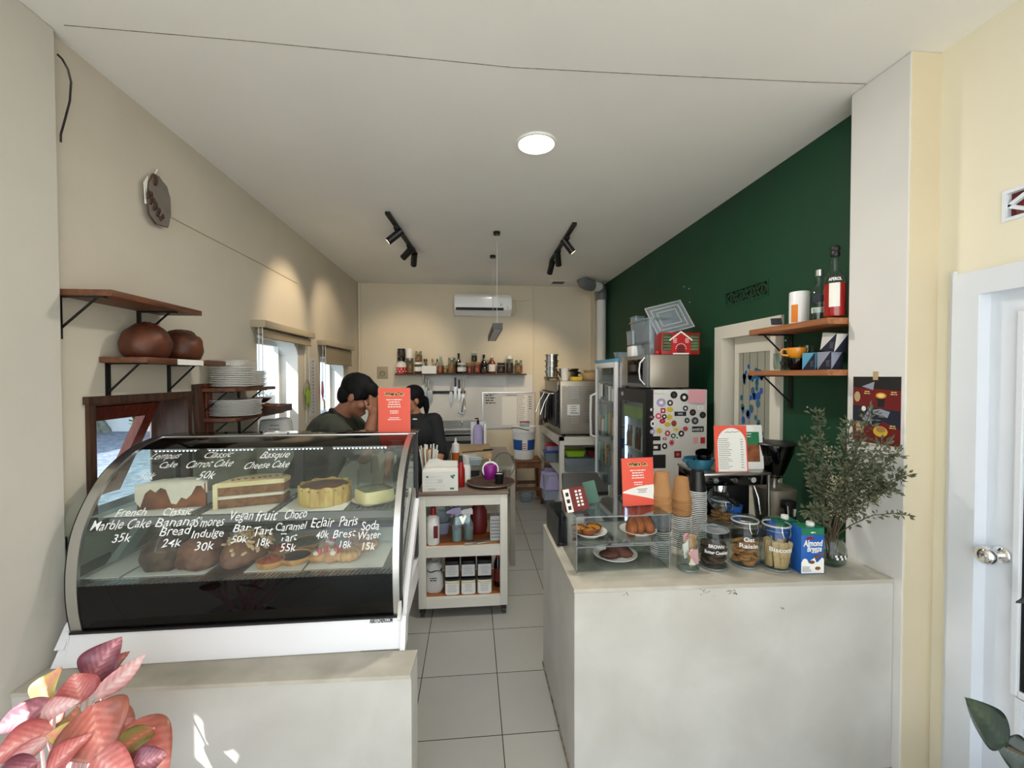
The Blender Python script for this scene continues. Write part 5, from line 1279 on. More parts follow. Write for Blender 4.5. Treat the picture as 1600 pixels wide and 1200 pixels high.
mb = MB(); mb.lathe([(.067, .084), (.066, .12), (.05, .15), (.02, .165), (0, .166)], n=24); obj('cloth_top', mb, 'paper', t, 60)
mb = MB()
for a in range(9): mb.ell((.066*math.cos(PI+a*.35), .066*math.sin(PI+a*.35), .03+.03*(a % 2)), .008, .004, .008, 8, 6)
obj('white_dots', mb, 'white_ink', t, 60)
h = shelf_item(640.5, 560, 11, 'jar', 'clear jar of grains under the white canister, back shelf left', dy=.02)
shelf_item(640, 545, 12, 'can', 'white canister standing on a clear jar at the left of the back shelf', SZ+h+.001, dy=.02)
h = shelf_item(654, 566, 13, 'jarw', 'white-labelled jar right of the jar that carries the white canister, back shelf', dy=0)
shelf_item(654, 549, 11, 'jar', 'clear jar standing on the white-labelled jar, left part of back shelf', SZ+h+.001)
h = shelf_item(627, 558, 12, 'jard', 'dark-lidded jar behind the red tin, back shelf', dy=.045, )
shelf_item(627, 545, 12, 'jard', 'upper dark-lidded jar of the two stacked behind the red tin', SZ+h+.001, dy=.045)
t = thing('utensil_box', 'white open utensil box on the back shelf', 'box', (pY(671, 580, 5.88).x, 5.88, SZ))
mb = MB(); w_ = .095
mb.box(-w_, w_, -.05, .05, 0, .006)
for q in ((-w_, w_, -.05, -.045), (-w_, w_, .045, .05), (-w_, -w_+.005, -.045, .045), (w_-.005, w_, -.045, .045)): mb.box(*q, .006, .105)
obj('box_body', mb, 'white_plastic', t, 0)
for k, (a, m_) in enumerate(((.1, 'black_plastic'), (-.25, 'black_plastic'), (.35, 'steel_dull'), (.5, 'black_plastic'), (-.1, 'shelf_wood_light'))):
    mb = MB(); mb.tube([(0, 0, .01), (.16*math.sin(a), .01, .16)], .006, 6); mb.ell((.16*math.sin(a), .01, .175), .012, .005, .024, 8, 6)
    solo('utensil', mb, m_, ('black handled utensil' if 'black' in m_ else 'steel utensil' if 'steel' in m_ else 'wooden utensil')+' sticking out of the white utensil box', 'utensil', (t.location.x-.055+.028*k, 5.875, SZ+.006), 0, ('black' if 'black' in m_ else m_.split('_')[0])+' utensils in the box')
for px, top, w_, k, l, dy in ((688, 553, 9, 'bottle', 'clear slim-necked bottle right of the white utensil box', 0), (696, 571, 7, 'jar', 'very small jar between the slim-necked bottle and the tall square-shouldered jar', 0),
    (706, 559, 12, 'jar', 'tall clear jar with grey lid near the middle of the back shelf', .01), (716.5, 552, 8, 'dbottle', 'black slim bottle behind the white-labelled middle jar', .05), (721.5, 567, 14, 'jarw', 'large white-labelled jar at the middle of the back shelf', -.02),
    (733.5, 567, 10, 'jarr', 'small jar of reddish brown spice right of the large white-labelled jar', 0), (756, 554, 9, 'dbottle', 'dark bottle behind the dark-filled jar right of the stacked jars', .05), (757, 568, 11, 'jard', 'short dark-filled jar left of the brown bottle', -.02),
    (768.5, 555, 11, 'bbottle', 'brown bottle with a white label and white cap on the back shelf', 0), (783, 567, 13, 'jard', 'wide dark red jar right of the brown bottle', 0), (796.5, 556, 11, 'jarw', 'tall jar with white lid at the right part of the back shelf', 0), (810.5, 563, 12, 'jar', 'jar with grey lid at the far right end of the back shelf', 0)):
    shelf_item(px, top, w_, k, l, dy=dy)
h = shelf_item(745.5, 566, 12, 'jarr', 'jar of red spice under the brown jar, middle right of back shelf')
shelf_item(741, 549, 9, 'jarw', 'brown jar with white lid stacked on the red spice jar', SZ+h+.001)
# knife rack
zk = pY(700, 613, BW).z
mb = MB(); mb.box(pY(662, 613, BW).x, pY(727, 613, BW).x, BW-.018, BW, zk-.02, zk+.02)
solo('knife_rack', mb, 'black_plastic', 'black magnetic knife rack strip under the back shelf', 'rack', (0, 0, 0), smooth=0)
for px, t0, t1, hm, l in ((661.5, 588, 622, 'steel_dull', 'short steel knife at the far left of the rack'), (665.5, 590, 628, 'steel_dull', 'second steel tool from the left on the rack'), (669, 592, 637, 'steel_dull', 'long steel knife third from the left on the rack'), (673.5, 595, 632, 'light_grey', 'pale grey knife at the right of the left knife cluster'),
    (704.5, 597, 637, 'light_grey', 'broad grey knife alone left of the black handled knives'), (711.5, 590, 626, 'black_plastic', 'black handled knife, left of the two black handled ones'), (717.5, 593, 628, 'black_plastic', 'black handled knife, right of the two black handled ones'), (723.5, 592, 651, 'steel_dull', 'long thin steel blade at the far right of the rack')):
    a = pY(px, t0, BW-.02); b = pY(px-1, t1, BW-.02); x = a.x; L_ = a.z-b.z; y = BW-.0185
    t = thing('kitchen_knife', l, 'knife', (x, y, a.z), 0, 'knives on the rack')
    mb = MB(); w2 = .019; mb.prism([(-w2, -.002, -L_*.38), (w2, -.002, -L_*.38), (w2*.9, -.002, -L_*.82), (-w2*.4, -.002, -L_), (-w2, -.002, -L_*.9)], (0, -.003, 0)); obj('blade', mb, 'steel', t, 0)
    mb = MB(); mb.box(-.012, .012, -.016, -.001, -L_*.4, 0, 0, .004); obj('handle', mb, hm, t, 40)
# sink
t = thing('kitchen_sink', 'stainless steel sink unit below the knives on the back wall', 'sink', (-.3, 5.7, 0))
x0, x1 = -.98, .14
mb = MB(); mb.box(x0, x1, 5.44, 5.46, .78, .86); mb.box(x0, x1, 5.44, BW-.02, .84, .86); mb.box(x0, x1, BW-.035, BW-.02, .86, .975); mb.box(x0, x1, BW-.05, BW-.02, .965, .985); obj('worktop', mb, 'steel', t, 0, world=True)
mb = MB(); mb.box(-.36, .06, 5.52, 5.87, .861, .8615); obj('basin', mb, 'dark_grey', t, 0, world=True)
mb = MB(); mb.box(x0, x1, 5.47, 5.475, .25, .80); obj('front_panel', mb, 'dark_grey', t, 0, world=True)
for x in (x0+.03, x1-.03):
    for y in (5.47, 5.92): mb = MB(); mb.cyl((x, y, 0), (x, y, .84), .02, n=12); obj('leg', mb, 'steel_dull', t, 40, world=True)
q = pY(722, 640, BW)
t = thing('kitchen_tap', 'tall chrome gooseneck tap on the wall above the sink', 'tap', (q.x, BW, 1.2))
mb = MB(); z0 = pY(722, 645, BW).z; z1 = pY(726, 622, BW).z; mb.tube([(q.x, BW, z0), (q.x, BW-.05, z0), (q.x, BW-.06, z0+.03), (q.x+.02, BW-.10, z1-.05), (q.x+.03, BW-.14, z1), (q.x+.04, BW-.19, z1-.03), (q.x+.045, BW-.2, z1-.14)], .009, 8); mb.cyl((q.x-.03, BW-.045, z0), (q.x+.03, BW-.045, z0), .014, n=10); obj('spout', mb, 'chrome', t, 60, world=True)
mb = MB(); mb.tube([(q.x-.06, BW-.06, z0+.01), (q.x-.03, BW-.05, z0)], .008, 6); obj('lever', mb, 'chrome', t, 60, world=True)
z0 = pY(723, 659, BW).z; mb = MB(); mb.cyl((q.x, BW, z0), (q.x, BW-.07, z0), .012, n=10); mb.cyl((q.x-.03, BW-.06, z0), (q.x+.03, BW-.06, z0), .008, n=8); mb.cyl((q.x, BW-.07, z0), (q.x, BW-.07, z0-.05), .009, n=8)
solo('water_valve', mb, 'chrome', 'small chrome valve on the wall under the gooseneck tap', 'tap', (0, 0, 0))
mb = MB(); a = pY(732, 613, BW); b = pY(741, 619, BW); mb.box(a.x, b.x, BW-.004, BW, b.z, a.z); solo('wall_plate', mb, 'crust', 'small brown notice plate above the gooseneck tap', 'sign', (0, 0, 0), smooth=0)
# whiteboard
t = thing('whiteboard', 'whiteboard with handwritten lists and pinned sheets on the back wall', 'whiteboard', (.52, BW, .88))
x0, x1, z0, z1 = .157, .879, .885, 1.362
mb = MB(); mb.box(x0, x1, BW-.012, BW, z0, z1); obj('panel', mb, 'paper_grey', t, 0, world=True)
mb = MB()
for q in ((x0-.012, x1+.012, z0-.012, z0), (x0-.012, x1+.012, z1, z1+.012), (x0-.012, x0, z0, z1), (x1, x1+.012, z0, z1)): mb.box(q[0], q[1], BW-.02, BW, q[2], q[3])
obj('frame', mb, 'alu', t, 0, world=True)
F = lambda x, z: frame((x, BW-.0125, z), (1, 0, 0), (0, 0, 1))
mb = MB(); mb.box(x0+.26, x0+.47, BW-.0135, BW-.012, z0+.03, z1-.05); obj('pinned_sheet', mb, 'paper', t, 0, world=True)
mb = MB(); mb.box(x0+.495, x0+.62, BW-.0135, BW-.012, z0+.03, z1-.03); obj('pinned_list', mb, 'paper', t, 0, world=True)
mb = MB(); scribble(mb, F(x0+.13, z1-.085), .20, .14, 4, .016, 0, 3, center=False); scribble(mb, F(x0+.13, z1-.01), .2, .04, 1, .008, 0, 8); scribble(mb, F(x0+.40, z1-.03), .25, .02, 1, .008, 0, 9)
mb2 = F(x0+.555, z1-.22); scribble(mb, mb2 @ Matrix.Translation((0, 0, .001)), .11, .38, 14, .006, 0, 5, center=False); scribble(mb, F(x0+.66, z1-.14), .06, .2, 6, .010, 0, 6)
obj('marker_writing', mb, 'dark_grey', t, 0, world=True)
# work table, board and bottles
TZ = .845
t = thing('work_table', 'dark work table behind the white trolley, carrying a thick wooden board', 'table', (.06, 4.0, 0))
mb = MB(); mb.box(-.22, .36, 3.56, 4.55, TZ-.03, TZ); obj('top', mb, 'steel_dull', t, 0, world=True)
for x in (-.20, .34):
    for y in (3.58, 4.53): mb = MB(); mb.box(x-.02, x+.02, y-.02, y+.02, 0, TZ-.03); obj('leg', mb, 'steel_dull', t, 0, world=True)
mb = MB(); mb.box(-.16, .17, 3.86, 4.46, 0, .05, 0, .006); solo('chopping_board', mb, 'board_wood', 'thick pale wooden chopping board on the work table', 'board', (.01, 0, TZ+.001), smooth=30)
mb = MB(); mb.box(-.15, .14, -.012, .012, 0, .006, 0, .002); mb.box(.06, .15, -.014, .014, 0, .014, 0, .004); solo('bread_knife', mb, 'black_plastic', 'dark knife lying on the thick pale chopping board', 'knife', (.05, 4.0, TZ+.052), .35)
def sq_bottle():
    q = pY(712, 724, 3.70); t = thing('squeeze_bottle', 'white squeeze bottle half full of orange sauce on the work table', 'bottle', (q.x, 3.70, TZ+.001))
    mb = MB(); mb.lathe([(0, 0), (.033, 0), (.034, .1)], n=24); obj('sauce', mb, 'syrup', t, 40)
    mb = MB(); mb.lathe([(.034, .1), (.034, .145), (.03, .155), (0, .155)], n=24); obj('clear_top', mb, 'white_plastic', t, 40)
    mb = MB(); mb.lathe([(.032, .155), (.03, .172), (.012, .182), (.006, .225), (0, .226)], n=20); obj('nozzle', mb, 'white_plastic', t, 40)
sq_bottle()
q = pY(695, 718, 3.66); t = thing('wire_basket', 'small black wire basket left of the squeeze bottle', 'basket', (q.x, 3.66, TZ+.001))
mb = MB()
for z in (.0, .03, .06, .09): mb.tube([(-.045, -.04, z+.003), (.045, -.04, z+.003), (.045, .04, z+.003), (-.045, .04, z+.003), (-.045, -.04, z+.003)], .0025, 5)
for k in range(8):
    x = -.045+.09*k/7; mb.tube([(x, -.04, 0), (x, -.04, .093)], .0018, 5); mb.tube([(x, .04, 0), (x, .04, .093)], .0018, 5)
obj('wire_frame', mb, 'black_metal', t, 60)
q = pY(740, 742, 3.60); t = thing('plastic_tub', 'clear plastic tub with white contents below the chopping board front edge', 'tub', (q.x, 3.66, TZ+.001))
mb = MB(); mb.lathe([(0, .002), (.07, .002), (.085, .075), (.087, .075)], n=28, sq=4); obj('tub_body', mb, 'clear_plastic', t, 40)
mb = MB(); mb.lathe([(0, .004), (.068, .004), (.076, .05), (0, .055)], n=28, sq=4); obj('flour', mb, 'paper', t, 40)
q = pY(730, 742, 3.6); mb = MB(); mb.lathe([(0, 0), (.03, 0), (.036, .09), (.033, .09), (.028, .005), (0, .005)], n=20); solo('paper_tumbler', mb, 'white_plastic', 'white tumbler beside the clear tub on the work table', 'cup', (q.x-.01, 3.60, TZ+.001), smooth=40)
q = pY(748, 705, 4.2); t = thing('soap_dispenser', 'tall lilac pump bottle in a white bracket at the rear of the work table', 'bottle', (q.x, 4.50, TZ+.001))
t.location.x = pY(747, 700, 4.48).x; t.location.y = 4.49
mb = MB(); mb.lathe([(0, 0), (.052, 0), (.054, .02), (.05, .2), (.04, .235), (.016, .25), (0, .25)], n=24, sq=3); obj('bottle_body', mb, 'lilac', t, 40)
mb = MB(); mb.cyl((0, 0, .25), (0, 0, .29), .014, n=12); mb.tube([(0, 0, .29), (0, 0, .31), (-.03, -.02, .312)], .007, 6); obj('pump', mb, 'black_plastic', t, 40)
mb = MB(); mb.box(-.075, .085, .052, .058, -.0, .27); mb.box(.06, .085, -.04, .052, 0, .26); obj('white_bracket', mb, 'white_plastic', t, 0)
# stool, bucket
q = pY(822, 722, 5.45)
t = thing('wooden_stool', 'brown wooden stool carrying the white paint bucket', 'stool', (q.x, 5.45, 0))
sz = .545
mb = MB(); mb.box(-.18, .18, -.17, .17, sz-.035, sz, 0, .006); obj('seat', mb, 'stool_wood', t, 30)
for sx in (-1, 1):
    for sy in (-1, 1):
        mb = MB(); mb.prism([(sx*.15-.02, sy*.14-.02, sz-.035), (sx*.15+.02, sy*.14-.02, sz-.035), (sx*.15+.02, sy*.14+.02, sz-.035), (sx*.15-.02, sy*.14+.02, sz-.035)], (sx*.03, sy*.03, -(sz-.035))); obj('leg', mb, 'stool_wood', t, 0)
for q_ in ((-.17, .17, -.176, -.15, .17, .21), (-.17, .17, .15, .176, .17, .21), (-.15, .15, -.16, -.145, sz-.10, sz-.035)): mb = MB(); mb.box(*q_); obj('rail', mb, 'stool_wood', t, 0)
t = thing('paint_bucket', 'white plastic bucket with a blue and red label on the stool', 'bucket', (t.location.x-.03, 5.45, sz+.001))
mb = MB(); mb.lathe([(0, 0), (.125, 0), (.128, .01), (.15, .33), (.153, .335), (.156, .34), (.156, .37), (.152, .372), (.158, .40), (.154, .41), (.145, .41), (.12, .02), (0, .02)], n=40); obj('bucket_body', mb, 'white_plastic', t, 40)
def bwrap(nm, mat, z0, z1, a0, a1, off):
    mb = MB(); mb.grid(lambda u, v: ((.128+.022*((z0+(z1-z0)*v)-.01)/.32+off)*math.cos(a0+(a1-a0)*u), (.128+.022*((z0+(z1-z0)*v)-.01)/.32+off)*math.sin(a0+(a1-a0)*u), z0+(z1-z0)*v), 16, 2); obj(nm, mb, mat, t, 60)
bwrap('blue_label', 'blue_plastic', .12, .25, PI+.25, 2*PI-.15, .001); bwrap('white_panel', 'paper', .125, .255, 1.5*PI-.25, 1.5*PI+.22, .002)
mb = MB()
for k in range(4):
    for j in range(3): a = 1.5*PI-.17+.11*j; z = .145+.027*k; mb.cbox((.1425*math.cos(a), .1425*math.sin(a), z), .003, .012, .014, 0, 0, (0, 0, a))
obj('red_marks', mb, 'red_plastic', t, 0)
mb = MB(); mb.tube([(.156*math.cos(a), .156*math.sin(a)-.01, .385+.02*math.sin(a*2)) for a in [PI*.95+k*.12 for k in range(18)]], .005, 6); obj('handle', mb, 'black_plastic', t, 60)
mb = MB(); mb.box(-.06, .06, -.05, .05, .0, .05, 0, .004); mb.box(-.062, .062, -.052, .052, .05, .062, 1, .003); solo('food_tub', mb, ['clear_plastic', 'sauce_red'], 'small red-lidded clear tub on top of the white bucket', 'tub', tuple(t.location+Vector((.01, 0, .411))), smooth=30)
mb = MB(); mb.cyl((0, 0, 0), (0, 0, .004), .158, n=36); solo('bucket_lid', mb, 'white_plastic', 'flat white lid lying in the mouth of the bucket under the red-lidded tub', 'lid', tuple(t.location+Vector((0, 0, .4062))))
q = pZ(822, 782, 0); mb = MB(); mb.lathe([(0, .002), (.075, .002), (.09, .11), (.085, .11), (.07, .008), (0, .008)], n=24, sq=5); mb.lathe([(0, .01), (.068, .01), (.074, .07), (0, .075)], n=20, sq=4, mi=1); solo('floor_tub', mb, ['clear_plastic', 'paper_grey'], 'pale plastic tub on the floor in front of the wooden stool', 'tub', (q.x, q.y, .001), smooth=40)
# glass pan lid leaning
mb = MB(); mb.lathe([(0, .02), (.04, .018), (.08, .008), (.095, 0)], X=Matrix.Rotation(R(76), 4, 'X'), n=36); mb.torus((0, 0, 0), .095, .004, 36, 6, X=Matrix.Rotation(R(76), 4, 'X'), mi=1)
solo('pan_lid', mb, ['fridge_glass', 'steel'], 'round glass pan lid standing upright behind the round tray on the trolley', 'lid', (pY(787, 735, 3.2).x, 3.205, .8325+.098), R(-35), smooth=50)
# oven on its white table
OX0, OX1, OY0, OY1 = .965, 1.60, 4.62, 5.62
t = thing('oven_table', 'white steel table carrying the stainless oven', 'table', (1.28, 5.1, 0))
for x in (OX0+.015, OX1+.06):
    for y in (OY0+.0, 5.90): mb = MB(); mb.box(x-.025, x+.025, y-.025, y+.025, 0, .93); obj('leg', mb, 'cart_white', t, 0, world=True)
mb = MB(); mb.box(OX0-.01, OX1+.08, OY0-.025, 5.925, .89, .93); mb.box(OX0-.01, OX0+.02, OY0, 5.9, .83, .89); mb.box(OX0, OX1+.08, OY0-.02, OY0, .84, .89); obj('top', mb, 'cart_white', t, 0, world=True)
mb = MB(); mb.box(OX0, OX1+.07, OY0, 5.9, .50, .525); obj('middle_shelf', mb, 'cart_white', t, 0, world=True)
mb = MB(); mb.box(OX0, OX1+.07, OY0, 5.9, .12, .15); obj('lower_shelf', mb, 'cart_white', t, 0, world=True)
t = thing('oven', 'stainless steel convection oven with vent slots on the white table', 'oven', ((OX0+OX1)/2, 5.1, .95))
mb = MB(); mb.box(OX0, OX1, OY0, OY1, .96, 1.545, 0, .006); obj('body', mb, 'steel_dull', t, 30, world=True)
mb = MB(); mb.box(OX0-.035, OX0-.001, OY0+.13, OY1, 1.03, 1.42, 0, .006); obj('door', mb, 'dark_grey', t, 30, world=True)
mb = MB(); mb.box(OX0-.004, OX0-.001, OY0+.02, OY0+.10, 1.02, 1.5); obj('control_panel', mb, 'ink', t, 0, world=True)
for k in range(6): mb = MB(); mb.cyl((OX0-.004, OY0+.06, 1.08+.07*k), (OX0-.02, OY0+.06, 1.08+.07*k), .012, n=12); obj('control_knob', mb, 'black_plastic', t, 40, world=True)
mb = MB(); mb.tube([(OX0-.035, OY0+.2, 1.40), (OX0-.075, OY0+.2, 1.40), (OX0-.075, OY1-.05, 1.40), (OX0-.035, OY1-.05, 1.40)], .009, 8); obj('door_handle', mb, 'steel', t, 60, world=True)
mb = MB(); mb.box(OX0+.02, OX1-.02, OY0-.003, OY0-.0005, .99, 1.49); obj('side_panel', mb, 'steel_dull', t, 0, world=True)
mb = MB()
for cx in (898, 920):
    for cy in (1.405, 1.13):
        x = pY(cx, 640, OY0).x
        for k in range(5): mb.box(x-.045, x+.045, OY0-.008, OY0-.002, cy-.05+.026*k, cy-.05+.026*k+.012)
obj('vent_slots', mb, 'steel', t, 0, world=True)
for x in (OX0+.05, OX1-.05):
    for y in (OY0+.05, OY1-.05): mb = MB(); mb.cyl((x, y, .931), (x, y, .962), .018, n=10); obj('foot', mb, 'black_plastic', t, 40, world=True)
x = pY(896, 646, OY0).x; mb = MB(); mb.box(x-.07, x+.07, OY0-.0055, OY0-.0035, 1.17, 1.285); F = frame((x, OY0-.0055, 1.23), (1, 0, 0), (0, 0, 1)); obj('note_paper', mb, 'paper', t, 0, world=True)
mb = MB(); scribble(mb, F, .11, .09, 4, .008, 0, 3); obj('note_writing', mb, 'mid_grey', t, 0, world=True)
mb = MB(); mb.box(OX0+.05, OX0+.08, OY0-.0045, OY0-.003, 1.48, 1.5); mb.box(OX0-.006, OX0-.001, OY0+.10, OY0+.13, 1.42, 1.53, 0); obj('stickers', mb, 'paper', t, 0, world=True)
def cloth(label, y0, y1, z0, mat, x):
    mb = MB()
    def fn(u, v):
        y = y0+(y1-y0)*u; s = v*2-1; z = 1.408-abs(s)*(1.40-z0)*(1-.12*math.sin(u*5)); return (x+.012*s+.010*math.sin(u*14+s*2)*abs(s), y, z)
    mb.grid(fn, 16, 20); o = solo('tea_towel', mb, mat, label, 'towel', (0, 0, 0), smooth=60)
    md = o.modifiers.new('thickness', 'SOLIDIFY'); md.thickness = .003
cloth('dark tea towel hanging over the oven door handle, nearest', OY0+.24, OY0+.50, 1.07, 'dark_cloth', OX0-.078)
cloth('grey-white tea towel hanging over the oven door handle, farther', OY0+.58, OY0+.90, 1.0, 'grey_cloth', OX0-.078)
for k, (y, l) in enumerate(((OY0+.54, 'steel tongs hooked on the oven handle between the two towels'), (OY0+.20, 'steel tongs hooked at the near end of the oven handle'))):
    mb = MB(); mb.tube([(OX0-.085, y, 1.40), (OX0-.14, y+.01, 1.30), (OX0-.19, y, 1.16)], [.006, .005, .008], 6); mb.tube([(OX0-.085, y, 1.40), (OX0-.12, y+.03, 1.28), (OX0-.13, y+.03, 1.12)], [.006, .005, .008], 6); solo('tongs', mb, 'steel', l, 'tongs', (0, 0, 0))
# on top of the oven
OZ = 1.5455
def pan(label, px, y, r, h, z, mat, name='cake_tin', cat='tin', lip=True, grp=None):
    x = pY(px, 590, y).x; mb = MB(); mb.lathe([(0, 0), (r*.9, 0), (r*.93, h*.72), (r*1.06, h*.76), (r*1.07, h+.003), (r*.97, h+.003), (r*.9, .004), (0, .004)], n=32); return solo(name, mb, mat, label, cat, (x, y, z), 0, grp, smooth=40)
z = OZ
mb = MB(); mb.lathe([(0, 0), (.085, 0), (.10, .022), (.098, .022), (.083, .004), (0, .004)], n=24, sq=5); solo('tray_pile', mb, 'steel_dull', 'grey baking tray under the stacked round tins on the oven', 'tray', (pY(862, 590, 5.35).x, 5.35, z), smooth=30); z += .0235
mb = MB(); mb.lathe([(0, 0), (.082, 0), (.096, .02), (.094, .02), (.08, .004), (0, .004)], n=24, sq=5); solo('tray_pile', mb, 'steel_dull', 'smaller grey baking tray directly under the round tins on the oven', 'tray', (pY(862, 590, 5.35).x, 5.35, z), smooth=30); z += .0215
for k, (h, l) in enumerate(((.072, 'bottom'), (.062, 'second from bottom'), (.062, 'third from bottom'), (.07, 'top'))):
    pan('round steel cake tin, '+l+' of the stack of four on the oven', 862, 5.35, .083-.004*(k % 2), h, z, 'steel', grp='stacked cake tins'); z += h+.0045
mb = MB(); mb.lathe([(0, 0), (.04, 0), (.047, .14), (.049, .145), (.046, .145), (.038, .005), (0, .005)], n=24); solo('paper_tumbler', mb, 'white_plastic', 'white plastic cup at the front left on top of the oven', 'cup', (pY(881, 600, 4.9).x, 4.85, OZ), smooth=40)
mb = MB(); mb.lathe([(0, 0), (.07, 0), (.12, .06), (.14, .11), (.136, .11), (.115, .06), (.065, .006), (0, .006)], n=32); solo('mixing_bowl', mb, 'steel', 'steel mixing bowl behind the white cup on the oven', 'bowl', (pY(888, 580, 5.3).x, 5.30, OZ+.0), smooth=50)
mb = MB(); mb.lathe([(0, 0), (.06, 0), (.11, .06), (.128, .10), (.124, .10), (.105, .06), (.055, .006), (0, .006)], n=32); solo('mixing_bowl', mb, 'steel', 'second steel bowl nested in the bowl behind the white cup', 'bowl', (pY(888, 570, 5.3).x+.006, 5.30, OZ+.045), smooth=50)
mb = MB(); mb.box(-.06, .06, -.05, .05, 0, .045, 0, .006); solo('butter_pack', mb, 'yellow_plastic', 'small yellow packet at the front on top of the oven', 'packet', (pY(900, 600, 4.75).x, 4.75, OZ), .1)
mb = MB(); mb.lathe([(0, 0), (.09, 0), (.11, .02), (.12, .05), (.13, .09), (.126, .09), (.11, .05), (.085, .008), (0, .008)], n=32); solo('proving_basket', mb, 'cardboard', 'pale tan round basket beside the yellow packet on the oven', 'basket', (pY(925, 600, 4.85).x, 4.84, OZ), smooth=50)
mb = MB(); mb.lathe([(0, 0), (.10, 0), (.115, .03), (.11, .03), (.09, .006), (0, .006)], n=32); solo('proving_basket', mb, 'board_wood', 'tan shallow basket stacked on the round one on the oven', 'basket', (pY(925, 590, 4.85).x+.01, 4.84, OZ+.091), smooth=50)
def frypan(label, px, y, z, rz):
    t = thing('frying_pan', label, 'pan', (pY(px, 580, y).x, y, z), rz, 'frying pans on the oven')
    mb = MB(); mb.lathe([(0, 0), (.09, 0), (.12, .04), (.117, .04), (.088, .004), (0, .004)], n=32); obj('pan_body', mb, 'black_metal', t, 50)
    mb = MB(); mb.tube([(.118, 0, .035), (.2, 0, .06), (.31, 0, .07)], [.008, .010, .011], 8); obj('handle', mb, 'black_plastic', t, 60)
frypan('black frying pan on top of the oven, handle towards the bowls', 922, 5.25, OZ, R(170)); frypan('black frying pan stacked on the other one on the oven', 924, 5.27, OZ+.043, R(195))
# below the oven
MZ = .5255
def tub(label, px, py, y, w_, d_, h, z, mat, lid=None, name='storage_tub', grp=None):
    t = thing(name, label, 'tub', (pY(px, py, y).x, y, z), 0, grp)
    mb = MB(); r = w_/2; mb.lathe([(0, .001), (r*.88, .001), (r, h), (r*1.03, h), (r*.96, h-.002), (r*.85, .006), (0, .006)], n=24, sq=6, sy=d_/w_); obj('tub_body', mb, mat, t, 30)
    if lid: mb = MB(); mb.lathe([(0, h+.001), (r*1.05, h+.001), (r*1.06, h+.014), (r*.95, h+.02), (0, h+.02)], n=24, sq=6, sy=d_/w_); obj('lid', mb, lid, t, 30)
tub('clear tub of dark goods at the front of the shelf under the oven', 905, 760, 4.76, .40, .24, .16, MZ, 'clear_plastic')
mb = MB(); mb.ell((0, 0, .05), .15, .09, .05, 20, 12, f=lambda v: v*(1+.3*noise.noise(v*3))); solo('dark_goods', mb, 'dark_cloth', 'dark packets inside the clear tub under the oven', 'packets', (pY(905, 760, 4.76).x, 4.76, MZ+.008), smooth=60)
tub('lime green lidded box on the clear tub under the oven', 898, 735, 4.78, .22, .16, .05, MZ+.163, 'lime', 'lime')
tub('dark red flat box to the right of the lime box under the oven', 925, 735, 4.80, .14, .16, .06, MZ+.163, 'dark_red', 'black_plastic')
tub('deep blue-lidded tub at the aisle side of the shelf under the oven', 862, 740, 5.3, .2, .2, .12, MZ, 'clear_plastic', 'blue_plastic')
tub('red-lidded tub stacked on the blue-lidded tub under the oven', 863, 715, 5.32, .18, .18, .06, MZ+.142, 'lilac', 'red_plastic')
LZ = .1505
tub('orange-lidded pale tub standing high on the bottom shelf under the oven', 860, 740, 5.5, .16, .16, .30, LZ, 'clear_plastic', 'orange_plastic')
tub('grey-blue bin with a plastic liner on the bottom shelf under the oven', 862, 780, 5.0, .24, .24, .30, LZ, 'slate', None)
mb = MB(); mb.grid(lambda u, v: ((.12+.02*v+.006*math.sin(u*40))*math.cos(2*PI*u), (.12+.02*v+.006*math.sin(u*40))*math.sin(2*PI*u), .33-.2*v), 60, 8, closed=True); solo('bin_liner', mb, 'lilac', 'crumpled lilac plastic liner over the rim of the grey-blue bin', 'bag', (pY(862, 780, 5.0).x, 5.0, LZ), smooth=60)
mb = MB(); mb.box(0, .006, -.15, .15, 0, .36); solo('baking_sheet', mb, 'white_plastic', 'white flat board leaning at the aisle side under the oven table', 'board', (.99, 4.80, .1505), rot=(0, R(6), 0), smooth=0)
# tall glass door fridge
t = thing('tall_fridge', 'tall white fridge with a full height glass door facing the aisle', 'fridge', (1.52, 3.95, 0))
fx, fy0, fy1, fz = 1.255, 3.66, 4.28, 1.755
mb = MB(); mb.box(fx+.06, 1.80, fy0, fy1, .06, fz, 0, .006); obj('cabinet', mb, 'white_enamel', t, 30, world=True)
mb = MB(); mb.box(fx+.058, fx+.06, fy0+.04, fy1-.04, .2, 1.70); obj('interior', mb, 'light_grey', t, 0, world=True)
mb = MB()
for q in ((fy0, fy0+.05, .12, fz-.03), (fy1-.05, fy1, .12, fz-.03), (fy0+.05, fy1-.05, .12, .2), (fy0+.05, fy1-.05, fz-.08, fz-.03)): mb.box(fx, fx+.03, q[0], q[1], q[2], q[3], 0, .003)
d_ = obj('door', mb, 'white_enamel', t, 30, world=True)
mb = MB(); mb.box(fx+.008, fx+.014, fy0+.05, fy1-.05, .2, fz-.08); obj('door_glass', mb, 'fridge_glass', t, 0, world=True)
mb = MB(); mb.box(fx, fx+.06, fy0, fy1, fz-.028, fz); obj('light_canopy', mb, 'sky_blue', t, 0, world=True)
for z in (.45, .75, 1.05, 1.35): mb = MB(); mb.box(fx+.03, fx+.056, fy0+.05, fy1-.05, z, z+.01); obj('wire_shelf', mb, 'white_plastic', t, 0, world=True)
mb = MB(); mb.tube([(fx, fy1-.03, 1.42), (fx-.05, fy1-.03, 1.40), (fx-.055, fy1-.03, 1.2), (fx-.05, fy1-.03, 1.0), (fx, fy1-.03, .98)], [.014, .014, .012, .014, .014], 8); obj('door_handle', mb, 'white_plastic', t, 60, world=True)
mb = MB(); mb.box(fx-.002, fx, fy0+.36, fy0+.43, 1.40, 1.52); obj('notice', mb, 'paper', t, 0, world=True)
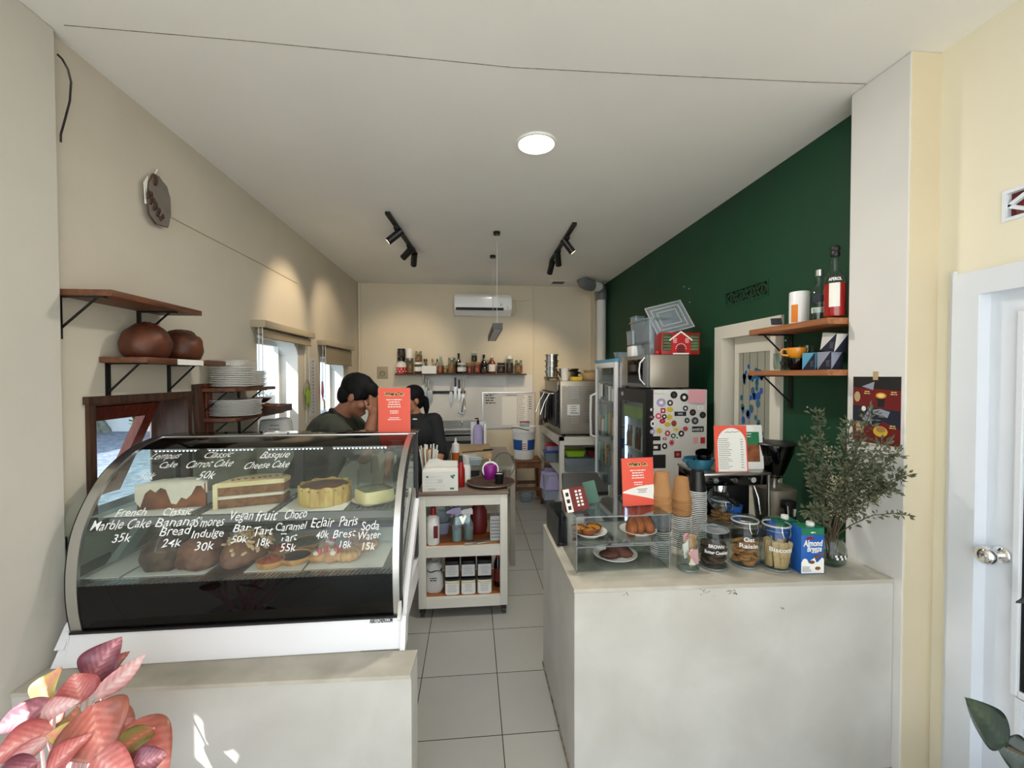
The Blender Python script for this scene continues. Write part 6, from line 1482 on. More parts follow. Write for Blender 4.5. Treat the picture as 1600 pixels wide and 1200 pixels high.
rd = random.Random(8)
for z in (.46, .76, 1.06, 1.36):
    for k in range(5):
        y = fy0+.10+.10*k; h = rd.uniform(.1, .2); mb = MB(); mb.cyl((0, 0, 0), (0, 0, h), .034, n=14)
        m_ = rd.choice(['white_plastic', 'mid_grey', 'mint', 'cardboard']); 
        solo('chilled_pot', mb, m_, m_.replace('_plastic', '').replace('_', ' ')+' pot inside the tall glass door fridge', 'pot', (fx+.04, y, z+.0105), 0, 'pots in the tall fridge, '+m_.replace('_', ' '))
for x in (fx+.1, 1.76):
    for y in (fy0+.05, fy1-.05): mb = MB(); mb.cyl((x, y, 0), (x, y, .06), .02, n=10); obj('foot', mb, 'black_plastic', t, 40, world=True)
# black drinks fridge
t = thing('drinks_fridge', 'black glass door drinks fridge whose pale side is covered with stickers', 'fridge', (1.48, 3.28, 0))
gx, gy0, gy1, gz = 1.25, 2.99, 3.58, 1.50
mb = MB(); mb.box(gx+.06, 1.72, gy0, gy1, .05, gz, 0, .005); side = obj('cabinet', mb, 'paper_grey', t, 30, world=True)
mb = MB(); mb.box(gx+.002, gx+.06, gy0, gy0+.05, .05, gz); mb.box(gx+.002, gx+.06, gy1-.07, gy1, .05, gz); mb.box(gx+.002, gx+.06, gy0+.05, gy1-.07, gz-.10, gz); mb.box(gx+.002, gx+.06, gy0+.05, gy1-.07, .05, .22); obj('door', mb, 'black_plastic', t, 0, world=True)
mb = MB(); mb.box(gx+.056, gx+.059, gy0+.05, gy1-.07, .22, gz-.10); obj('interior', mb, 'light_grey', t, 0, world=True)
mb = MB(); mb.box(gx+.030, gx+.0555, gy0+.05, gy1-.07, gz-.235, gz-.14); obj('green_header', mb, 'lime', t, 0, world=True)
mb = MB(); mb.box(gx+.006, gx+.010, gy0+.05, gy1-.07, .22, gz-.10); obj('door_glass', mb, 'fridge_glass', t, 0, world=True)
mb = MB(); mb.box(gx+.04, gx+.0555, gy1-.086, gy1-.072, .25, gz-.24); obj('light_strip', mb, 'fridge_led', t, 0, world=True)
mb = MB(); mb.box(gx-.001, gx+.002, gy1-.13, gy1-.09, gz-.06, gz-.03); obj('badge', mb, 'light_grey', t, 0, world=True)
for z in (.5, .78, 1.02): mb = MB(); mb.box(gx+.03, gx+.0555, gy0+.10, gy1-.07, z, z+.008); obj('wire_shelf', mb, 'white_plastic', t, 0, world=True)
for z in (.51, .79, 1.03):
    for k in range(6):
        mb = MB(); h = .17; mb.lathe([(0, 0), (.014, 0), (.015, .01), (.015, .10), (.006, .14), (.006, h), (0, h)], n=12)
        m_ = ('dark_bottle', 'white_plastic', 'amber')[int(z*100+k) % 3]; cn = {'dark_bottle': 'dark', 'white_plastic': 'white', 'amber': 'amber'}[m_]
        solo('drink_bottle', mb, m_, cn+' bottle behind the glass of the black drinks fridge', 'bottle', (gx+.040, gy0+.14+.06*k, z+.0), 0, cn+' bottles in the drinks fridge', smooth=50)
def st(px, py, rx, ry, mat, shape='o', ring=None):
    p = pY(px, py, gy0-.0008); ax, az = rx*gy0/668, ry*gy0/668; mb = MB()
    n = 20 if shape == 'o' else 5
    pts = [(ax*math.cos(2*PI*k/20), az*math.sin(2*PI*k/20)) for k in range(20)] if shape == 'o' else [(-ax, -az), (ax, -az), (ax, az), (-ax, az)] if shape == 'r' else [((ax if k % 2 else ax*.6)*math.cos(2*PI*k/14), (az if k % 2 else az*.6)*math.sin(2*PI*k/14)) for k in range(14)]
    mb._f([mb.bm.verts.new((p.x+x, gy0-.0012, p.z+z)) for x, z in pts], 0)
    if ring:
        mb._f([mb.bm.verts.new((p.x+x*.42, gy0-.0016, p.z+z*.42)) for x, z in pts], 1)
    o = obj('sticker', mb, [mat]+([ring] if ring else []), side, 0, world=True); return p
for a in ((1053, 617, 6, 6, 'ink', 'o', 'dark_grey'), (1069, 621, 7, 7, 'ink', 'o', 'paper'), (1033, 629, 8, 7, 'lilac', 'o', 'paper'), (1047, 629.5, 5, 5, 'dark_grey', 'o', 'paper'), (1017.5, 640, 4, 6, 'ink', 'o', 'paper'), (1036, 641.5, 4, 4, 'red_plastic', 'r', 'white_ink'), (1046.5, 640, 6, 4, 'yellow_plastic', 'o', None), (1071, 638, 4.5, 4.5, 'dark_grey', 'o', 'paper'), (1063, 646.5, 10, 3.5, 'ink', 'r', 'slate'), (1082.5, 644.5, 5.5, 5.5, 'ink', 'o', 'crust'), (1098, 648.5, 5.5, 5.5, 'ink', 'o', 'dark_grey'),
          (1029, 650, 5.5, 5, 'rose', 'o', 'paper'), (1038, 651, 4, 4, 'ink', 'o', 'paper'), (1046, 652, 6, 6, 'yellow_plastic', 's', None), (1018, 651.5, 5, 3, 'dark_grey', 'o', 'rose'), (1035, 658, 5, 4, 'red_plastic', 'o', 'rose'), (1073.5, 657, 4.5, 4.5, 'dark_grey', 'o', 'mint'), (1086, 657.5, 6, 6, 'dark_grey', 'o', 'slate'), (1020, 662, 4, 6, 'paper', 'o', 'ink'), (1053, 661.5, 4.5, 5, 'crust', 'o', 'red_plastic'), (1043, 663, 7, 5, 'yellow_plastic', 's', None), (1071, 670, 5.5, 5, 'red_plastic', 's', 'rose'), (1090.5, 670.5, 10, 4.5, 'ink', 'r', None),
          (1030, 673, 6, 6, 'yellow_plastic', 's', None), (1019.5, 674.5, 4.5, 4, 'lilac', 'o', 'paper'), (1043, 677, 6, 6, 'red_plastic', 's', 'paper'), (1057, 671, 6, 3.5, 'yellow_ink', 'o', 'yellow_plastic'), (1052, 681, 4.5, 4, 'green_plastic', 'o', 'paper'), (1064.5, 677.5, 5, 5, 'ink', 'o', 'paper'), (1022.5, 685, 10, 3.5, 'ink', 'r', None), (1038.5, 685.5, 4.5, 3, 'sauce_red', 's', 'paper'), (1058, 684, 4, 3.5, 'paper', 'o', 'crust'), (1049.5, 691.5, 5.5, 6, 'rose', 's', 'red_plastic'), (1024.5, 699, 8.5, 5.5, 'ink', 'r', 'paper'), (1038.5, 697, 4.5, 5, 'ink', 'o', 'paper'), (1027, 721, 14, 11, 'ink', 'r', None), (1059, 710, 6, 5.5, 'dark_red', 'r', 'rose'), (1098, 688, 4, 5, 'red_plastic', 'r', None), (1094.5, 637, 5, 3.5, 'paper', 'r', 'paper_grey'), (1018, 625, 1.5, 2, 'ink', 'o', None), (1087, 688, 4, 5, 'pink_paper', 'r', None)):
    st(*a)
p = pY(1089.5, 670.5, gy0); lettering('extra', .036, 'white_ink', side, frame((p.x, gy0-.0016, p.z), (1, 0, 0), (0, 0, 1)), world=True, width=.075, shear=.2, ext=.0001)
p = pY(1088, 619, gy0); mb = MB(); mb.grid(lambda u, v: (p.x-.065+.13*u, gy0-.004-.006*math.sin(u*3+v*2)**2, p.z-.05+.1*v), 8, 6); o = obj('pink_note', mb, 'pink_paper', side, 60, world=True)
mb = MB(); scribble(mb, frame((pY(1030, 615, gy0).x, gy0-.0008, pY(1030, 615, gy0).z), (1, 0, 0), (0, 0, 1)), .13, .012, 1, .004, 0, 3); obj('faint_print', mb, 'light_grey', side, 0, world=True)
# microwave
t = thing('microwave', 'silver microwave oven on top of the drinks fridge', 'microwave', (1.45, 3.3, gz))
wx0, wx1, wy0, wy1, wz0, wz1 = 1.30, 1.60, 3.03, 3.63, gz+.016, gz+.258
mb = MB(); mb.box(wx0, wx1, wy0, wy1, wz0, wz1, 0, .006); obj('body', mb, 'steel_dull', t, 30, world=True)
mb = MB(); mb.box(wx0-.022, wx0-.001, wy0, wy1-.2, wz0, wz1, 0, .004); obj('door', mb, 'mid_grey', t, 30, world=True)
mb = MB(); mb.box(wx0-.025, wx0-.022, wy0+.08, wy1-.22, wz0+.03, wz1-.03); obj('door_window', mb, 'black_gloss', t, 0, world=True)
mb = MB(); mb.box(wx0-.02, wx0-.001, wy1-.198, wy1, wz0, wz1, 0, .004); obj('control_panel', mb, 'steel', t, 30, world=True)
mb = MB(); mb.tube([(wx0-.022, wy0+.04, wz1-.02), (wx0-.055, wy0+.05, wz1-.06), (wx0-.062, wy0+.05, (wz0+wz1)/2), (wx0-.055, wy0+.05, wz0+.06), (wx0-.022, wy0+.04, wz0+.02)], .009, 8); obj('door_handle', mb, 'alu', t, 60, world=True)
for x in (wx0+.03, wx1-.03):
    for y in (wy0+.04, wy1-.06): mb = MB(); mb.cyl((x, y, gz+.001), (x, y, wz0), .014, n=10); obj('foot', mb, 'black_plastic', t, 40, world=True)
# on the microwave
wt = wz1+.0005
p = pY(1060, 552, 3.05)
t = thing('biscuit_house_box', 'red box with a little red house front and green panels on the microwave', 'box', (p.x, 3.115, wt), R(-3))
t.location.x = 1.545
mb = MB(); mb.box(-.145, .145, -.07, .07, 0, .165, 0, .004); obj('carton', mb, 'sauce_red', t, 30)
for x0 in (-.135, .07): mb = MB(); mb.box(x0, x0+.065, -.0715, -.07, .03, .15); obj('green_panel', mb, 'leaf_dark', t, 0)
mb = MB()
for x0 in (-.135, .07):
    for k in range(5): mb.box(x0+.005, x0+.06, -.0725, -.0715, .04+.022*k, .043+.022*k)
obj('panel_lines', mb, 'cardboard', t, 0)
mb = MB(); mb.prism([(-.072, -.076, .005), (.072, -.076, .005), (.072, -.076, .11), (0, -.076, .16), (-.072, -.076, .11)], (0, .006, 0)); obj('house_front', mb, 'red_plastic', t, 0)
mb = MB(); mb.prism([(-.085, -.079, .10), (0, -.079, .163), (.085, -.079, .10), (.085, -.079, .112), (0, -.079, .175), (-.085, -.079, .112)], (0, .008, 0)); obj('snowy_roof', mb, 'white_ink', t, 0)
mb = MB(); mb._f([mb.bm.verts.new((x, -.0765, z)) for x, z in [(-.03, .006), (.03, .006), (.03, .045)]+[(.03*math.cos(PI*k/10), .045+.028*math.sin(PI*k/10)) for k in range(1, 10)]+[(-.03, .045)]], 0); obj('arched_door', mb, 'dark_red', t, 0)
mb = MB()
for x in (-.045, .045):
    for q in ((-.012, .012, .088, .090), (-.012, .012, .104, .106), (-.012, .012, .118, .12), (-.012, -.010, .088, .12), (.010, .012, .088, .12), (-.001, .001, .088, .12)): mb.box(x+q[0], x+q[1], -.0775, -.076, q[2], q[3])
for k in range(9): a = PI*k/8; mb.cbox((.038*math.cos(a), -.077, .045+.036*math.sin(a)), .006, .002, .006)
mb.box(-.06, .06, -.079, -.076, .003, .012); obj('piped_icing', mb, 'white_ink', t, 0)
mb = MB(); mb.ell((0, 0, .016), .022, .02, .016, 12, 8); solo('red_bauble', mb, 'red_plastic', 'small shiny red ball at the left of the red house box', 'bauble', (1.375, 3.07, wt))
def crate(label, c, sx, sy, h, rz, name='storage_box', grp='clear storage boxes on the microwave', rot=None, mat='clear_plastic', lid=True):
    t = thing(name, label, 'box', c, rz, grp, rot)
    mb = MB(); mb.lathe([(0, .002), (.46, .002), (.5, h*.95), (.53, h*.95), (.53, h), (.49, h), (.45, .006), (0, .006)], n=32, sq=9, sx=sx, sy=sy); obj('box_body', mb, mat, t, 30)
    mb = MB(); mb.lathe([(.5, h*.93), (.535, h*.93), (.535, h*.99), (.5, h*.99)], n=32, sq=9, sx=sx, sy=sy); obj('rim', mb, 'film', t, 30)
crate('lower clear storage box behind the red house box on the microwave', (1.50, 3.36, wt), .28, .34, .11, 0)
crate('larger clear storage box stacked on the lower one on the microwave', (1.50, 3.37, wt+.111), .32, .36, .18, R(3))
t = thing('storage_cover', 'clear box cover propped tilted against the stacked storage boxes', 'lid', (1.545, 3.20, wt+.30), 0, None, (R(62), R(-14), R(0)))
t.location = (1.52, 3.19, wt+.29)
mb = MB(); mb.box(-.15, .15, -.13, .13, -.004, .004, 0, .003); obj('lid_panel', mb, 'clear_plastic', t, 30)
mb = MB()
for k, (a, b) in enumerate(((.15, .13), (.115, .098), (.08, .065))):
    for q in ((-a, a, -b, -b+.006), (-a, a, b-.006, b), (-a, -a+.006, -b, b), (a-.006, a, -b, b)): mb.box(q[0], q[1], q[2], q[3], .0045, .009)
obj('lid_ribs', mb, 'light_grey', t, 0)
crate('narrow clear container left of the stacked boxes, carrying another', (1.375, 3.52, wt+.10), .10, .14, .12, 0)
crate('tall ribbed clear container at the top left of the storage boxes', (1.40, 3.52, wt+.222), .09, .12, .12, 0)
mb = MB(); mb.box(-.055, .055, -.06, .06, 0, .095, 0, .014, seg=3); solo('white_tub', mb, 'white_gloss', 'small glossy white rounded tub at the far end of the microwave top', 'tub', (1.375, 3.50, wt), smooth=40)
t = thing('food_tray', 'shallow clear tray with a green lime on the tall fridge', 'tray', (1.40, 3.80, 1.7555))
mb = MB(); mb.lathe([(0, .002), (.07, .002), (.085, .06), (.088, .06), (.083, .058), (.068, .006), (0, .006)], n=24, sq=4, sx=1.2); obj('tray_body', mb, 'clear_plastic', t, 40)
mb = MB(); mb.ell((0, 0, .026), .03, .026, .024, 14, 10); solo('lime_fruit', mb, 'lime', 'green lime in the clear tray on the tall fridge', 'fruit', (1.42, 3.78, 1.764))
mb = MB(); mb.lathe([(0, 0), (.10, 0), (.11, .012), (0, .012)], n=24); solo('dark_tray', mb, 'black_plastic', 'flat black tray behind the clear tray on the tall fridge', 'lid', (1.45, 3.98, 1.7555))
# pipes
t = thing('extraction_pipe', 'white and grey plastic duct in the rear right corner under the ceiling', 'pipe', (1.74, 5.6, 1.2))
mb = MB(); mb.cyl((1.745, 5.66, 1.0), (1.745, 5.66, 2.66), .062, n=24); obj('vertical_pipe', mb, 'white_plastic', t, 40, world=True)
mb = MB(); mb.tube([(1.745, 5.66, 2.62), (1.745, 5.66, 2.72), (1.73, 5.64, 2.765), (1.69, 5.60, 2.785)], .074, 20); obj('upper_elbow', mb, 'pvc_grey', t, 40, world=True)
mb = MB(); mb.tube([(1.70, 5.60, 2.785), (1.56, 5.52, 2.785)], .062, 20); obj('short_pipe', mb, 'white_plastic', t, 40, world=True)
mb = MB(); mb.tube([(1.58, 5.52, 2.785), (1.50, 5.48, 2.785), (1.445, 5.45, 2.80), (1.42, 5.44, 2.858)], .074, 20); obj('ceiling_elbow', mb, 'pvc_grey', t, 40, world=True)
mb = MB(); a = pZ(853, 444, CZ); b = pZ(893, 438, CZ); mb.box(1.02, 1.30, 5.58, 5.82, CZ-.008, CZ-.001); mb.box(1.08, 1.24, 5.63, 5.77, CZ-.0095, CZ-.008, 1); solo('ceiling_vent', mb, ['ceiling_paint', 'dark_grey'], 'square ceiling vent with a dark slot near the duct', 'vent', (0, 0, 0), smooth=0)
# ================================================================== left wall shelves
def lshelf(z0, z1, ya, yb, xf, ybr, label, mat='shelf_wood'):
    t = thing('wall_shelf', label, 'shelf', (XI, (ya+yb)/2, z0))
    mb = MB(); mb.box(XI, xf, ya, yb, z0, z1, 0, .002); obj('board', mb, mat, t, 30, world=True)
    for y in ybr:
        mb = MB(); mb.box(XI, XI+.006, y-.011, y+.011, z0-.16, z0); mb.box(XI, xf-.03, y-.009, y+.009, z0-.006, z0); mb.tube([(xf-.06, y, z0-.004), (XI+.004, y, z0-.125)], .005, 6); obj('bracket', mb, 'black_metal', t, 40, world=True)
    return t
lshelf(1.903, 1.927, 1.732, 2.27, -1.335, (1.745, 2.13), 'topmost empty brown shelf on the left wall')
t = lshelf(1.660, 1.684, 1.915, 2.49, -1.345, (1.955, 2.32), 'brown shelf carrying two dark bread loaves on the left wall')
mb = MB(); mb.box(-1.3445, -1.3435, 2.10, 2.29, 1.656, 1.682); obj('price_strip', mb, 'paper', t, 0, world=True)
lshelf(1.515, 1.535, 2.54, 3.04, -1.325, (2.57, 2.97), 'upper of the two plate shelves left of the kitchen window')
lshelf(1.345, 1.365, 2.54, 3.17, -1.325, (2.57, 2.97), 'lower of the two plate shelves left of the kitchen window')
def boule(label, y, r, h, seed, rz):
    mb = MB()
    def f(v):
        q = v*(1+.07*noise.noise(v*2.3+Vector((seed, 0, 0)))); s = abs(v.y*.6+v.x*.25); 
        if v.z > .2 and s < .12: q = q*(1.05-.12*(s/.12 < .5))
        q.z = max(-.62, q.z); return q
    mb.ell((0, 0, 0), r, r*1.1, h, 36, 22, f=f); return solo('bread_loaf', mb, 'dark_crust', label, 'bread', (-1.435, y, 1.6845+h*.62), rz, 'dark loaves', smooth=60)
boule('dark glossy round bread loaf, nearer one on the left wall shelf', 2.04, .092, .095, 3, .3)
boule('dark glossy round bread loaf with a pale score, farther one on the left wall shelf', 2.265, .092, .09, 11, 1.2)
def plate_stack(n, label, group, x, y, z, r, step, sq=0):
    first = None
    for k in range(n):
        if first is None:
            first = thing('dinner_plate', label, 'plate', (x, y, z), 0, group); mb = MB(); mb.lathe([(0, 0), (r*.6, 0), (r*.7, .003), (r, .012), (r, .0145), (r*.68, .006), (0, .004)], n=36, sq=sq); obj('plate_body', mb, 'china', first, 50)
        else: dup(first, (x+.003*math.sin(k*2.1), y+.003*math.cos(k*1.7), z+step*k))
plate_stack(11, 'large white plate in the big pile on the upper plate shelf', 'large plates of the upper shelf', -1.405, 2.67, 1.5355, .112, .0105)
t = thing('serving_bowl', 'white square-rimmed bowl on top of the big plate pile on the upper plate shelf', 'bowl', (-1.405, 2.67, 1.5355+.118))
mb = MB(); mb.lathe([(0, 0), (.06, 0), (.10, .03), (.114, .042), (.11, .042), (.09, .026), (.05, .005), (0, .005)], n=36, sq=3.2); obj('bowl_body', mb, 'china', t, 50)
plate_stack(9, 'small white saucer in the pile at the far end of the upper plate shelf', 'saucers', -1.40, 2.905, 1.5355, .075, .011)
plate_stack(11, 'white dinner plate in the pile on the lower plate shelf', 'plates of the lower shelf', -1.40, 2.69, 1.3655, .134, .0085)
t = thing('bread_tray', 'dark wooden tray of brown pastries at the far end of the lower plate shelf', 'tray', (-1.38, 2.99, 1.3655), R(4))
mb = MB(); mb.prism([(-.12, -.13, 0), (.12, -.13, 0), (.12, .13, 0), (-.12, .13, 0)], (0, 0, .008)); 
for q in ((-.13, .13, -.14, -.13), (-.13, .13, .13, .14), (-.13, -.12, -.13, .13), (.12, .13, -.13, .13)): mb.box(q[0], q[1], q[2], q[3], 0, .045)
obj('tray_body', mb, 'dark_wood', t, 0)
for k in range(9): lump((-1.44+.055*(k % 3), 2.92+.065*(k//3), 1.3655+.03+.004*(k % 2)), .034, .026, .022, 'crust', 'pastry_roll', 'brown pastry on the dark wooden tray of the lower plate shelf', 'pastry', (0, 0, k*.8), 'pastries on the wooden tray', k, .15, 12, 8)
mb = MB(); mb.lathe([(0, 0), (.05, 0), (.085, .028), (.088, .032), (.08, .03), (.045, .006), (0, .006)], n=30); solo('shallow_bowl', mb, 'dark_crust', 'brown shallow bowl raised above the pastry tray', 'bowl', (-1.41, 2.96, 1.3655+.062), smooth=50)
for k, (y, rx) in enumerate(((2.535, .05), (2.60, -.03))):
    mb = MB(); mb.box(-.012, .012, -.03, .03, 0, .42, 0, .002); solo('wooden_board', mb, ('dark_wood', 'red_wood')[k], ('dark', 'reddish')[k]+' narrow wooden board standing by the awning window', 'board', (XI+.03, y, 1.14), rot=(R(rx*40), R(-2), 0), smooth=0)
# low cabinet along the left wall with a sack and a canister
t = thing('side_cabinet', 'pale kitchen cabinet under the kitchen windows, behind the cake display', 'cabinet', (-1.28, 3.7, 0))
mb = MB(); mb.box(XI+.002, -1.06, 3.02, 4.6, 0, .87); obj('body', mb, 'cart_white', t, 0, world=True)
mb = MB(); mb.box(XI+.002, -1.04, 3.0, 4.62, .87, .90); obj('worktop', mb, 'steel_dull', t, 0, world=True)
for k in range(3): mb = MB(); mb.box(-1.06, -1.045, 3.04+.52*k, 3.54+.52*k, .06, .85); d_ = obj('door', mb, 'cart_white', t, 0, world=True); mb = MB(); mb.box(-1.045, -1.03, 3.48+.52*k, 3.50+.52*k, .6, .75); obj('handle', mb, 'steel', d_, 0, world=True)
t = thing('flour_sack', 'white printed paper sack on the cabinet below the plate shelves', 'sack', (-1.36, 3.12, .901))
mb = MB(); mb.lathe([(0, 0), (.10, 0), (.112, .03), (.108, .25), (.095, .36), (.088, .40), (0, .402)], n=28, sq=5, sy=.7); obj('sack_body', mb, 'paper_grey', t, 50)
mb = MB(); scribble(mb, frame((.02, -.0785, .3), (1, 0, 0), (0, .12, 1)), .1, .16, 6, .007, 0, 3); obj('print', mb, 'mid_grey', t, 0)
q = pY(442, 668, 3.5); t = thing('white_canister', 'white canister with a dark rim on the cabinet by the nearer kitchen window', 'canister', (q.x, 3.5, .901))
mb = MB(); mb.lathe([(0, 0), (.048, 0), (.05, .01), (.05, .365), (.046, .37), (.044, .34), (0, .34)], n=28); obj('body', mb, 'white_gloss', t, 40)
mb = MB(); mb.torus((0, 0, .37), .048, .004, 28, 6); obj('rim', mb, 'dark_grey', t, 60)
mb = MB(); mb.prism([(-.09, -.06, 0), (.09, -.06, 0), (.08, -.05, .36), (-.08, -.05, .36)], (0, .1, 0)); mb2 = mb
for k in range(9): mb.cbox((-.05+.05*(k % 3), -.062+.0095*(k//3), .14+.06*(k//3)), .03, .006, .035, 1, 0, (0, 0, 0))
solo('printed_bag', mb, ['paper', 'ink'], 'white bag with black print behind the man', 'bag', (pY(552, 660, 4.4).x, 4.40, .901), R(20)) 
bpy.data.objects['printed_bag'].location = (-1.13, 4.40, .901)
mb = MB(); mb.box(-.1, .1, -.08, .08, 0, .26, 0, .02, seg=3); solo('mauve_bin', mb, 'lilac', 'mauve plastic container on the sink top, left of the red sign', 'container', (pY(580, 660, 5.6).x+.42, 5.6, .862))
mb = MB(); mb.box(-.16, .16, -.1, .1, 0, .02); mb.box(-.12, .12, -.08, .08, .02, .035); solo('paper_stack', mb, 'paper', 'flat white stack of trays at the left end of the sink top', 'tray', (-.84, 5.56, .861), smooth=0)
# things hanging between the windows
hx = XI+.012
t = thing('leaf_hoop', 'oval hoop with a green leaf hanging between the kitchen windows', 'ornament', (hx, 4.12, 1.42))
mb = MB(); mb.torus((0, 0, 0), 1, .055, 28, 6, X=Matrix.Translation((0, 0, 0)) @ Matrix.Rotation(R(90), 4, 'Y') @ Matrix.Diagonal((.145, .075, .075, 1))); obj('hoop', mb, 'blind_case', t, 60)
mb = MB(); mb.tube([(0, -.05, .12), (0, -.045, .45)], .003, 5); mb.tube([(0, .05, .12), (0, .045, .47)], .003, 5); mb.tube([(0, -.03, -.13), (0, -.035, -.25)], .006, 5); obj('cord', mb, 'paper', t, 60)
mb = MB(); pts = []
for k in range(28): a = 2*PI*k/28; r_ = .058*(1+.38*math.sin(a*5)); pts.append((.004, r_*math.cos(a), .082*(1+.3*math.sin(a*5))*math.sin(a)))
mb.prism(pts, (.003, 0, 0)); obj('green_leaf', mb, 'lime', t, 0)
t = thing('paper_strips', 'lilac-grey printed paper strips pinned between the kitchen windows', 'paper', (hx, 4.27, 1.5))
mb = MB(); mb.box(XI+.002, XI+.005, 4.19, 4.36, 1.22, 1.78); obj('sheet', mb, 'paper_grey', t, 0, world=True)
mb = MB(); scribble(mb, frame((XI+.0055, 4.29, 1.5), (0, 1, 0), (0, 0, 1)), .07, .52, 16, .018, 0, 2); scribble(mb, frame((XI+.0055, 4.23, 1.5), (0, 1, 0), (0, 0, 1)), .04, .5, 12, .01, 1, 3); obj('print', mb, ['slate', 'lilac'], t, 0, world=True)
t = thing('hanging_tag', 'pink and yellow tag hanging at the near edge of the farther kitchen window', 'tag', (hx+.02, 4.46, 1.45))
mb = MB(); mb.prism([(0, -.02, .1), (0, .02, .1), (0, .045, .0), (0, .01, -.1), (0, -.03, -.02)], (.004, 0, 0)); obj('pink_tag', mb, 'rose', t, 0)
mb = MB(); mb.prism([(0, .03, -.08), (0, .07, -.10), (0, .075, -.18), (0, .04, -.19)], (.004, 0, 0)); mb.tube([(0, 0, .1), (0, 0, .3)], .002, 5); obj('yellow_tag', mb, 'yellow_plastic', t, 0)
t = thing('window_poster', 'white sheet with pink scribbled letters on the nearer kitchen window pane', 'poster', (-1.697, 3.55, 1.3))
mb = MB(); mb.box(-1.698, -1.696, 3.30, 3.88, 1.02, 1.44); obj('sheet', mb, 'blue_panel', t, 0, world=True)
mb = MB()
for k in range(3):
    y = 3.62+.09*k; mb.tube([(-1.695, y-.03, 1.28), (-1.695, y-.02, 1.37), (-1.695, y, 1.31), (-1.695, y+.02, 1.37), (-1.695, y+.03, 1.28)], .004, 5)
obj('pink_scribble', mb, 'rose', t, 60, world=True)
# wall ornament, string, cable
t = thing('fish_ornament', 'woven fish shaped ornament with dark wire outline high on the left wall', 'ornament', (XI+.02, 2.23, 2.45))
def wall2(px, py, x=XI+.022): return pX(px, py, x)
out = [(238, 272), (230, 285), (228, 310), (231, 335), (242, 350), (260, 355), (264, 335), (263, 310), (258, 292), (250, 282), (246, 276)]
P = [wall2(*q) for q in out]
mb = MB(); mb.prism([p for p in P], (.010, 0, 0)); obj('woven_body', mb, 'grey_cloth', t, 0, world=True)
mb = MB(); mb.tube([p+Vector((.005, 0, 0)) for p in P+P[:1]], .0035, 6); obj('wire_outline', mb, 'dark_wood', t, 60, world=True)
mb = MB()
for k in range(14): c = wall2(232+k*1.6+4*math.sin(k*2.2), 300+k*3.2, XI+.036); mb.ell(c, .003, .010, .012, 8, 6)
obj('dark_weave', mb, 'dark_wood', t, 60, world=True)
mb = MB(); mb.ell(wall2(241, 281, XI+.03), .012, .02, .03, 10, 8); obj('dark_knot', mb, 'dark_wood', t, 60, world=True)
mb = MB(); mb.prism([wall2(224, 285), wall2(230, 275), wall2(228, 318), wall2(226, 318)], (.004, 0, 0)); mb.tube([wall2(240, 276), wall2(246, 265)], .003, 5); mb.tube([wall2(250, 283), wall2(258, 284)], .002, 5); obj('paper_fin', mb, 'paper', t, 0, world=True)
mb = MB(); mb.tube([pX(x, y, XI+.003) for x, y in ((264, 338), (320, 367), (400, 408), (465, 443))], .0022, 5); solo('wall_string', mb, 'cardboard', 'thin tan string running along the left wall from the fish ornament', 'string', (0, 0, 0))
mb = MB(); mb.tube([pX(x, y, XL+.004) for x, y in ((90, 85), (97, 92), (106, 108), (111, 128), (109, 158), (102, 185), (95, 210), (95, 222))], .0035, 6); solo('loose_cable', mb, 'black_plastic', 'loose black cable bowing out at the top left wall corner', 'cable', (0, 0, 0))
mb = MB(); mb.tube([(XI+.008, 1.745, 1.0), (XI+.02, 1.75, .9), (XI+.012, 1.76, .8), (XI+.015, 1.80, .72)], .005, 6); solo('power_cable', mb, 'black_plastic', 'black power cable running down behind the left end of the display', 'cable', (0, 0, 0))
# ================================================================== white trolley
QY = 2.835; QX0, QX1, QD = -.355, .235, .42
t = thing('kitchen_trolley', 'white open trolley on castors with wooden shelves', 'trolley', ((QX0+QX1)/2, QY+QD/2, 0))
for x in (QX0, QX1-.05):
    for y in (QY, QY+QD-.05): mb = MB(); mb.box(x, x+.05, y, y+.05, .065, .812, 0, .003); obj('post', mb, 'cart_white', t, 30, world=True)
def frame_ring(z0, z1, nm):
    mb = MB(); mb.box(QX0+.05, QX1-.05, QY, QY+.03, z0, z1); mb.box(QX0+.05, QX1-.05, QY+QD-.03, QY+QD, z0, z1); mb.box(QX0, QX0+.03, QY+.05, QY+QD-.05, z0, z1); mb.box(QX1-.03, QX1, QY+.05, QY+QD-.05, z0, z1); obj(nm, mb, 'cart_white', t, 0, world=True)
frame_ring(.745, .812, 'top_rail'); frame_ring(.405, .47, 'middle_rail'); frame_ring(.065, .13, 'bottom_rail')
mb = MB(); mb.box(QX0-.006, QX1+.006, QY-.006, QY+QD+.006, .8125, .832, 0, .003); obj('wooden_top', mb, 'cart_top', t, 30, world=True)
for z, nm in ((.4625, 'middle_shelf'), (.1225, 'bottom_shelf')): mb = MB(); mb.box(QX0+.03, QX1-.03, QY+.03, QY+QD-.03, z, z+.012); obj(nm, mb, 'cart_deck', t, 0, world=True)
for x in (QX0+.025, QX1-.025):
    for y in (QY+.03, QY+QD-.03):
        mb = MB(); mb.cyl((x-.012, y, .024), (x+.012, y, .024), .0235, n=16); mb.box(x-.018, x+.018, y-.012, y+.012, .03, .064); obj('castor', mb, 'black_plastic', t, 30, world=True)
TT = .8325
q = pY(688, 768, 2.90)
t = thing('napkin_box', 'pale printed cardboard box with an open flap at the front left of the trolley top', 'box', (q.x, 2.93, TT), R(2))
mb = MB(); mb.box(-.118, .118, -.06, .06, 0, .135, 0, .002); obj('carton', mb, 'paper', t, 0)
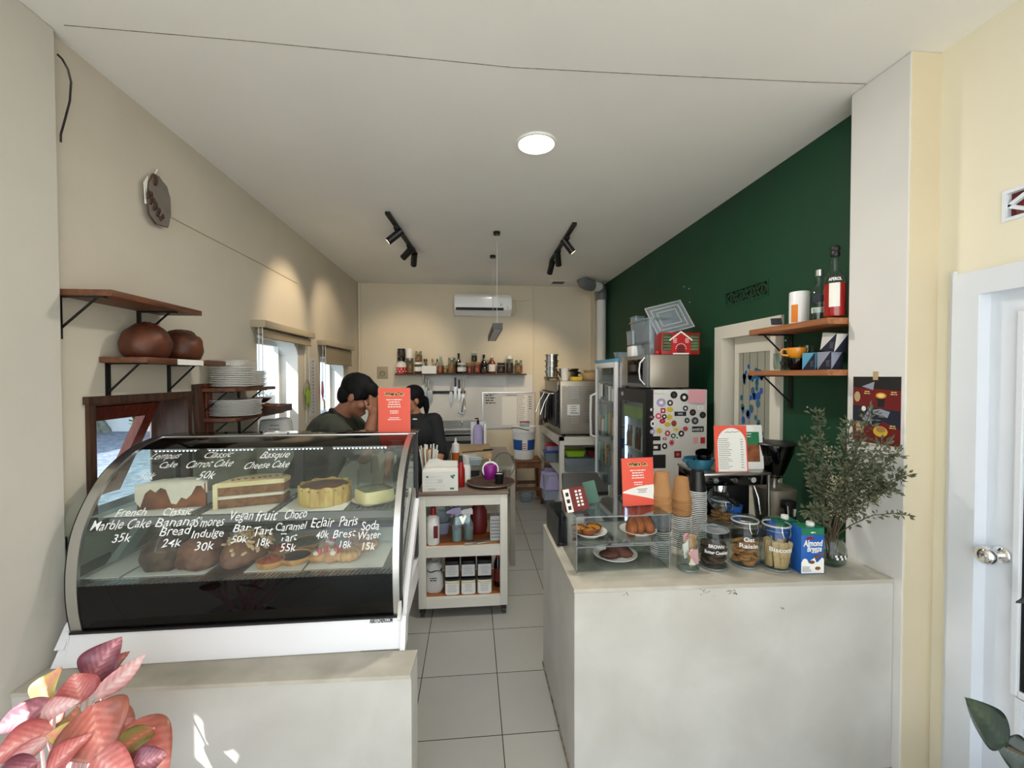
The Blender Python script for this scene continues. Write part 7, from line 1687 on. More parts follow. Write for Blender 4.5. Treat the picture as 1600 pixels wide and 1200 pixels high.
mb = MB(); mb.prism([(-.11, .058, .135), (.118, .058, .135), (.115, .03, .185), (.02, .028, .19), (-.03, .03, .205), (-.08, .03, .20)], (0, .004, 0)); mb.prism([(-.118, -.058, .136), (-.118, .058, .136), (-.10, .05, .17)], (.003, 0, 0)); obj('flap', mb, 'paper', t, 0)
mb = MB(); scribble(mb, frame((0, -.0605, .06), (1, 0, 0), (0, 0, 1)), .2, .1, 5, .003, 0, 4, center=False); scribble(mb, frame((-.055, -.0608, .018), (1, 0, 0), (0, 0, 1)), .09, .02, 1, .014, 0, 8)
mb.cbox((0, -.061, .07), .03, .001, .026, 0); scribble(mb, frame((.08, -.0608, .018), (1, 0, 0), (0, 0, 1)), .05, .02, 1, .012, 1, 9)
for x, z in ((.075, .1), (.09, .105), (.083, .092), (-.085, .10)): mb.cbox((x, -.061, z), .014, .001, .012, 1, 0, (0, .6, 0))
obj('printed_marks', mb, ['paper_grey', 'green_plastic'], t, 0)
q = pY(670, 740, 3.06); t = thing('straw_jar', 'clear jar packed with paper wrapped straws on the trolley', 'jar', (q.x, 3.06, TT))
mb = MB(); mb.lathe([(0, .003), (.036, .003), (.042, .11), (.042, .112)], n=24); obj('jar_body', mb, 'jar_glass', t, 50)
rd = random.Random(9)
for k in range(34):
    a = k*2.4; r0 = .03*math.sqrt((k+.5)/34); r1 = .075*math.sqrt((k+.5)/34)
    mb = MB(); mb.tube([(r0*math.cos(a), r0*math.sin(a), .006), (r1*math.cos(a), r1*math.sin(a)*.7, .262+.022*math.sin(k*1.9))], .0052, 6); 
    solo('wrapped_straw', mb, 'paper' if k % 5 else 'kraft', ('white' if k % 5 else 'brown')+' paper wrapped straw in the jar on the trolley', 'straw', tuple(t.location), 0, ('white' if k % 5 else 'brown')+' straws in the jar', smooth=60)
def simple_bottle(nm, label, px, py, y, z, r, h, mat, capmat, caph=.2, shoulder=.7, lab=None):
    q = pY(px, py, y); t = thing(nm, label, 'bottle', (q.x, y, z))
    mb = MB(); mb.lathe([(0, 0), (r*.92, 0), (r, h*.02), (r, h*shoulder), (r*.5, h*(1-caph)), (0, h*(1-caph))], n=24); obj('bottle_body', mb, mat, t, 50)
    mb = MB(); mb.lathe([(0, h*(1-caph)), (r*.5, h*(1-caph)), (r*.46, h*.97), (r*.4, h), (0, h)], n=18); obj('cap', mb, capmat, t, 40)
    if lab: wrap(t, r, h*.15, h*.5, PI+.3, 2*PI-.3, lab)
    return t
simple_bottle('sauce_bottle', 'red sauce bottle with a black cap right of the cardboard box on the trolley', 720, 752, 2.99, TT, .028, .215, 'sauce_red', 'black_plastic', .2, .55)
mb = MB(); mb.lathe([(0, 0), (.034, 0), (.036, .10), (.033, .12), (0, .12)], n=24); solo('salt_shaker', mb, 'white_plastic', 'small white plastic pot behind the red sauce bottle on the trolley', 'pot', (pY(728, 742, 3.12).x, 3.12, TT), smooth=40)
t = thing('round_tray', 'round dark serving tray resting on the right of the trolley top', 'tray', (pY(767, 755, 3.03).x, 3.03, TT))
mb = MB(); mb.lathe([(0, .0), (.14, .0), (.165, .012), (.174, .022), (.17, .023), (.16, .016), (.138, .005), (0, .005)], n=44); obj('tray_body', mb, 'brown_food', t, 50)
mb = MB(); mb.torus((0, 0, .0225), .172, .003, 44, 6); obj('metal_rim', mb, 'steel_dull', t, 60)
mb = MB(); mb.lathe([(0, 0), (.027, 0), (.034, .072), (.0345, .075), (.032, .074), (.026, .006), (0, .006)], n=24); mb.lathe([(0, .066), (.0325, .066)], n=24, mi=1); solo('espresso_cup', mb, ['black_plastic', 'paper'], 'small black cup standing on the round dark tray', 'cup', (pY(780, 750, 3.02).x, 3.02, TT+.0055), smooth=40)
t = thing('purple_pot', 'shiny purple round pot with a white rim and handle behind the round tray', 'pot', (pY(766, 745, 3.22).x, 3.18, TT))
t.location.y = 3.195
mb = MB(); mb.lathe([(0, 0), (.045, 0), (.056, .03), (.055, .085), (.044, .105), (0, .112)], n=28); obj('pot_body', mb, 'purple', t, 50)
mb = MB(); mb.torus((0, 0, 0), .056, .008, 28, 8, X=Matrix.Translation((0, -.012, .07)) @ Matrix.Rotation(R(72), 4, 'X')); mb.tube([(0, 0, .12), (-.006, 0, .15)], .005, 6); obj('white_rim', mb, 'white_gloss', t, 60)
MS = .475
t = simple_bottle('cleaner_bottle', 'white bottle with a red cap at the left of the trolley middle shelf', 677, 853, 2.90, MS, .042, .245, 'white_plastic', 'sauce_red', .2, .72)
mb = MB(); mb.box(.006, .034, -.044, -.036, .05, .13); obj('dark_label', mb, 'dark_red', t, 0)
def spray(label, px, y, mat, trig, h):
    q = pY(px, 850, y); t = thing('spray_bottle', label, 'bottle', (q.x, y, MS))
    mb = MB(); mb.lathe([(0, 0), (.032, 0), (.034, .01), (.034, h*.5), (.015, h*.7), (.014, h*.78), (0, h*.78)], n=22); obj('bottle_body', mb, 'clear_plastic', t, 50)
    mb = MB(); mb.lathe([(0, .004), (.031, .006), (.031, h*.35), (0, h*.35)], n=20); obj('cleaning_fluid', mb, mat, t, 50)
    mb = MB(); mb.prism([(-.07, -.012, h*.82), (.03, -.012, h*.80), (.03, -.012, h*.92), (.02, -.012, h*1.0), (-.03, -.012, h*.96), (-.07, -.012, h*.88)], (0, .024, 0)); mb.tube([(-.02, 0, h*.84), (-.04, 0, h*.7)], .006, 6); mb.cyl((0, 0, h*.76), (0, 0, h*.84), .016, n=12); obj('trigger_head', mb, trig, t, 40)
spray('clear spray bottle with a pale lilac trigger on the trolley middle shelf', 714, 2.93, 'mint', 'lilac', .235)
spray('green spray bottle with a white nozzle on the trolley middle shelf', 732, 2.95, 'green_plastic', 'white_plastic', .22)
t = thing('box_grater', 'steel box grater hanging at the right of the trolley middle shelf', 'grater', (pY(775, 840, 2.92).x-.004, 2.92, MS))
mb = MB(); mb.prism([(-.036, -.03, .0), (.036, -.03, .0), (.036, .03, .0), (-.036, .03, .0)], (0, 0, .175)); obj('body', mb, 'light_grey', t, 0)
mb = MB()
for i in range(6):
    for j in range(6): mb.cbox((-.026+.0104*i, -.0305, .03+.023*j), .005, .001, .009, 0)
obj('grating_holes', mb, 'ink', t, 0)
mb = MB(); mb.lathe([(0, 0), (.055, 0), (.065, .05), (.058, .16), (.03, .215), (.02, .23), (0, .23)], n=24); solo('red_flask', mb, 'dark_red', 'dark red flask at the middle of the trolley middle shelf', 'flask', (pY(748, 840, 3.06).x, 3.08, MS), smooth=50)
for k, (px, z, l) in enumerate(((682, 0, 'lower'), (682, .085, 'upper'))):
    mb = MB(); mb.lathe([(0, 0), (.09, 0), (.10, .06), (.104, .062), (.104, .08), (0, .084)], n=26, sq=5, sy=.7); solo('stacked_container', mb, ('slate', 'clear_plastic')[k], l+' pale container stacked behind the white bottle on the trolley', 'container', (pY(px, 820, 3.12).x, 3.12, MS+z), smooth=30)
mb = MB(); mb.lathe([(0, 0), (.07, 0), (.08, .09), (0, .095)], n=24, sq=4); solo('paper_carton', mb, 'cardboard', 'tan carton at the rear right of the trolley middle shelf', 'carton', (pY(768, 830, 3.14).x-.0, 3.14, MS), smooth=30)
mb = MB(); mb.box(-.06, .1, -.02, .02, 0, .01, 0, .003); mb.box(-.14, -.06, -.009, .009, 0, .012, 0, .003); solo('steel_scraper', mb, 'steel_dull', 'flat steel scraper lying at the front right of the trolley middle shelf', 'scraper', (pY(762, 852, 2.885).x-.02, 2.885, MS), R(12))
BS = .135
t = thing('cloth_bag', 'white drawstring bag with scribbled writing at the left of the trolley bottom shelf', 'bag', (pY(678, 920, 2.93).x, 2.94, BS))
mb = MB(); mb.lathe([(0, 0), (.05, 0), (.066, .03), (.062, .11), (.045, .145), (.058, .17), (.03, .2), (0, .195)], n=26, sq=2.8, sy=.8); obj('bag_body', mb, 'paper_grey', t, 60)
mb = MB(); mb.tube([(.05*math.cos(a), .04*math.sin(a), .147+.006*math.sin(a*4)) for a in [k*.35 for k in range(19)]], .004, 6); scribble(mb, frame((0, -.0535, .1), (1, 0, 0), (0, 0, 1)), .08, .03, 2, .007, 0, 4); obj('drawstring', mb, 'ink', t, 60)
for r_ in range(2):
    for k in range(3):
        px = 707+25*k; q = pY(px, 940, 2.90)
        lab = ('left', 'middle', 'right')[k]
        t = thing('storage_canister', ('lower white canister with a yellow line, ' if r_ == 0 else 'upper black-lidded canister with grey label, ')+lab+' of three on trolley shelf', 'canister', (q.x, 2.91, BS+r_*.1165), 0, 'canisters on the trolley'); t.scale = (1, 1, .8)
        mb = MB(); mb.lathe([(0, 0), (.046, 0), (.049, .004), (.049, .115), (.045, .12), (0, .12)], n=28, sq=5); obj('body', mb, 'white_plastic' if r_ == 0 else 'black_plastic', t, 30)
        mb = MB(); mb.lathe([(0, .1205), (.05, .1205), (.05, .138), (.03, .142), (0, .142)], n=28, sq=5); obj('lid', mb, 'black_plastic', t, 30)
        mb = MB(); mb.box(-.044, .044, -.0505, -.049, .012, .108); obj('paper_label', mb, 'paper' if r_ == 0 else 'paper_grey', t, 0)
        mb = MB(); scribble(mb, frame((0, -.051, .06), (1, 0, 0), (0, 0, 1)), .08, .07, 5, .004, 0, k+r_*3); 
        if r_ == 0: mb.box(-.044, .044, -.0512, -.0505, .100, .107, 1)
        obj('label_print', mb, ['slate', 'yellow_plastic'], t, 0)
simple_bottle('dark_tall_bottle', 'tall black bottle with a red cap at the right end of the trolley bottom shelf', 778, 930, 2.97, BS, .03, .26, 'dark_bottle', 'red_plastic', .22, .6, 'dark_red')

# ================================================================== people
def cap(mb, p0, p1, r0, r1, n=14):
    p0, p1 = Vector(p0), Vector(p1); mb.ell(p0, r0, r0, r0, n, 8); mb.ell(p1, r1, r1, r1, n, 8); mb.cyl(p0, p1, r0, r1, n)
def chain(mb, pts):
    for (a, ra), (b, rb) in zip(pts, pts[1:]): cap(mb, a, b, ra, rb)
def fuse(name, mb, mat, parent, vox=.008, iters=4):
    o = obj(name, mb, mat, parent, 180, world=True)
    md = o.modifiers.new('r', 'REMESH'); md.mode = 'VOXEL'; md.voxel_size = vox
    sm = o.modifiers.new('s', 'SMOOTH'); sm.iterations = iters; sm.factor = .5
    bpy.context.view_layer.update(); me = bpy.data.meshes.new_from_object(o.evaluated_get(bpy.context.evaluated_depsgraph_get()))
    me.materials.clear(); me.materials.append(M[mat]); me.polygons.foreach_set('use_smooth', [True]*len(me.polygons)); o.modifiers.clear(); o.data = me; return o
def head(mb, c, fwd, up, s=1):
    c = Vector(c); f = Vector(fwd).normalized(); u = Vector(up); u = (u-f*u.dot(f)).normalized(); r = f.cross(u)
    X = Matrix(((f.x, r.x, u.x, 0), (f.y, r.y, u.y, 0), (f.z, r.z, u.z, 0), (0, 0, 0, 1)))
    L = lambda a, b, d: c+f*a*s+r*b*s+u*d*s
    mb.ell(L(-.008, 0, .03), .098*s, .076*s, .092*s, 20, 14, X=X); mb.ell(L(.022, 0, -.045), .066*s, .058*s, .074*s, 18, 12, X=X)
    mb.ell(L(.066, 0, -.088), .024*s, .03*s, .022*s, 12, 8, X=X); mb.ell(L(.096, 0, -.018), .016*s, .012*s, .024*s, 10, 8, X=X); mb.ell(L(.104, 0, -.034), .014*s, .017*s, .011*s, 10, 8, X=X)
    for k in (-1, 1):
        mb.ell(L(.082, k*.034, .012), .012*s, .022*s, .010*s, 10, 8, X=X); mb.ell(L(-.005, k*.078, -.012), .022*s, .010*s, .034*s, 12, 8, X=X); mb.ell(L(.055, k*.042, -.03), .03*s, .025*s, .025*s, 10, 8, X=X)
    mb.ell(L(.088, 0, -.066), .012*s, .024*s, .007*s, 10, 8, X=X); mb.ell(L(.087, 0, -.076), .012*s, .02*s, .007*s, 10, 8, X=X)
    return L, X
def eyes(L, X, t, s=1):
    for k in (-1, 1):
        mb = MB(); mb.ell(L(.081, k*.033, .002), .011*s, .014*s, .008*s, 12, 8, X=X); o = obj('eye', mb, 'paper', t, 60, world=True)
        mb = MB(); mb.ell(L(.090, k*.033, .002), .003*s, .006*s, .006*s, 10, 6, X=X); obj('iris', mb, 'ink', o, 60, world=True)
def hand(mb, w, d, n, side, curl=.25, L=.085):
    """w wrist, d pointing direction, n palm normal, side thumb direction"""
    w = Vector(w); d = Vector(d).normalized(); n = Vector(n); n = (n-d*n.dot(d)).normalized(); s_ = Vector(side); s_ = (s_-d*s_.dot(d)-n*s_.dot(n)).normalized()
    cap(mb, w, w+d*.03, .024, .026, 10)
    for k in range(4):
        o = (k-1.5)*.019; base = w+d*.085+s_*(-o); cap(mb, w+d*.02+s_*(-o*.7), base, .014, .011, 8)
        ln = (.072, .082, .076, .06)[k]; p = base; dd = d.copy()
        for j in range(3):
            dd = (dd+n*curl*(j+.6)*.5+s_*(-o*1.2)).normalized(); q = p+dd*ln*(.45, .32, .23)[j]; cap(mb, p, q, .0092-.0008*j, .0086-.0008*j, 8); p = q
    b = w+d*.03+s_*.022; q = b+(d*.6+s_*.7+n*.2).normalized()*.045; cap(mb, w+d*.02+s_*.01, b, .018, .014, 8); cap(mb, b, q, .012, .010, 8); cap(mb, q, q+(d*.9+s_*.25+n*.2).normalized()*.032, .010, .0085, 8)
# man at the display: bending forward, hands at his face
bm_ = thing('person', 'person in a dark olive t-shirt bending forward with both hands over the face', 'person', (-1.0, 2.72, 0))
hip = Vector((-1.02, 2.72, .93)); chest = Vector((-.855, 2.70, 1.24)); neck = Vector((-.785, 2.68, 1.375)); hc = Vector((-.690, 2.665, 1.482))
mb = MB()
mb.ell(hip, .13, .17, .14, 18, 12); cap(mb, hip, chest, .13, .14); mb.ell(chest, .13, .185, .15, 18, 12, X=Matrix.Rotation(R(30), 4, 'Y')); cap(mb, chest, neck, .10, .058); cap(mb, neck, hc+Vector((-.03, 0, -.03)), .056, .052)
HL, HX = head(mb, hc, (.82, -.06, -.50), (.5, 0, .86), .98)
for s in (-1, 1):
    sh = Vector((-.80, 2.70+s*.17, 1.305)); el = Vector((-.625, 2.69+s*.15, 1.135)); wr = Vector((-.592, 2.685+s*.062, 1.36))
    cap(mb, chest+Vector((.03, s*.1, .05)), sh, .075, .062); chain(mb, [(sh, .058), (el, .043), (el.lerp(wr, .35), .041), (wr, .027)])
    hand(mb, wr, (.012-.0, -s*.10, .9), (-.85, -s*.3, .25), (-.4, s*.1, .3), .22)
    kn = Vector((-1.0, 2.72+s*.1, .48)); an = Vector((-1.05, 2.72+s*.1, .08)); chain(mb, [(hip+Vector((0, s*.085, -.04)), .092), (kn, .06), (kn.lerp(an, .3), .058), (an, .04)]); cap(mb, an+Vector((-.02, 0, -.035)), an+Vector((.13, 0, -.045)), .035, .03)
fuse('body', mb, 'skin_dark', bm_, .0065)
mb = MB(); cap(mb, hip+Vector((0, 0, -.02)), chest, .142, .148); mb.ell(chest, .142, .205, .16, 18, 12, X=Matrix.Rotation(R(30), 4, 'Y')); cap(mb, chest, neck+Vector((-.02, 0, -.03)), .125, .072); mb.ell(hip, .15, .19, .15)
for s in (-1, 1):
    sh = Vector((-.80, 2.70+s*.17, 1.305)); el = Vector((-.625, 2.69+s*.15, 1.135)); cap(mb, chest+Vector((.03, s*.1, .05)), sh, .093, .08); cap(mb, sh, sh.lerp(el, .72), .078, .068)
fuse('t_shirt', mb, 'olive_shirt', bm_, .008)
mb = MB(); mb.ell(hip+Vector((0, 0, -.06)), .142, .18, .13)
for s in (-1, 1):
    kn = Vector((-1.0, 2.72+s*.1, .48)); an = Vector((-1.05, 2.72+s*.1, .08)); chain(mb, [(hip+Vector((0, s*.085, -.04)), .108), (kn, .078), (an, .06)])
fuse('trousers', mb, 'dark_cloth', bm_, .009)
for s in (-1, 1): mb = MB(); mb.ell((-1.0, 2.72+s*.1, .04), .14, .05, .045, 16, 10); obj('shoe', mb, 'black_plastic', bm_, 60, world=True)
mb = MB()
def hairf(v): return v*(1+.05*noise.noise(v*5))
mb.ell(HL(-.018, 0, .044), .108, .088, .094, 26, 18, X=HX, f=hairf); mb.ell(HL(-.055, 0, -.012), .062, .078, .078, 20, 14, X=HX, f=hairf); mb.ell(HL(.036, 0, .072), .068, .078, .052, 18, 12, X=HX, f=hairf)
for s in (-1, 1): mb.ell(HL(.012, s*.072, .025), .03, .016, .045, 12, 8, X=HX)
fuse('hair', mb, 'hair', bm_, .006, 2); eyes(HL, HX, bm_)
mb = MB(); mb.torus(neck+Vector((-.012, 0, -.012)), .066, .010, 24, 8, X=Matrix.Translation(neck+Vector((-.012, 0, -.012))) @ Matrix.Rotation(R(35), 4, 'Y')); obj('collar', mb, 'black_shirt', bm_, 60, world=True)
# woman behind the sign
wm = thing('person', 'person with dark tied back hair in a black t-shirt standing behind the red sign', 'person', (-.47, 3.36, 0))
hip = Vector((-.455, 3.40, .86)); chest = Vector((-.44, 3.38, 1.14)); neck = Vector((-.438, 3.37, 1.29)); hc = Vector((-.460, 3.345, 1.412)); fw = Vector((-.80, -.55, -.18))
side_ = Vector((.56, -.82, 0)).normalized()
mb = MB(); mb.ell(hip, .12, .15, .13, 18, 12); cap(mb, hip, chest, .115, .12); mb.ell(chest, .16, .13, .14, 18, 12, X=Matrix.Rotation(R(-30), 4, 'Z')); cap(mb, chest, neck, .085, .046); cap(mb, neck, hc+Vector((.01, .01, -.05)), .046, .045)
HL, HX = head(mb, hc, fw, (0, 0, 1), .88)
for s in (-1, 1):
    sh = chest+Vector((.155*s, -.04*s, .10)); el = sh+Vector((.05*s, -.03, -.25)); wr = el+Vector((-.015*s-.02, -.17, -.15)) if s > 0 else el+Vector((.02, -.2, -.1))
    cap(mb, chest+Vector((.07*s, 0, .08)), sh, .06, .05); chain(mb, [(sh, .048), (el, .037), (el.lerp(wr, .35), .036), (wr, .024)]); hand(mb, wr, (-.1, -.6, -.7), (-.9*s, 0, 0), (-.3*s, -.8, .5), .3)
    kn = hip+Vector((.08*s, 0, -.40)); an = hip+Vector((.085*s, .02, -.78)); chain(mb, [(hip+Vector((.075*s, 0, -.03)), .085), (kn, .055), (kn.lerp(an, .3), .053), (an, .036)]); cap(mb, an+Vector((0, .02, -.035)), an+Vector((-.08, -.10, -.045)), .033, .028)
fuse('body', mb, 'skin', wm, .0065)
mb = MB(); mb.ell(hip, .14, .17, .14); cap(mb, hip, chest, .135, .14); mb.ell(chest, .178, .15, .158, 18, 12, X=Matrix.Rotation(R(-30), 4, 'Z')); cap(mb, chest, neck+Vector((0, 0, -.02)), .105, .058)
for s in (-1, 1):
    sh = chest+Vector((.155*s, -.04*s, .10)); el = sh+Vector((.05*s, -.03, -.25)); cap(mb, chest+Vector((.07*s, 0, .08)), sh, .078, .068); cap(mb, sh, sh.lerp(el, .92), .068, .062)
fuse('t_shirt', mb, 'black_shirt', wm, .008)
mb = MB(); mb.ell(hip+Vector((0, 0, -.06)), .13, .165, .12)
for s in (-1, 1): kn = hip+Vector((.08*s, 0, -.40)); an = hip+Vector((.085*s, .02, -.76)); chain(mb, [(hip+Vector((.075*s, 0, -.03)), .10), (kn, .075), (an, .06)])
fuse('trousers', mb, 'black_shirt', wm, .009)
for s in (-1, 1): mb = MB(); mb.ell(hip+Vector((.085*s-.04, -.04, -.82)), .05, .12, .04, 16, 10, X=Matrix.Rotation(R(-35), 4, 'Z')); obj('shoe', mb, 'black_plastic', wm, 60, world=True)
mb = MB(); mb.ell(HL(-.022, 0, .042), .090, .078, .082, 26, 18, X=HX); mb.ell(HL(-.05, 0, -.02), .054, .068, .07, 20, 14, X=HX); chain(mb, [(HL(-.09, 0, .0), .03), (HL(-.125, 0, -.03), .032), (HL(-.13, 0, -.10), .026), (HL(-.115, 0, -.17), .012)])
fuse('hair', mb, 'hair', wm, .006, 2); eyes(HL, HX, wm, .93)
p = pY(648, 658, 3.22); mb = MB(); mb.ell((p.x, 3.215, p.z), .022, .006, .006, 12, 6, X=Matrix.Rotation(R(-20), 4, 'Z')); o = obj('chest_logo', mb, 'white_ink', wm, 60, world=True)
wm.location += Vector((-.018, .15, 0))

# ================================================================== ceiling lamps
t = thing('downlight', 'round lit white downlight flush in the ceiling', 'ceiling light', (.351, 2.315, CZ))
mb = MB(); mb.lathe([(.092, -.004), (.098, -.012), (.106, -.010), (.110, 0), (.092, 0)], n=44); obj('bezel', mb, 'white_plastic', t, 50)
mb = MB(); mb.lathe([(0, -.007), (.094, -.006)], n=44); obj('diffuser', mb, 'lamp_disc', t, 50)
L = bpy.data.lights.new('downlight_lamp', 'AREA'); L.shape = 'DISK'; L.size = .18; L.energy = 14; L.color = (1, .95, .88); lo = bpy.data.objects.new('downlight_lamp', L); COL.objects.link(lo); lo.location = (0, 0, -.02); lo.parent = t
def track(label, a, b, spots):
    a, b = Vector((*a, CZ-.001)), Vector((*b, CZ-.001)); d = (b-a).normalized(); t = thing('track_light', label, 'track light', tuple((a+b)/2))
    mb = MB(); s_ = Vector((0, 0, 1)).cross(d)*.018; mb.prism([a+s_, a-s_, a-s_+Vector((0, 0, -.022)), a+s_+Vector((0, 0, -.022))], b-a); obj('track', mb, 'black_metal', t, 0, world=True)
    for u, aim, pw, on in spots:
        c = a.lerp(b, u); j = c+Vector((0, 0, -.07)); v = (Vector(aim)-j).normalized()
        mb = MB(); mb.box(c.x-.02, c.x+.02, c.y-.06, c.y+.06, CZ-.045, CZ-.023); mb.cyl(c+Vector((0, 0, -.04)), j, .008, n=8); mb.cyl(j-v*.05, j+v*.10, .031, n=20); h = obj('spot_head', mb, 'black_plastic', t, 40, world=True)
        mb = MB(); mb.disc(j+v*.1003, v, .024, 20); obj('spot_lens', mb, 'spot_face' if on else 'dark_grey', h, 0, world=True)
        if pw:
            L = bpy.data.lights.new('spot_lamp', 'SPOT'); L.energy = pw; L.spot_size = R(62); L.spot_blend = .8; L.color = (1, .78, .52); L.shadow_soft_size = .03
            lo = bpy.data.objects.new('spot_lamp', L); COL.objects.link(lo); lo.location = j+v*.115; lo.rotation_euler = v.to_track_quat('-Z', 'Y').to_euler(); lo.parent = h; lo.matrix_parent_inverse = parent_matrix(h).inverted()
SPW = 26
track('black track light with three spots, left of the hanging lamp', (-.64, 3.37), (-.57, 4.42), ((.30, (-1.53, 3.72, 2.06), SPW, 1), (.76, (-1.53, 4.75, 2.05), SPW*.8, 1), (.97, (-.9, 5.98, 1.7), SPW*1.0, 0)))
track('black track light with three spots, right of the hanging lamp', (.843, 3.47), (.86, 4.60), ((.30, (1.82, 3.9, 1.6), SPW*.4, 1), (.66, (1.2, 5.2, 1.6), SPW*.8, 0), (.98, (.7, 5.98, 1.5), SPW*1.2, 0)))
t = thing('pendant_lamp', 'long slim unlit pendant lamp hanging on two wires', 'pendant lamp', (.221, 4.12, 1.98))
n0, n1 = Vector((.225, 3.70, 2.005)), Vector((.22, 4.72, 1.985))
mb = MB(); mb.prism([n0+Vector(q) for q in ((-.042, 0, 0), (.042, 0, 0), (.042, 0, .055), (-.042, 0, .055))], n1-n0); obj('housing', mb, 'dark_grey', t, 0, world=True)
mb = MB(); mb.prism([n0+Vector(q) for q in ((-.032, .03, -.003), (.032, .03, -.003), (.032, .03, -.0005), (-.032, .03, -.0005))], (n1-n0)*.95); obj('diffuser', mb, 'paper_grey', t, 0, world=True)
for y, x in ((3.76, .221), (4.50, .222)):
    mb = MB(); mb.cyl((x, y, CZ-.028), (x, y, CZ-.001), .03, n=20); obj('canopy', mb, 'black_plastic', t, 40, world=True)
    mb = MB(); mb.cyl((x, y, 2.05), (x, y, CZ-.028), .0025, n=6); mb.cyl((x, y, 2.052), (x, y, 2.09), .006, n=8); obj('wire', mb, 'light_grey', t, 40, world=True)

# ================================================================== plants
def leaf_mat(name, vein, body, edge, scale=1):
    m = pm(name, body, .38, coat=.15); N = m.node_tree.nodes; L = m.node_tree.links; b = N['Principled BSDF']
    tc = N.new('ShaderNodeTexCoord'); sp = N.new('ShaderNodeSeparateXYZ'); L.new(tc.outputs['Object'], sp.inputs[0])
    ab = N.new('ShaderNodeMath'); ab.operation = 'ABSOLUTE'; L.new(sp.outputs['Y'], ab.inputs[0])
    no = N.new('ShaderNodeTexNoise'); no.inputs['Scale'].default_value = 9; no.inputs['Detail'].default_value = 5; L.new(tc.outputs['Object'], no.inputs[0])
    # side veins: sine of x - |y|
    su = N.new('ShaderNodeMath'); su.operation = 'SUBTRACT'; L.new(sp.outputs['X'], su.inputs[0]); L.new(ab.outputs[0], su.inputs[1])
    mu = N.new('ShaderNodeMath'); mu.operation = 'MULTIPLY'; mu.inputs[1].default_value = 46; L.new(su.outputs[0], mu.inputs[0])
    si = N.new('ShaderNodeMath'); si.operation = 'SINE'; L.new(mu.outputs[0], si.inputs[0])
    m1 = N.new('ShaderNodeMath'); m1.operation = 'MULTIPLY'; m1.inputs[1].default_value = .036; L.new(si.outputs[0], m1.inputs[0])
    m2 = N.new('ShaderNodeMath'); m2.operation = 'MULTIPLY_ADD'; m2.inputs[1].default_value = .28; L.new(no.outputs[0], m2.inputs[0]); L.new(m1.outputs[0], m2.inputs[2])
    ad = N.new('ShaderNodeMath'); ad.operation = 'ADD'; L.new(ab.outputs[0], ad.inputs[0]); L.new(m2.outputs[0], ad.inputs[1])
    r = N.new('ShaderNodeValToRGB'); e = r.color_ramp.elements; e[0].position = .10; e[0].color = (*lin(vein), 1); e[1].position = .42; e[1].color = (*lin(edge), 1); k = e.new(.20); k.color = (*lin(body), 1)
    L.new(ad.outputs[0], r.inputs[0]); L.new(r.outputs[0], b.inputs['Base Color']); b.inputs['Subsurface Weight'].default_value = .12; b.inputs['Subsurface Radius'].default_value = (.01, .004, .003)
leaf_mat('leaf_pink', (250, 196, 192), (230, 140, 136), (190, 92, 94)); leaf_mat('leaf_red', (242, 172, 158), (216, 122, 112), (160, 92, 76)); leaf_mat('leaf_purple', (226, 170, 178), (178, 110, 122), (122, 60, 78)); leaf_mat('leaf_yellow', (244, 150, 140), (236, 176, 130), (222, 206, 120)); leaf_mat('leaf_olive', (214, 130, 100), (176, 110, 80), (126, 118, 60)); leaf_mat('leaf_pale', (252, 226, 224), (240, 190, 190), (210, 120, 124)); leaf_mat('rubber_leaf', (62, 78, 56), (40, 56, 44), (30, 44, 36))
def leaf(parent, base, tip, wid, mat, tw=0, bend=.10, fold=.22, up=(0, -.6, .8)):
    base, tip = Vector(base), Vector(tip); d = tip-base; L_ = d.length; x = d.normalized(); z = Vector(up); z = (z-x*z.dot(x)).normalized(); z = Matrix.Rotation(tw, 3, x) @ z; y = z.cross(x); W = wid/L_
    mb = MB(); nu, nv = 8, 14
    def fn(u, v):
        s = (u-.5)*2; w_ = W/2*(math.sin(PI*v**.80)**.85)*(1-.25*v) if 0 < v < 1 else 0
        w_ *= 1.22; return (v, s*w_, fold*abs(s)*w_+bend*math.sin(PI*v)-.03*math.sin(v*9+s)*abs(s)*W)
    mb.grid(fn, nu, nv); bmesh.ops.remove_doubles(mb.bm, verts=mb.bm.verts, dist=1e-5)
    o = obj('leaf', mb, mat, None, 180); o.matrix_world = parent_matrix(parent).inverted() @ (Matrix(((x.x, y.x, z.x, base.x), (x.y, y.y, z.y, base.y), (x.z, y.z, z.z, base.z), (0, 0, 0, 1))) @ Matrix.Scale(L_, 4)); o.parent = parent
    md = o.modifiers.new('thickness', 'SOLIDIFY'); md.thickness = .0012/L_
    return o
pl = thing('potted_plant', 'red and pink leaved potted plant at the lower left before the display ledge', 'plant', (-1.12, 1.24, 0))
mb = MB(); mb.lathe([(0, 0), (.10, 0), (.13, .20), (.14, .22), (.13, .22), (.12, .20), (0, .19)], n=36); obj('pot', mb, 'dark_grey', pl, 40)
mb = MB(); mb.lathe([(0, .195), (.12, .19)], n=30); obj('soil', mb, 'brown_food', pl, 40)
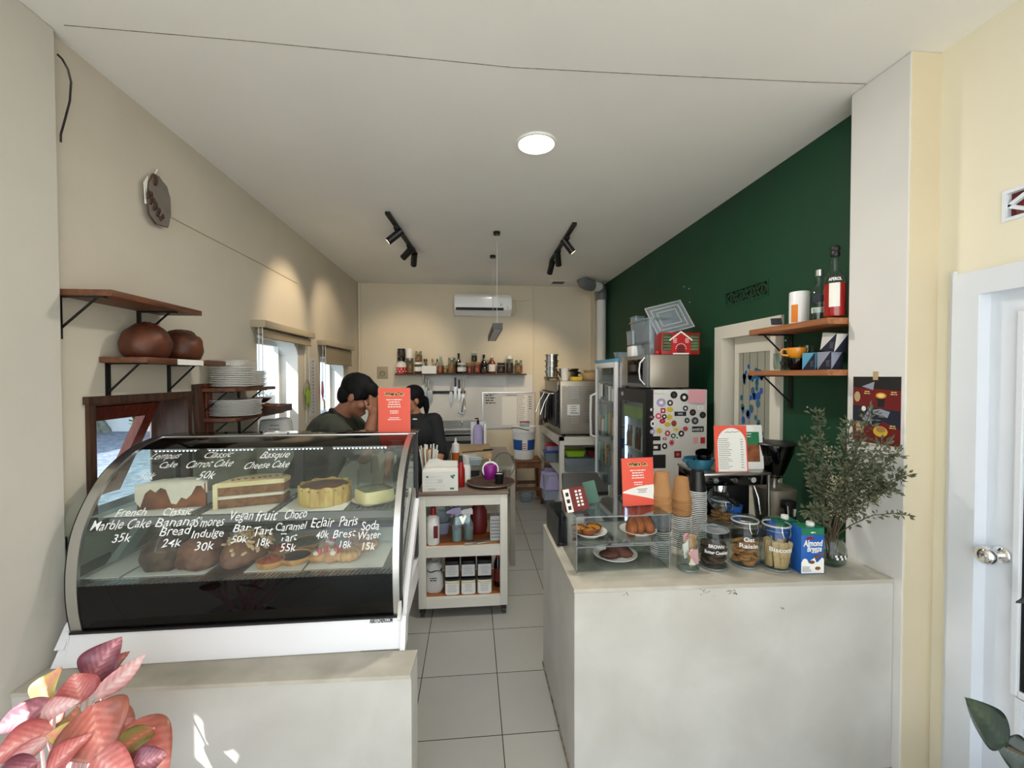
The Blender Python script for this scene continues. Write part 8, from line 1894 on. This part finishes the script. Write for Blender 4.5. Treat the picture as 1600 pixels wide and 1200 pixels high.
LV = [((140, 1066, 1.34), (190, 995, 1.40), 50, 'leaf_purple', .2), ((165, 1066, 1.40), (202, 1018, 1.42), 34, 'leaf_red', -.2), ((146, 1092, 1.24), (229, 1021, 1.34), 25, 'leaf_pale', .9), ((60, 1103, 1.28), (96, 1042, 1.32), 36, 'leaf_yellow', 0), ((126, 1100, 1.26), (116, 1052, 1.30), 42, 'leaf_pink', .3),
      ((86, 1096, 1.24), (-12, 1146, 1.22), 30, 'leaf_purple', -.2), ((122, 1132, 1.20), (197, 1091, 1.26), 27, 'leaf_red', .5), ((146, 1100, 1.18), (166, 1192, 1.10), 74, 'leaf_red', 0), ((198, 1132, 1.16), (262, 1212, 1.10), 56, 'leaf_red', -.3), ((240, 1138, 1.13), (174, 1190, 1.06), 40, 'leaf_olive', .2),
      ((84, 1140, 1.18), (-18, 1192, 1.12), 48, 'leaf_pink', .1), ((76, 1152, 1.12), (2, 1226, 1.06), 34, 'leaf_pale', .2), ((72, 1212, 1.06), (144, 1146, 1.12), 40, 'leaf_pink', -.2), ((108, 1168, 1.16), (121, 1103, 1.20), 34, 'leaf_olive', 0), ((120, 1152, 1.15), (70, 1150, 1.12), 28, 'leaf_yellow', .2), ((200, 1200, 1.05), (262, 1178, 1.08), 36, 'leaf_purple', .3),
      ((60, 1118, 1.22), (125, 1096, 1.22), 26, 'leaf_pale', .2), ((150, 1180, 1.08), (215, 1226, 1.02), 44, 'leaf_pink', .1), ((60, 1190, 1.05), (-20, 1240, 1.0), 44, 'leaf_purple', .1), ((100, 1110, 1.30), (60, 1150, 1.28), 40, 'leaf_red', 0), ((160, 1110, 1.30), (210, 1160, 1.28), 40, 'leaf_red', 0)]
for i, (b_, t_, wp, mt, tw) in enumerate(LV):
    B = pY(*b_); T = pY(*t_); wd = wp*b_[2]/668*1.05
    o = leaf(pl, B, T, wd, mt, tw)
    r0 = Vector((pl.location.x+.04*math.sin(i*2.3), pl.location.y+.04*math.cos(i*2.3), .2)); mid = r0.lerp(B, .6)+Vector((0, 0, .04))
    mb = MB(); mb.tube([r0, mid, B], [.006, .004, .0028], 6); obj('stalk', mb, 'leaf_pale', pl, 60, world=True)
rp = thing('rubber_plant', 'dark green rubber plant reaching in at the lower right corner', 'plant', (1.52, .92, 0))
mb = MB(); mb.lathe([(0, 0), (.12, 0), (.15, .25), (.16, .27), (.15, .27), (.14, .25), (0, .24)], n=36); obj('pot', mb, 'dark_red', rp, 40)
mb = MB(); mb.tube([(1.52, .92, .24), (1.53, .93, .6), (1.50, .94, .9), (1.53, .95, 1.2)], [.014, .012, .010, .006], 8); obj('stem', mb, 'twig', rp, 60, world=True)
for b_, t_, wp, tw in (((1572, 1166, .98), (1508, 1090, 1.0), 62, .3), ((1612, 1188, .96), (1556, 1164, 1.0), 60, .2), ((1625, 930, .98), (1587, 942, 1.02), 26, 0), ((1640, 1150, .95), (1700, 1080, 1.0), 60, .2), ((1640, 1000, .95), (1700, 930, .9), 60, 0)):
    B = pY(*b_); T = pY(*t_); leaf(rp, B, T, wp*b_[2]/668, 'rubber_leaf', 0, .05, .10, (0, -1, .25))
    mb = MB(); mb.tube([B, B.lerp(Vector((1.515, .93, B.z-.05)), .5), (1.515, .93, B.z-.06)], .004, 6); obj('stalk', mb, 'twig', rp, 60, world=True)
